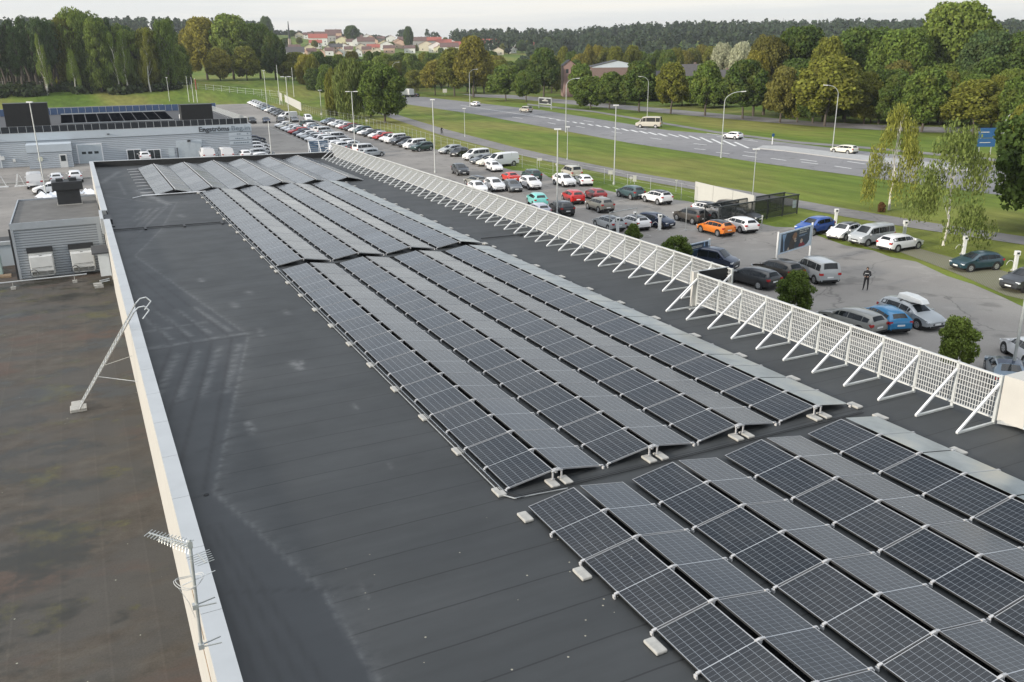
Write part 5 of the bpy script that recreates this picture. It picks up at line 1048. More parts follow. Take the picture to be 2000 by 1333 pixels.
# dark framed board beyond the road
p = G(1053, 212); q = G(1077, 214); t = thing('framed_board', 'dark billboard in a pale frame on the grass beyond the road', 'billboard', (p[0], p[1], GZ), math.atan2(q[1]-p[1], q[0]-p[0])); L = math.hypot(q[0]-p[0], q[1]-p[1])
hB = hgt(p, 190); MB().box(-.15, .15, -.12, .12, 0, hB).box(L-.15, L+.15, -.12, .12, 0, hB).box(.15, L-.15, -.12, .12, hB-.35, hB).box(.15, L-.15, -.12, .12, hB*.38, hB*.38+.25).build('frame', 'post_metal', t)
MB().box(.15, L-.15, -.05, .05, hB*.38+.25, hB-.35).build('board', 'dark_metal', t); MB().box(L*.40, L*.60, -.09, -.055, hB*.80, hB*.86).box(L*.26, L*.74, -.09, -.055, hB*.68, hB*.75).box(L*.66, L*.8, -.09, -.055, hB*.47, hB*.52).build('lettering', 'sign_white', t)
mat('sign_blue', (.02, .09, .22), .4)
p = G(1921, 312); t = thing('direction_sign', 'blue road direction sign behind the birch crowns on the right', 'road sign', (p[0], p[1], GZ), -YAW); MB().box(-1.4, 1.4, -.05, .05, 3.4, 4.9).box(-1.4, 1.4, -.05, .05, 2.0, 3.3).build('board', 'sign_blue', t); MB().box(-1.0, -.88, .06, .16, 0, 4.8).box(.88, 1.0, .06, .16, 0, 4.8).build('post', 'post_metal', t); MB().box(-1.1, .2, -.07, -.052, 4.2, 4.32).box(-1.1, .6, -.07, -.052, 2.6, 2.7).build('lettering', 'sign_white', t)
p = G(1508, 284); t = thing('traffic_post', 'small blue and white keep post at the tip of the traffic island', 'traffic sign', (p[0], p[1], GZ+.15)); MB().disc((0, 0, .75), .1, (0, 0, 1), 1.5, 8).build('post', 'unit_white', t); MB().disc((0, -.1, 1.7), .33, (0, 1, 0), .04, 14).build('plate', 'sign_blue', t)
# tall white boards behind the parked crossovers
a = G(1356, 398); b = G(1414, 414); c = G(1470, 430)
t = thing('white_boards', 'row of three tall plain white boards by the lawn behind the crossovers', 'hoarding', (a[0], a[1], GZ), math.atan2(c[1]-a[1], c[0]-a[0])); L = math.hypot(c[0]-a[0], c[1]-a[1])
for k in range(3): MB().box(L/3*k+.03, L/3*(k+1)-.03, -.04, .04, .45, 2.55).build('board', 'sign_white', t)
for k in range(4): MB().box(L/3*k-.04, L/3*k+.04, .05, .15, 0, 2.45).build('post', 'post_metal', t)
# cycle cage
a = G(1402, 446); b = G(1556, 418)
t = thing('cycle_cage', 'dark glazed cycle shelter with a flat top rail beside the white boards', 'cycle shelter', (a[0], a[1], GZ+.02), math.atan2(b[1]-a[1], b[0]-a[0])); L = math.hypot(b[0]-a[0], b[1]-a[1])
m_ = MB(); 
for k in range(6): m_.box(L/5*k-.05, L/5*k+.05, -.05, .05, 0, 2.0).box(L/5*k-.05, L/5*k+.05, 1.75, 1.85, 0, 2.0)
m_.box(-.08, L+.08, -.08, .08, 2.0, 2.12).box(-.08, L+.08, 1.7, 1.9, 2.0, 2.12).box(-.05, .05, .08, 1.7, 2.0, 2.1).box(L-.05, L+.05, .08, 1.7, 2.0, 2.1).box(0, L, -.03, .03, .1, .16).box(0, L, -.03, .03, 1.0, 1.04).build('frame', 'cage_dark', t) if mat('cage_dark', (.05, .055, .055), .5, .3) else None
def glz():
    m, n, b = nodes('cage_mesh'); tr = N(n, 'ShaderNodeBsdfTransparent'); ms_ = N(n, 'ShaderNodeMixShader', i_0=.45); b.inputs['Base Color'].default_value = (.03, .035, .033, 1); b.inputs['Roughness'].default_value = .5
    n.links.new(tr.outputs[0], ms_.inputs[1]); n.links.new(b.outputs[0], ms_.inputs[2]); n.links.new(ms_.outputs[0], n.nodes['Material Output'].inputs[0])
glz()
for k in range(5): MB().box(L/5*k+.06, L/5*(k+1)-.06, -.006, .006, .17, 1.98).build('mesh_panel', 'cage_mesh', t)
MB().box(.06, L-.06, 1.79, 1.8, .17, 1.98).build('mesh_panel', 'cage_mesh', t); MB().box(L-.9, L-.3, -.03, -.012, .7, 1.5).build('notice', 'fascia_pale', t)
p = G(1487, 448); t = thing('bollard_light', 'thin pale post in front of the cycle shelter', 'post', (p[0], p[1], GZ+.02)); MB().disc((0, 0, .65), .05, (0, 0, 1), 1.3, 8).disc((0, 0, 1.33), .08, (0, 0, 1), .08, 8).build('post', 'sign_white', t)
# chargers
for px, py, lab, hose in [(1204, 575, 'white vehicle charger just behind the lattice screen next to a bush', 0), (1288, 451, 'white vehicle charger with a hose loop beside the black hatchback', 1), (1240, 446, 'white charger at the tail of the white plugged in hatchback', 0), (1368, 436, 'white charger left of the orange hatchback nose', 0), (1631, 440, 'white charger top behind the white electric hatchback', 0), (1765, 465, 'white charger behind the white estate on the grass', 0), (1881, 498, 'white charger with a hose loop left of the dark teal hatchback', 1), (1981, 530, 'white charger with a hose loop at the right edge', 1)]:
    if px == 1204: px, py = 1206, 458
    p = G(px, py); t = thing('vehicle_charger', lab, 'charger', (p[0], p[1], GZ+.02), -YAW, 'white vehicle chargers')
    MB().box(-.14, .14, -.1, .1, .003, 1.25).box(-.2, .2, -.14, .14, 1.25, 1.62).build('body', 'unit_white', t, bevel=.03); MB().box(-.1, .1, -.16, -.145, 1.36, 1.52).build('screen', 'window_glass', t)
    if hose: MB().tube([(-.15-.30*(1-math.cos(a)), -.05, .45+.42*math.sin(a)) for a in np.linspace(-1.2, 3.0, 12)], .035, 5).build('hose', 'unit_white', t)
    MB().box(-.24, .24, -.2, .2, 0, .05).build('base', 'concrete_stone', t)
# timber / steel gantry post by the chargers
p = G(1339, 448); q = G(1242, 452)
t = thing('charger_gantry', 'thin grey steel goal frame standing over the parked cars behind the lattice screen', 'frame', (0, 0, 0)); a = G(1190, 462); b = G(1242, 452)
MB().tube([(a[0], a[1], GZ), (a[0], a[1], GZ+2.3), (b[0], b[1], GZ+2.3), (b[0], b[1], GZ)], .07, 4).build('frame', 'post_metal', t)
p = G(1339, 450); t = thing('thin_post', 'thin grey post in front of the dark brown crossover', 'post', (p[0], p[1], GZ)); MB().bar((0, 0, 0), (0, 0, 2.3), .07, n=6).box(-.12, .12, -.12, .12, .003, .06).build('post', 'post_metal', t)
# chain link fence between lot and lawn
FP = [(470, 191), (500, 196), (540, 203), (590, 216), (630, 229), (680, 238), (730, 250), (790, 267), (850, 286), (900, 300), (960, 317), (1020, 329), (1080, 342), (1130, 350), (1180, 360), (1225, 372), (1270, 380), (1330, 392), (1358, 400)]
t = thing('chain_link_fence', 'thin grey wire fence between the car park and the lawn', 'fence', (0, 0, 0)); fp = [G(*q) for q in FP]; pts = []
for a, b in zip(fp[:-1], fp[1:]):
    n_ = max(1, int(np.hypot(*(b-a)[:2])/3.2)); pts += [a+(b-a)*k/n_ for k in range(n_)]
pts.append(fp[-1]); wr = MB()
pmesh = MB().bar((0, 0, 0), (0, 0, 2.1), .06, n=5).mesh('post', 'post_metal')
for q in pts[-100:]: obj('post', pmesh, t, loc=(q[0], q[1], GZ))
for z in (.1, .7, 1.3, 2.0): wr.tube([(q[0], q[1], GZ+z) for q in pts], .018 if z < 2 else .03, 3)
wr.build('wires', 'post_metal', t)
# far field fence
t = thing('field_fence', 'thin fence posts along the meadow in front of the left forest', 'fence', (0, 0, 0)); a = GT(-30, 172); b = GT(345, 172); c = GT(560, 192); k = 0; pp = []
for u_ in np.linspace(0, 1, 22): q = a+(b-a)*u_; pp.append((q[0], q[1], float(terrain(q[0], q[1]))))
for u_ in np.linspace(.06, 1, 14): q = b+(c-b)*u_; pp.append((q[0], q[1], float(terrain(q[0], q[1]))))
pm2 = MB().bar((0, 0, 0), (0, 0, 2.4), .16, n=5).mesh('post', 'post_metal')
for q in pp: obj('post', pm2, t, loc=q)
w2_ = MB()
for z in (.5, 1.2, 2.2): w2_.tube([(q[0], q[1], q[2]+z) for q in pp], .04, 3)
w2_.build('wires', 'post_metal', t)
# advertising boards in the car park
mat('ad_navy', (.018, .035, .06), .4); mat('ad_blue', (.22, .33, .48), .4); mat('dog_brown', (.22, .12, .07), .6); mat('dog_dark', (.045, .035, .035), .6); mat('dog_cream', (.42, .35, .28), .6); mat('face_pale', (.45, .35, .27), .6); mat('coat_red', (.20, .02, .03), .6)
def ad(lab, pa, pb, tA, which):
    a = G(*pa); b = G(*pb); L = math.hypot(b[0]-a[0], b[1]-a[1]); h = hgt(a, tA)
    t = thing('advertising_board', lab, 'billboard', (a[0], a[1], GZ+.02), math.atan2(b[1]-a[1], b[0]-a[0]))
    for x in (0, L): MB().box(x-.06, x+.06, -.06, .06, 0, h).build('post', 'unit_white', t)
    z0, z1 = h*.42, h*.95; H = z1-z0
    MB().box(.06, L-.06, -.03, .03, z0, z1).build('frame', 'ad_frame', t)
    def poly(pts, m, k, nm): MB().prism([(x*L, z*H) for x, z in pts], 0, .004).build(nm, m, t, loc=(0, -.034-.005*k, z0)).rotation_euler = (R(90), 0, 0)
    poly([(.08, .08), (.78, .08), (.86, .14), (.92, .3), (.92, .93), (.08, .93)], 'ad_navy', 1, 'picture')
    if which == 0:
        poly([(.10, .9), (.22, .9), (.17, .55), (.19, .1), (.16, .1), (.145, .55)], 'ad_blue', 2, 'light_streak')
        poly([(.30, .1), (.34, .5), (.38, .75), (.45, .86), (.52, .84), (.54, .7), (.52, .55), (.52, .4), (.46, .25), (.48, .1)], 'dog_dark', 2, 'dog_picture')
        poly([(.40, .66), (.44, .84), (.50, .86), (.535, .74), (.51, .58), (.50, .46), (.45, .48)], 'dog_brown', 3, 'dog_head'); poly([(.46, .60), (.51, .58), (.525, .44), (.50, .38), (.465, .42)], 'dog_cream', 4, 'dog_muzzle'); poly([(.495, .52), (.52, .51), (.515, .46), (.497, .47)], 'dog_dark', 5, 'dog_nose'); poly([(.26, .1), (.30, .25), (.33, .1)], 'dog_cream', 3, 'dog_paw')
        poly([(.60, .1), (.62, .24), (.68, .30), (.75, .26), (.80, .1)], 'coat_red', 3, 'child_coat'); poly([(.645, .28), (.64, .40), (.675, .48), (.715, .42), (.71, .29), (.68, .25)], 'face_pale', 4, 'child_face')
        L1 = [(.60, .84, .72), (.745, .84, .87), (.60, .74, .80)]; poly([(.60, .66), (.86, .66), (.86, .645), (.60, .645)], 'ad_blue', 3, 'lettering'); poly([(.60, .62), (.78, .62), (.78, .60), (.60, .60)], 'ad_blue', 3, 'lettering')
    else:
        poly([(.74, .93), (.79, .93), (.79, .3), (.74, .15)], 'ad_blue', 2, 'light_streak'); poly([(.48, .08), (.50, .28), (.56, .38), (.62, .30), (.62, .08)], 'dog_cream', 2, 'dog_picture'); poly([(.60, .08), (.92, .35), (.92, .08)], 'ad_blue', 3, 'light_corner')
        L1 = [(.18, .74, .40), (.42, .74, .68), (.18, .65, .66)]; poly([(.18, .56), (.5, .56), (.5, .54), (.18, .54)], 'ad_blue', 3, 'lettering')
    random.seed(3)
    for x0, z, x1 in L1:
        m_ = MB(); x = x0
        while x < x1: w_ = random.uniform(.012, .02); hh = random.choice((.05, .05, .07)); m_.box(x*L, (x+w_)*L, 0, .004, z*H, (z+hh)*H); x += w_+.006
        m_.build('lettering', 'sign_white', t, loc=(0, -.052, z0))
mat('ad_frame', (.50, .58, .66), .4)
ad('large advertising board on white posts with a dog and child picture', (1514, 532), (1580, 510), 454, 0)
ad('smaller advertising board with a dark blue picture behind the lattice screen', (1336, 532), (1383, 520), 477, 1)
# ================================================================== TREES
def leafcloud(name, blobs, nper, size, seed, droop=0, flat=.0, asp=1.5):
    rg = np.random.default_rng(seed); C = []; Nn = []
    for (c, r, k) in blobs:
        n = int(nper*k); d = rg.normal(size=(n, 3)); d /= np.linalg.norm(d, axis=1)[:, None]
        rad = np.clip(rg.normal(.88, .14, n), .25, 1.12)[:, None]; p = np.array(c)+d*rad*np.array(r)
        if droop: p[:, 2] -= rg.random(n)**2*droop
        C.append(p); nn = d/np.array(r); nn /= np.linalg.norm(nn, axis=1)[:, None]; Nn.append(nn+rg.normal(size=(n, 3))*.55)
    C = np.concatenate(C); Nn = np.concatenate(Nn); Nn /= np.linalg.norm(Nn, axis=1)[:, None]; n = len(C)
    a = rg.normal(size=(n, 3)); u_ = np.cross(Nn, a); u_ /= np.linalg.norm(u_, axis=1)[:, None]; v_ = np.cross(Nn, u_)
    s = size*(.6+.8*rg.random(n))[:, None]
    if droop: v_ = v_*.3+np.array([0, 0, -1.])*.9; v_ /= np.linalg.norm(v_, axis=1)[:, None]
    bend = Nn*s*.25
    q = np.stack([C-u_*s*.5-v_*s*asp*.5, C+u_*s*.5-v_*s*asp*.35+bend, C+u_*s*.4+v_*s*asp*.5, C-u_*s*.5+v_*s*asp*.4-bend], 1).reshape(-1, 3)
    me = bpy.data.meshes.new(name); me.vertices.add(4*n); me.vertices.foreach_set('co', q.ravel().astype(np.float32)); me.loops.add(4*n); me.loops.foreach_set('vertex_index', np.arange(4*n, dtype=np.int32)); me.polygons.add(n); me.polygons.foreach_set('loop_start', np.arange(0, 4*n, 4, dtype=np.int32)); me.materials.append(MATS['foliage']); me.update(calc_edges=True); return me
def blobs_round(seed, n=26, taper=.0, r0=.36, low=-.8):
    rg = np.random.default_rng(seed); B = [((0, 0, 0), (.62, .62, .66), .7)]
    for i in range(n):
        z = low+(1.82-(-1-low)-.0)*(i+.5)/n-.0; z = min(z, .92); th = i*2.4+rg.random()*.8; k = math.sqrt(max(0, 1-z*z))*(1-taper*(z+1)/2); r = r0*(.7+.6*rg.random())
        B.append(((k*.72*math.cos(th), k*.72*math.sin(th), z*.80), (r, r, r*.85), (r/r0)**2))
    return B
KIND = {}
def kinds():
    for s in range(3): KIND['lime%d' % s] = leafcloud('crown', blobs_round(10+s, 30, .35, .30), 420, .060, s)
    for s in range(3): KIND['oak%d' % s] = leafcloud('crown', blobs_round(20+s, 54, 0, .25), 420, .040, 5+s)
    for s in range(2):
        rg = np.random.default_rng(40+s); B = []
        for i in range(26):
            z = -.95+1.9*i/26; k = (1-((z+1)/2)**1.8)*.95+.10; th = rg.random()*6.28; B.append(((k*.78*math.cos(th), k*.78*math.sin(th), z), (.26, .26, .15), .7))
        KIND['birch%d' % s] = leafcloud('crown', B, 430, .028, 9+s, droop=.42, asp=1.9)
    for s in range(3):
        rg = np.random.default_rng(60+s); B = []
        for i in range(16):
            z = -1+1.95*i/16; k = (1-(z+1)/2)*.75+.10
            for j in range(4): th = rg.random()*6.28; B.append(((k*.62*math.cos(th), k*.62*math.sin(th), z), (k*.5+.08, k*.5+.08, .10), .32))
        KIND['spruce%d' % s] = leafcloud('crown', B, 80, .11, 12+s, asp=1.2)
    for s in range(3):
        rg = np.random.default_rng(140+s); B = []
        for i in range(46):
            z = -.98+1.9*i/46; k = .95*math.sqrt(max(.02, 1-max(0, z)**2.2))*(.75+.5*rg.random()); th = i*2.4+rg.random(); r = .24+.16*rg.random(); B.append(((k*.68*math.cos(th), k*.68*math.sin(th), z*.93), (r, r, r*.42), .8))
        KIND['tall%d' % s] = leafcloud('crown', B, 300, .055, 80+s, asp=.8)
    for s in range(2): KIND['pine%d' % s] = leafcloud('crown', blobs_round(70+s, 16, .25, .38, -.9), 130, .10, 17+s)
    KIND['willow0'] = leafcloud('crown', blobs_round(90, 32, .1, .26), 420, .04, 20, droop=.45, asp=2.6); 
    def ragged(seed, n, taper, r0):
        B = blobs_round(seed, n, taper, r0); rg = np.random.default_rng(seed); B[0] = ((.05, 0, -.1), (.5, .55, .55), .5); out = [B[0]]
        for c, r, k in B[1:]:
            f = rg.uniform(.72, 1.28); r = tuple(q*rg.uniform(.55, 1.1) for q in r); out.append(((c[0]*f, c[1]*f, c[2]*rg.uniform(.8, 1.15)), r, k*.7))
        return out
    KIND['bush0'] = leafcloud('crown', ragged(95, 34, 0, .34), 520, .048, 21); KIND['bush1'] = leafcloud('crown', ragged(96, 32, .45, .33), 520, .048, 22)
kinds()
def trunk_mesh(m, seed, limbs=7, split=.45, lw=.026):
    rg = np.random.default_rng(seed); mb = MB(); a = Vector((0, 0, 0)); pts = [a]
    for i in range(1, 6): pts.append(Vector((rg.normal()*.012*i, rg.normal()*.012*i, i/5)))
    for i, (p, q) in enumerate(zip(pts[:-1], pts[1:])): mb.bar(p, q, .062*(1-i*.17), n=7, w2=.062*(1-(i+1)*.17))
    for i in range(limbs):
        z = split+(1-split)*i/limbs*.9; th = rg.random()*6.28; k = .26*(1.15-z); mb.bar((0, 0, z), (math.cos(th)*k, math.sin(th)*k, z+.22), lw, n=5, w2=.006)
    return mb.mesh('trunk', m)
TR = {'b': [trunk_mesh('bark', 1), trunk_mesh('bark', 2)], 'w': [trunk_mesh('birch_bark', 3, 9, .3, .012), trunk_mesh('birch_bark', 4, 9, .3, .012)]}
NT = 0
GREENS = dict(ygreen=(0.2147, 0.226, 0.0452), dark=(0.0701, 0.113, 0.0226), mid=(0.1073, 0.1605, 0.0294), olive=(0.1582, 0.1695, 0.0271), lite=(0.1638, 0.2203, 0.0429), autumn=(0.1921, 0.1751, 0.0294), rust=(0.1469, 0.1412, 0.0339), silver=(0.4068, 0.4181, 0.2825), spruce=(0.0588, 0.0927, 0.0362), birch=(0.1469, 0.1865, 0.0475), yellow=(0.2712, 0.2486, 0.0396), bluegreen=(0.0723, 0.1198, 0.0429))
def tree(pos, H, Wd, kind, col, label, name, group=None, crown=(.25, 1.), autumn=.5, tr='b', cat='tree'):
    global NT; NT += 1; rg = random.Random(NT*7+3)
    t = thing(name, label, cat, (pos[0], pos[1], pos[2]-.05), rg.uniform(0, 6.28), group)
    tk = obj('trunk', TR[tr][NT % 2], t); th = H*(crown[0]+(crown[1]-crown[0])*.8); kx = (.9 if tr == 'b' else .55)*H*.75; tk.scale = (kx, kx, th)
    c = obj('crown', KIND[kind], t); c.location = (0, 0, H*(crown[0]+crown[1])/2); c.scale = (Wd/2, Wd/2*rg.uniform(.9, 1.1), H*(crown[1]-crown[0])/2*1.02)
    g_ = GREENS[col]; k = rg.uniform(.88, 1.12); c.color = (g_[0]*k, g_[1]*k, g_[2]*k, autumn); return t
# avenue beyond the road: px, base y, top y, width px, colour
AV = [(812, 183, 138, 52, 'olive'), (850, 186, 118, 56, 'autumn'), (888, 188, 96, 66, 'olive'), (925, 191, 74, 70, 'autumn'), (988, 197, 128, 78, 'mid'), (1028, 200, 138, 52, 'mid'), (1062, 190, 96, 64, 'dark'), (1135, 208, 126, 50, 'mid'), (1190, 214, 142, 58, 'mid'), (1248, 219, 122, 78, 'dark'),
      (1310, 223, 124, 62, 'olive'), (1377, 227, 122, 66, 'mid'), (1450, 233, 120, 96, 'dark'), (1523, 240, 132, 72, 'rust'), (1610, 247, 112, 118, 'olive'), (1700, 240, 160, 64, 'mid'), (1742, 250, 145, 70, 'dark'), (1800, 258, 134, 86, 'mid'), (1900, 264, 158, 112, 'olive'), (1985, 270, 140, 90, 'mid')]
for i, (px, py, ty, wp, c) in enumerate(AV):
    p = G(px, py); H = hgt(p, ty); W_t = wp*((p-CP)@fw)/F*1.14; tree(p, H, W_t, 'lime%d' % (i % 3), c, '%s tree from the left in the avenue beyond the road, %s crown' % (ORD[i], {'rust': 'rust tinted', 'autumn': 'yellowing', 'olive': 'olive green', 'mid': 'mid green', 'dark': 'dark green'}[c]), 'avenue_tree', 'trees of the avenue beyond the road', (.16, 1.), .8)
# big trees behind the avenue on the right: distance, px, top y, width px, kind, colour, words
BG = [(262, 1560, 52, 130, 'oak0', 'dark', 'dark round tree behind the avenue right of the silver willow'), (255, 1500, 70, 90, 'oak1', 'rust', 'rust tinted tree at the left of the big dark crowns'), (250, 1618, 72, 70, 'oak2', 'olive', 'yellowish green tree in front of two big dark crowns'), (268, 1690, 54, 150, 'oak1', 'dark', 'broad dark tree in the middle of the big right group'), (258, 1760, 56, 120, 'oak2', 'mid', 'green tree left of the tallest crown'),
      (275, 1860, 4, 170, 'oak0', 'lite', 'tallest pale green tree on the skyline at the right'), (262, 1930, 60, 120, 'oak1', 'bluegreen', 'dark tree right below the tallest crown'), (262, 2010, 62, 130, 'oak2', 'dark', 'dark tree cut off at the right edge of the skyline'), (240, 1660, 118, 90, 'lime1', 'olive', 'olive tree filling the gap behind the avenue near the middle of the right group'), (238, 1760, 122, 90, 'lime2', 'rust', 'brownish tree behind the avenue under the tallest crown'), (236, 1850, 128, 90, 'lime0', 'mid', 'green tree low behind the avenue towards the right'), (236, 1940, 112, 100, 'lime1', 'dark', 'dark tree low behind the avenue at the far right'), (245, 1560, 118, 90, 'lime0', 'dark', 'dark tree low behind the avenue at the left of the right group'),
      (390, 1412, 84, 46, 'oak1', 'silver', 'silvery willow on the left behind the avenue'), (385, 1450, 82, 50, 'oak2', 'silver', 'silvery willow on the right behind the avenue'), (250, 1480, 100, 60, 'oak0', 'autumn', 'yellow brown tree just right of the silvery willows')]
for D, px, ty, wp, k, c, lab in BG:
    p = AT(px, D); H = hgt(p, ty); W_t = wp*((p-CP)@fw)/F*1.05; tree(p, H, W_t, k, c, lab, 'broadleaf_tree', None, (.08, 1.), .5)
random.seed(31)
for i in range(26):
    px = 1165+i*33+random.uniform(-10, 10); D = random.uniform(275, 330) if px < 1560 else random.uniform(222, 232); p = AT(px, D); ty = random.uniform(146, 158) if px < 1470 else random.uniform(128, 150); W_ = random.uniform(62, 84)
    tree(p, hgt(p, ty), W_*((p-CP)@fw)/F, random.choice(['lime0', 'lime1', 'oak0', 'oak2']), random.choice(['mid', 'olive', 'dark', 'mid', 'lite']), '%s lower tree from the left filling the rank behind the avenue' % ORD[i], 'background_tree', 'trees of the rank behind the avenue', (.03, 1.), .5)
# centre group left of the road
for px, py, ty, wp, k, c, lab in [(690, 232, 110, 84, 'willow0', 'birch', 'weeping pale green tree by the fence in the middle of the picture'), (658, 226, 130, 50, 'willow0', 'olive', 'slim weeping tree left of the tall weeping one'), (752, 240, 128, 96, 'bush0', 'mid', 'large round dark bush tree at the bend of the cycle path'), (725, 228, 122, 70, 'lime1', 'mid', 'green tree between the weeping tree and the large bush'), (640, 196, 128, 44, 'lime0', 'mid', 'small green tree above the floodlight post'), (605, 186, 106, 52, 'oak1', 'yellow', 'golden yellow tree in the centre left'), (616, 190, 134, 50, 'bush1', 'dark', 'dark bush under the golden tree')]:
    p = G(px, py); H = hgt(p, ty); tree(p, H, wp*((p-CP)@fw)/F, k, c, lab, 'park_tree', None, (.06 if 'bush' in k or 'willow' in k else .12, 1.), .4)
# tree belt in the centre, behind
def ORD2(i): return ORD[i] if i < len(ORD) else '%dth' % (i+1)
random.seed(11); CB = []
for i in range(58):
    px = 560+i*10.2+random.uniform(-5, 5); D = random.uniform(395, 500); base = 108+max(0, (px-900)/300)*8; CB.append((px, D, base+random.uniform(-8, 14), random.uniform(32, 56)))
CB += [(1100+i*17, random.uniform(420, 520), random.uniform(88, 108), random.uniform(30, 46)) for i in range(22)]
for i, (px, D, ty, wp) in enumerate(CB):
    p = AT(px, D); H = max(7, hgt(p, ty)); c = random.choice(['mid', 'olive', 'dark', 'olive', 'lite', 'autumn', 'mid', 'dark']); tree(p, H, wp*((p-CP)@fw)/F, random.choice(['oak0', 'oak1', 'oak2', 'lime0', 'lime2']), c, '%s %s tree in the belt of trees before the houses' % (ORD2(i), {'mid': 'green', 'olive': 'olive', 'dark': 'dark green', 'lite': 'pale green', 'autumn': 'yellowing'}[c]), 'belt_tree', 'trees of the belt before the houses', (.08, 1.), .6)
# left forest edge
random.seed(5)
FE = [(0, 38, 's'), (18, 34, 's'), (34, 40, 'p'), (50, 30, 'p'), (64, 36, 's'), (80, 30, 'p'), (92, 32, 'p'), (106, 38, 'p'), (128, 18, 'o'), (150, 14, 'o'), (172, 20, 'o'), (188, 24, 'o'), (205, 36, 'o'), (218, 36, 's'), (232, 42, 'o'), (246, 44, 'p'), (258, 50, 'o'), (272, 52, 's'), (288, 46, 'o'), (300, 60, 'o'), (322, 27, 'pp'), (338, 78, 'o'), (-16, 34, 's'), (-34, 36, 's')]
for i, (px, ty, k) in enumerate(FE):
    for rr in range(3):
        D = 395+rr*20+random.uniform(-8, 8); p = AT(px+rr*6, D); H = hgt(p, ty+rr*4+random.uniform(-4, 10)); wp = {'s': 34, 'p': 34, 'o': 50, 'pp': 34}[k]*random.uniform(.8, 1.1)
        kd = {'s': 'spruce%d' % (i % 3), 'p': 'tall%d' % ((i+1) % 3), 'o': 'tall%d' % (i % 3), 'pp': 'tall0'}[k]; c = {'s': 'spruce', 'p': 'bluegreen', 'o': ['mid', 'lite', 'mid', 'olive', 'lite'][(i+rr) % 5], 'pp': 'mid'}[k]
        cr_ = {'s': (.22, 1.), 'p': (.30, 1.), 'o': (.05, 1.), 'pp': (.05, 1)}[k]
        if px < 110 and rr == 0: cr_ = (.38, 1.)
        tree(p, H, wp*((p-CP)@fw)/F, kd, c, '%s, %s from the left in the %s rank of the forest' % ({'s': 'dark conifer', 'p': 'tall bare trunked pine', 'o': 'green broadleaf tree', 'pp': 'tall slim tree'}[k], ORD[i], ['front', 'middle', 'back'][rr]), 'forest_tree', {'s': 'conifers of the left forest', 'p': 'pines of the left forest', 'o': 'broadleaf trees of the left forest', 'pp': 'slim trees ending the left forest'}[k], cr_, .3)
for px, ty, wp, c, kd, lab in [(80, 66, 26, 'lite', 'birch0', 'pale birch leaning out of the left forest, left one'), (137, 95, 24, 'lite', 'birch1', 'small pale tree in front of the left forest'), (222, 62, 40, 'mid', 'birch0', 'tall birch in front of the left forest near the middle'), (240, 58, 34, 'mid', 'birch1', 'second tall birch in front of the left forest'), (285, 60, 34, 'olive', 'birch0', 'grey green birch towards the right end of the left forest')]:
    p = AT(px, 385); tree(p, hgt(p, ty), wp*((p-CP)@fw)/F, kd, c, lab, 'birch_tree', None, (.3, 1.), .3, 'w')
# undergrowth at the forest foot
ug = [((x, y, z+.8), (4, 3, 2.2), 1.) for x, y, z in [AT(px, 388+random.uniform(-6, 20)) for px in range(-40, 350, 9)]]+[((x, y, z+3), (5, 4, 6.), 1.3) for x, y, z in [AT(px, 452+random.uniform(-6, 10)) for px in range(-40, 350, 9)]]
o = obj('forest_undergrowth', leafcloud('undergrowth', ug, 110, 1.0, 77)); o.color = (.035, .055, .02, .3); tag(o, kind='stuff')
# yellow green oaks right of the forest
for px, D, ty, wp, k, c, lab in [(400, 470, 34, 84, 'oak0', 'yellow', 'broad yellow green oak lit by the sun right of the forest'), (452, 465, 28, 96, 'oak1', 'lite', 'tall spreading oak on the field edge right of the forest'), (505, 470, 46, 80, 'oak2', 'mid', 'green oak on the right of the tall spreading one'), (535, 455, 66, 52, 'oak0', 'dark', 'dark tree ending the oak group on the right'), (368, 480, 56, 40, 'oak2', 'autumn', 'brownish tree at the left of the yellow green oaks'), (478, 440, 92, 60, 'lime1', 'olive', 'low olive tree under the spreading oak'), (425, 445, 96, 60, 'lime2', 'yellow', 'low yellow tree under the sunlit oak')]:
    p = AT(px, D); tree(p, hgt(p, ty), wp*((p-CP)@fw)/F, k, c, lab, 'oak_tree', None, (.07, 1.), .8)
for px, D, ty, wp, c in [(525, 1100, 32, 26, 'dark'), (690, 1150, 50, 34, 'dark'), (799, 1050, 52, 22, 'dark')]:
    p = AT(px, D); tree(p, hgt(p, ty), wp*((p-CP)@fw)/F, 'oak1', c, {525: 'lone dark tree on the skyline left of the spire', 690: 'broad dark tree on the skyline behind the houses', 799: 'small round tree on the skyline right of the houses'}[px], 'skyline_tree', None, (.05, 1.), .1)
# birches on the right and near shrubs
p = G(1736, 411); tree(p, hgt(p, 203), 6.2, 'birch0', 'ygreen', 'yellowing weeping birch on the lawn with a white trunk', 'birch_tree', None, (.22, 1.), .4, 'w')
p = G(1842, 480); t = tree(p, hgt(p, 238), 7.6, 'birch1', 'birch', 'sparse weeping birch standing between charger and grass', 'birch_tree', None, (.2, 1.), .5, 'w')
p = G(2022, 452); tree(p, hgt(p, 200), 10.5, 'bush0', 'dark', 'dense dark tree cut off by the right edge', 'broadleaf_tree', None, (.1, 1.), .1)
p = G(1985, 330); tree(p, hgt(p, 205), 6, 'lime1', 'olive', 'olive green tree at the right edge behind the dense dark one', 'broadleaf_tree', None, (.1, 1.), .4)
p = G(1727, 414); o = thing('shrub', 'small reddish shrub at the foot of the yellowing birch', 'shrub', (p[0]-.5, p[1], GZ)); c = obj('foliage', KIND['bush1'], o); c.scale = (.5, .5, .6); c.location = (0, 0, .5); c.color = (.14, .07, .03, .2)
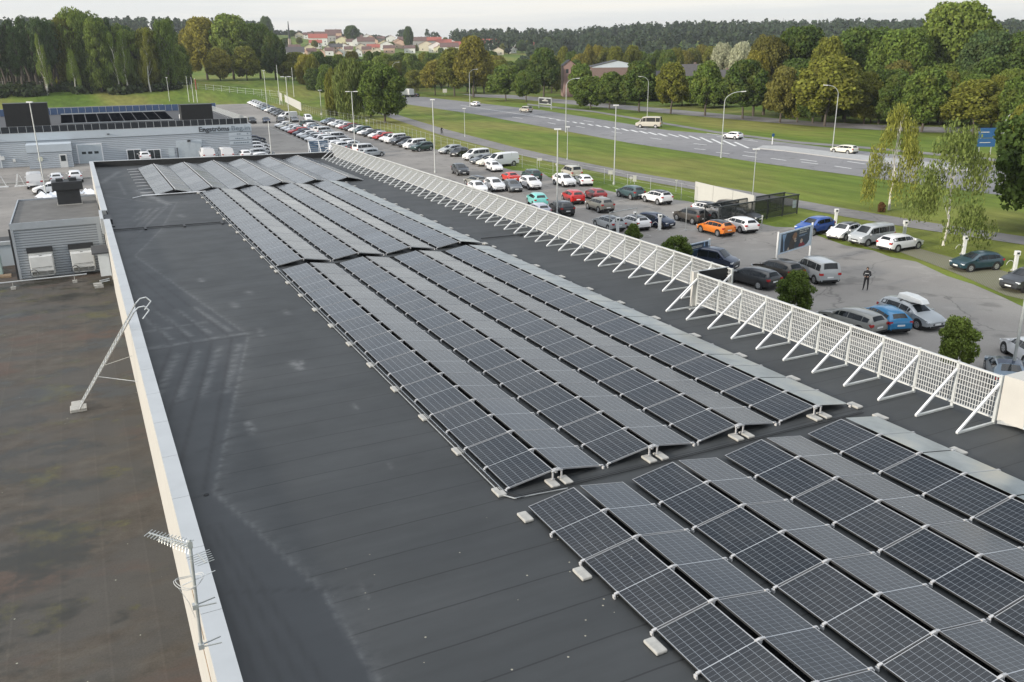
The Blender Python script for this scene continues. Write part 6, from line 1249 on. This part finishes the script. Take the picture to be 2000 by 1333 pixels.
for px, py, ty, wp, c, k, lab in [(1858, 725, 616, 88, 'lite', 'bush1', 'pointed light green street tree behind the near lattice screen'), (1547, 614, 526, 84, 'mid', 'bush1', 'round green street tree in front of the black estate'), (1318, 530, 458, 66, 'mid', 'bush0', 'green street tree left of the smaller advertising board'), (1234, 492, 434, 42, 'mid', 'bush1', 'small green street tree behind the plugged in white hatchback')]:
    p = G(px, py+14); H = hgt(p, ty+3); tree(p, H, wp*.98*((p-CP)@fw)/F, k, c, lab, 'street_tree', None, (.2, 1.), .3)
# far hill forest: one mass
random.seed(9); rg = np.random.default_rng(3); FB = []
for i in range(1500):
    px = rg.uniform(-60, 2080); D = rg.uniform(900, 1480)
    if 540 < px < 890 and D < 1390: continue
    if px < 880 and D < 1150 and px > 340: continue
    if px < 340 and D < 1150: continue
    p = AT(px, D); h = rg.uniform(13, 19)
    if 540 < px < 770: h = rg.uniform(4, 8)
    FB.append(((p[0], p[1], p[2]+h*.55), (rg.uniform(3.5, 6), rg.uniform(3.5, 6), h*.5), 1.))
for i in range(420):
    px = rg.uniform(1015, 2080); D = rg.uniform(560, 900); p = AT(px, D); h = rg.uniform(9, 14); FB.append(((p[0], p[1], p[2]+h*.5), (4.5, 4.5, h*.5), .8))
o = obj('hill_forest', leafcloud('hill_forest', FB, 62, 2.6, 31, asp=1.1)); o.color = (.036, .058, .03, .35); tag(o, kind='stuff')
ug = [((x, y, z+2.), (6, 5, 3.), 1.) for x, y, z in [AT(px, random.uniform(330, 400)) for px in range(1190, 2080, 12)]]
o = obj('shrub_belt', leafcloud('shrub_belt', ug, 130, 1.2, 78)); o.color = (.035, .055, .02, .3); tag(o, kind='stuff')
# ================================================================== HOUSES
def house(px, py, wpx, wallc, roofc, lab, depth=None, hf=.42, gable=False, rot=None, D=None):
    p = AT(px, D) if D else GT(px, py); s = ((p-CP)@fw)/F; wd_ = wpx*s*(1.18 if wpx < 60 and not D else 1); d = depth or min(11, max(7, wd_*.6)); h = max(4.2, min(8, wd_*hf)); a = -math.atan2(p[0], p[1]) if rot is None else rot
    t = thing('house', lab, 'house', (p[0], p[1], p[2]-1.5), a+ (math.pi/2 if gable else 0)); t['group'] = 'houses on the hillside'
    w2, d2 = (wd_/2, d/2) if not gable else (d/2, wd_/2)
    H = h+1.5; rh = min(w2, d2)*.75
    b = MB().box(-w2, w2, -d2, d2, 0, H); b.add([(-w2, -d2, H), (-w2, d2, H), (-w2, 0, H+rh)], [(0, 2, 1)]); b.add([(w2, -d2, H), (w2, d2, H), (w2, 0, H+rh)], [(0, 1, 2)])
    b = b.build('wall', 'plaster', t); b.color = (*wallc, 1)
    e = .45; r_ = MB().add([(-w2-e, -d2-e, H-.25), (w2+e, -d2-e, H-.25), (w2+e, 0, H+rh+.12), (-w2-e, 0, H+rh+.12), (-w2-e, d2+e, H-.25), (w2+e, d2+e, H-.25), (-w2-e, -d2-e, H-.05), (w2+e, -d2-e, H-.05), (w2+e, 0, H+rh+.32), (-w2-e, 0, H+rh+.32), (-w2-e, d2+e, H-.05), (w2+e, d2+e, H-.05)], [(6, 7, 8, 9), (9, 8, 11, 10), (0, 3, 2, 1), (3, 4, 5, 2), (0, 1, 7, 6), (4, 10, 11, 5), (0, 6, 9, 3), (3, 9, 10, 4), (1, 2, 8, 7), (2, 5, 11, 8)]).build('roof', 'roof_tile', t); r_.color = (*roofc, 1)
    MB().box(w2*.3, w2*.3+.9, .2, 1., H+rh*.4, H+rh+.9).build('chimney', 'brick', r_)
    n = max(1, int(wd_/4)) if not gable else max(1, int(d/4))
    for k in range(n):
        for fl in range(1 if h < 5 else 2):
            x = -w2+2*w2*(k+.5)/n; MB().box(x-.55, x+.55, -d2-.06, -d2-.01, 2.4+2.6*fl, 3.7+2.6*fl).build('window', 'window_glass', t)
    if gable:
        for k in range(2): MB().box(-w2-.06, -w2-.01, -d2*.5+d2*k-.5, -d2*.5+d2*k+.5, 2.6, 3.9).build('window', 'window_glass', t)
    return t
RED = (.30, .085, .06); BRN = (.12, .07, .06); DRK = (.07, .065, .065); CRM = (.60, .54, .42); WHT = (.68, .68, .65); PNK = (.60, .42, .32); YEL = (.62, .58, .38); GRY = (.35, .34, .33)
HS_ = [(604, 78, 56, CRM, BRN, 'long cream house with brown roof beside the spire', 0), (636, 84, 34, GRY, BRN, 'grey house below the cream one near the spire', 0), (622, 90, 30, WHT, RED, 'white house with red roof under the spire', 0), (652, 78, 26, PNK, BRN, 'pinkish house right of the spire group', 0), (690, 82, 74, WHT, DRK, 'long white house with dark roof on the hilltop', 0), (745, 84, 58, GRY, DRK, 'long grey house on the hilltop right', 0), (668, 88, 20, YEL, DRK, 'small pale yellow gabled house', 1), (702, 91, 22, WHT, DRK, 'white gabled house in the middle of the hillside', 1), (728, 89, 18, PNK, BRN, 'peach gabled house in the middle of the hillside', 1), (716, 96, 28, GRY, BRN, 'grey house below the peach gabled one', 0), (755, 99, 22, WHT, BRN, 'small white house at the foot of the hillside', 1),
       (778, 92, 20, PNK, BRN, 'peach gabled house left of the two big peach ones', 1), (792, 92, 24, WHT, BRN, 'white house between two peach gables', 0), (802, 93, 20, PNK, RED, 'larger peach gabled house near the red roofs', 1), (818, 94, 26, GRY, BRN, 'grey house behind the red roofs', 0), (833, 100, 24, CRM, RED, 'cream house with red roof, left of the red roof cluster', 1), (846, 94, 28, WHT, RED, 'white house with red roof high in the cluster', 0), (853, 103, 26, WHT, RED, 'white house with red roof low in the cluster', 1), (868, 97, 24, CRM, RED, 'cream house right of the red roof cluster', 0), (882, 96, 22, WHT, GRY, 'white house with grey gable', 1), (893, 103, 26, WHT, RED, 'low white house with orange roof', 0), (878, 108, 30, WHT, BRN, 'lowest white house above the tree belt', 0), (907, 98, 20, CRM, RED, 'cream house left of the yellowing avenue tree', 0), (958, 99, 30, WHT, RED, 'white house with red roof right of the yellowing avenue tree', 0), (972, 102, 18, WHT, RED, 'small white house with red gable', 1), (1000, 98, 24, WHT, RED, 'white house with red roof standing alone', 1), (1046, 98, 18, CRM, RED, 'small cream house farthest right', 0),
       (610, 112, 120, GRY, BRN, 'long low grey row building left of the tree belt', 0), (700, 108, 90, CRM, BRN, 'long low cream row building behind the tree belt', 0), (575, 120, 34, WHT, DRK, 'white low building by the golden tree', 0)]
for i, (px, py, wp) in enumerate([(585, 88, 14), (615, 96, 16), (650, 98, 16), (675, 100, 14), (735, 103, 16), (765, 97, 14), (812, 103, 14), (862, 108, 14), (925, 100, 22), (985, 106, 20), (1020, 104, 24), (1035, 96, 20), (1070, 100, 26), (560, 98, 22), (572, 74, 14), (660, 72, 16), (930, 88, 22), (870, 88, 14), (630, 64, 14)]):
    p = GT(px, py); wd_ = wp*((p-CP)@fw)/F; tree(p, wd_*1.0, wd_, random.choice(['oak0', 'oak1', 'oak2']), random.choice(['dark', 'mid', 'olive']), '%s dark tree from the left standing between the hillside houses' % ORD[i], 'hillside_tree', 'trees between the hillside houses', (.05, 1.), .2)
LONG = [h for h in HS_ if h[2] > 50]; HS_ = [h for h in HS_ if h[2] <= 50]; random.seed(4)
for h in LONG:
    n_ = int(h[2]//17)
    for k in range(n_): HS_.append((h[0]-h[2]/2+(k+.5)*h[2]/n_+random.uniform(-1.5, 1.5), h[1]+random.uniform(-3.5, 2.5), random.uniform(12, 16), random.choice([WHT, CRM, PNK, h[3], WHT]), random.choice([RED, BRN, BRN, h[4], RED]), '%s from the left of the terrace described as %s' % (ORD[k], ' '.join(w_ for w_ in h[5].split()[:6])), (k+n_) % 2))
random.seed(21)
for i in range(24):
    HS_.append((580+i*18.5+random.uniform(-6, 6), random.choice([90, 95, 100, 104, 107])+ (4 if i > 14 else 0), random.uniform(14, 22), random.choice([WHT, CRM, WHT, PNK, YEL]), random.choice([RED, BRN, RED, BRN, DRK]), '%s small pale house from the left scattered over the hillside' % ORD[i], i % 2))
for px, py, wpx, wc, rc, lab, gb_ in HS_: house(px, py, wpx, wc, rc, lab, gable=bool(gb_))
p = AT(568, 900); t = thing('church_spire', 'thin dark spire above the houses on the skyline', 'spire', (p[0], p[1], p[2]-2)); hh = hgt(p, 42); MB().box(-1.2, 1.2, -1.2, 1.2, 0, hh*.5).build('tower', 'plaster', t).color = (.4, .33, .27, 1); MB().bar((0, 0, hh*.5), (0, 0, hh+2), 1.8, n=4, w2=.5).build('spire', 'asphalt_roof', t)
# brown brick building behind the avenue
a = G(1155, 196); t = thing('brick_building', 'brown brick hall with a pale gable edge and dark roof behind the avenue', 'building', (a[0], a[1], GZ), -.52)
gz = hgt(a, 131)
wb_ = MB().box(0, 19, 0, 30, .03, gz).add([(0, 0, gz), (19, 0, gz), (9.5, 0, gz+2.)], [(0, 1, 2)]).build('wall', 'brick', t)
MB().add([(-.5, -.4, gz), (9.5, -.4, gz+2.2), (9.5, 30.4, gz+2.2), (-.5, 30.4, gz)], [(0, 1, 2, 3)]).add([(9.5, -.4, gz+2.2), (19.5, -.4, gz), (19.5, 30.4, gz), (9.5, 30.4, gz+2.2)], [(0, 1, 2, 3)]).build('roof', 'asphalt_roof', t)
MB().add([(0, -.06, gz-.3), (9.5, -.06, gz-.3), (19, -.06, gz-.3), (19, -.06, gz), (9.5, -.06, gz+2.05), (0, -.06, gz)], [(0, 1, 4, 5), (1, 2, 3, 4)]).build('gable_edge', 'fascia_pale', t)
for k in range(3): MB().box(-.06, -.01, 3+3.5*k, 4.4+3.5*k, gz-3.4, gz-1.4).build('window', 'window_glass', t)
a = G(1100, 190); t = thing('brick_wing', 'reddish gabled wing of brick left of the brown hall', 'building', (a[0], a[1], GZ), -.45)
h_2 = hgt(a, 128); MB().box(0, 5, 0, 14, .03, h_2).add([(0, 0, h_2), (5, 0, h_2), (2.5, 0, h_2+2)], [(0, 1, 2)]).build('wall', 'plaster', t).color = (.25, .165, .145, 1); MB().add([(-.3, -.4, h_2-.2), (2.5, -.4, h_2+2.1), (2.5, 14, h_2+2.1), (-.3, 14, h_2-.2)], [(0, 1, 2, 3)]).add([(2.5, -.4, h_2+2.1), (5.3, -.4, h_2-.2), (5.3, 14, h_2-.2), (2.5, 14, h_2+2.1)], [(0, 1, 2, 3)]).build('roof', 'asphalt_roof', t)
for k in range(2): MB().box(1.+2*k, 2.+2*k, -.06, -.01, h_2-3, h_2-1.5).build('window', 'window_glass', t)
for px, ty, wpx, lab in [(1290, 138, 54, 'dark roofed row house behind the avenue, left part'), (1345, 138, 76, 'dark roofed row house behind the avenue, middle part'), (1412, 138, 56, 'dark roofed row house behind the avenue, right part')]:
    house(px, ty, wpx, (.30, .24, .2), DRK, lab, depth=11, D=345, rot=-.5, hf=.55)
# ================================================================== PEOPLE
def skin_body(name, verts, edges, radii, m, parent, loc=(0, 0, 0), sub=1, root=0):
    me = bpy.data.meshes.new(name); me.from_pydata(verts, edges, []); me.materials.append(MATS[m]); o = obj(name, me, parent, loc=loc)
    sk = o.modifiers.new('skin', 'SKIN'); sk.use_smooth_shade = True
    lay = me.skin_vertices[0] if me.skin_vertices else None
    if lay is None:
        bm = bmesh.new(); bm.from_mesh(me); bm.verts.layers.skin.verify(); bm.to_mesh(me); bm.free(); lay = me.skin_vertices[0]
    for i, r in enumerate(radii):
        rr = r if isinstance(r, tuple) else (r, r); lay.data[i].radius = rr; lay.data[i].use_root = (i == root)
    sb = o.modifiers.new('sub', 'SUBSURF'); sb.levels = sub; sb.render_levels = sub
    return o
def chain(o, pts, rr):  # add a chain to lists, starting from vertex index o['at']
    pass
p = G(1690, 568); ps = thing('person', 'person in black clothes standing in the car park, looking down at their hands', 'person', (p[0], p[1], GZ+.02), R(-30)-YAW)
V = [(0, 0, .93), (0, 0, 1.10), (0, .01, 1.28), (0, -.0, 1.42), (0, -.04, 1.50), (0, -.07, 1.56),
     (.10, 0, .90), (.12, -.01, .50), (.13, .03, .10), (.13, -.10, .045), (-.10, 0, .90), (-.13, 0, .50), (-.17, .05, .10), (-.18, -.07, .045),
     (.18, 0, 1.39), (.25, -.02, 1.14), (.14, -.25, 1.10), (-.18, 0, 1.39), (-.25, -.02, 1.14), (-.12, -.25, 1.10)]
Ed = [(0, 1), (1, 2), (2, 3), (3, 4), (4, 5), (0, 6), (6, 7), (7, 8), (8, 9), (0, 10), (10, 11), (11, 12), (12, 13), (3, 14), (14, 15), (15, 16), (3, 17), (17, 18), (18, 19)]
Rd = [(.15, .12), (.145, .11), (.17, .12), (.13, .09), .055, .05, .095, .065, .045, .04, .095, .065, .045, .04, .075, .055, .042, .075, .055, .042]
skin_body('body', V, Ed, Rd, 'black_cloth', ps, sub=2)
def head(par, at):
    h = MB(); n = 12; 
    for i in range(n-1):
        for j in range(16):
            a = math.pi*(i+1)/n; b = 2*math.pi*j/16; x = .075*math.sin(a)*math.cos(b); y = .092*math.sin(a)*math.sin(b)-(.015 if b > math.pi else 0)*math.sin(a); z = .115*math.cos(a); h.v.append((x, y, z))
    for i in range(n-2):
        for j in range(16): h.f.append((i*16+j, i*16+(j+1) % 16, (i+1)*16+(j+1) % 16, (i+1)*16+j)); h.mi.append(0)
    h.f += [tuple(range(16)), tuple(range((n-2)*16, (n-1)*16))[::-1]]; h.mi += [0, 0]
    h.add([(-.012, -.088, -.02), (.012, -.088, -.02), (0, -.12, -.03), (0, -.09, .02)], [(0, 1, 2), (0, 2, 3), (2, 1, 3)])
    for s in (-1, 1): h.disc((s*.078, .0, -.005), .026, (1, 0, 0), .014, 8)
    hd = h.build('head', 'skin', par, smooth=False); hd.location = at; hd.rotation_euler = (R(32), 0, 0)
    e = MB(); 
    for s in (-1, 1): e.disc((s*.03, -.094, .012), .010, (0, 1, 0), .012, 8)
    e.box(-.022, .022, -.103, -.094, -.06, -.053); e.build('eyes_and_mouth', 'hair', hd)
    c = MB(); 
    for i in range(6):
        for j in range(16): a = math.pi*.56*(i)/5+.02; b = 2*math.pi*j/16; k = 1.13; y = .100*math.sin(a)*math.sin(b)*k; c.v.append((.083*math.sin(a)*math.cos(b)*k, max(y, -.085)+.008, .120*math.cos(a)*k*.98))
    for i in range(5):
        for j in range(16): c.f.append((i*16+j, i*16+(j+1) % 16, (i+1)*16+(j+1) % 16, (i+1)*16+j)); c.mi.append(0)
    c.build('hair', 'hair', hd, smooth=True); return hd
head(ps, (0, -.10, 1.66))
for s in (1, -1):
    w0 = Vector((s*.13, -.27, 1.10)); vs = [tuple(w0), tuple(w0+Vector((-s*.03, -.06, .0)))]; es = [(0, 1)]; rr = [.026, .03]
    for k in range(4):
        b_ = w0+Vector((-s*.03-s*.02*(k-1.5)*.2, -.075, .012*(1.5-k))); i0 = len(vs); vs += [tuple(b_), tuple(b_+Vector((-s*.03, -.02, -.004))), tuple(b_+Vector((-s*.055, -.008+.002*k, -.008)))]; es += [(1, i0), (i0, i0+1), (i0+1, i0+2)]; rr += [.0095, .0085, .0075]
    i0 = len(vs); vs += [tuple(w0+Vector((-s*.035, -.04, .03))), tuple(w0+Vector((-s*.06, -.055, .035)))]; es += [(1, i0), (i0, i0+1)]; rr += [.011, .009]
    skin_body('hand', vs, es, rr, 'skin', ps, sub=1)
MB().box(-.15, .13, -.125, -.118, 1.28, 1.31).build('jacket_print', 'white_print', ps)
hp = tag(MB().box(-.09, .07, -.012, .0, 0, .10, M=Matrix.Translation((0, 0, 0)) @ Matrix.Rotation(R(-50), 4, 'X')).build('paper', 'white_print', loc=(p[0]+.18*math.sin(YAW)-.05, p[1]-.30*math.cos(YAW), GZ+1.08)), 'white paper held in both hands by the person in black', 'paper')
# cyclist on the path
p = G(863, 264); bc = thing('bicycle', 'dark bicycle ridden along the cycle path', 'bicycle', (p[0], p[1], GZ+.03), R(95))
def ringp(c, r, n=18): return [(c[0]+r*math.cos(2*math.pi*k/n), c[1], c[2]+r*math.sin(2*math.pi*k/n)) for k in range(n+1)]
for x in (-.52, .52): w_ = MB().tube(ringp((x, 0, .35), .33), .035, 5).build('wheel', 'rubber', bc)
MB().tube([(-.52, 0, .35), (-.1, 0, .32), (.38, 0, .85), (-.2, 0, .88), (-.1, 0, .32)], .04, 5).tube([(-.52, 0, .35), (-.2, 0, .88), (-.22, 0, .98)], .035, 5).tube([(.52, 0, .35), (.4, 0, .95)], .035, 5).build('frame', 'dark_metal', bc); MB().tube([(.36, -.26, 1.02), (.42, 0, 1.0), (.36, .26, 1.02)], .03, 5).build('handlebar', 'dark_metal', bc); MB().box(-.34, -.1, -.07, .07, .97, 1.02).build('saddle', 'rubber', bc)
cy = thing('person', 'cyclist in dark clothes riding on the cycle path', 'person', (p[0], p[1], GZ+.03), R(95)-math.pi/2)
V = [(0, .22, 1.05), (0, .12, 1.25), (0, -.02, 1.45), (0, -.07, 1.56), (.09, .18, 1.02), (.11, -.16, .82), (.10, .0, .42), (.10, -.12, .36), (-.09, .18, 1.02), (-.11, -.12, .66), (-.10, .08, .24), (-.10, -.05, .18), (.18, -.02, 1.42), (.23, -.18, 1.2), (.24, -.40, 1.06), (-.18, -.02, 1.42), (-.23, -.18, 1.2), (-.24, -.40, 1.06)]
Ed = [(0, 1), (1, 2), (2, 3), (0, 4), (4, 5), (5, 6), (6, 7), (0, 8), (8, 9), (9, 10), (10, 11), (2, 12), (12, 13), (13, 14), (2, 15), (15, 16), (16, 17)]
skin_body('body', V, Ed, [(.15, .12), (.16, .12), (.13, .09), .05, .09, .07, .05, .04, .09, .07, .05, .04, .07, .05, .035, .07, .05, .035], 'black_cloth', cy, sub=1); head(cy, (0, -.12, 1.68)).rotation_euler = (0, 0, 0)
# ================================================================== AIR
def haze():
    m = bpy.data.materials.new('haze'); m.use_nodes = True; n = m.node_tree; n.nodes.clear(); o = N(n, 'ShaderNodeOutputMaterial'); v = N(n, 'ShaderNodeVolumePrincipled'); v.inputs['Color'].default_value = (.86, .9, .95, 1); v.inputs['Density'].default_value = HAZE; v.inputs['Anisotropy'].default_value = .3
    n.links.new(v.outputs[0], o.inputs['Volume']); MATS['haze'] = m
    tag(MB().box(-7200, 7200, -7200, 7200, GZ-60, 140).build('haze', 'haze'), kind='stuff')
HAZE = .00012
if HAZE: haze()
print('panels', NP, 'cars', NCAR, 'trees', NT, 'objects', len(bpy.data.objects))
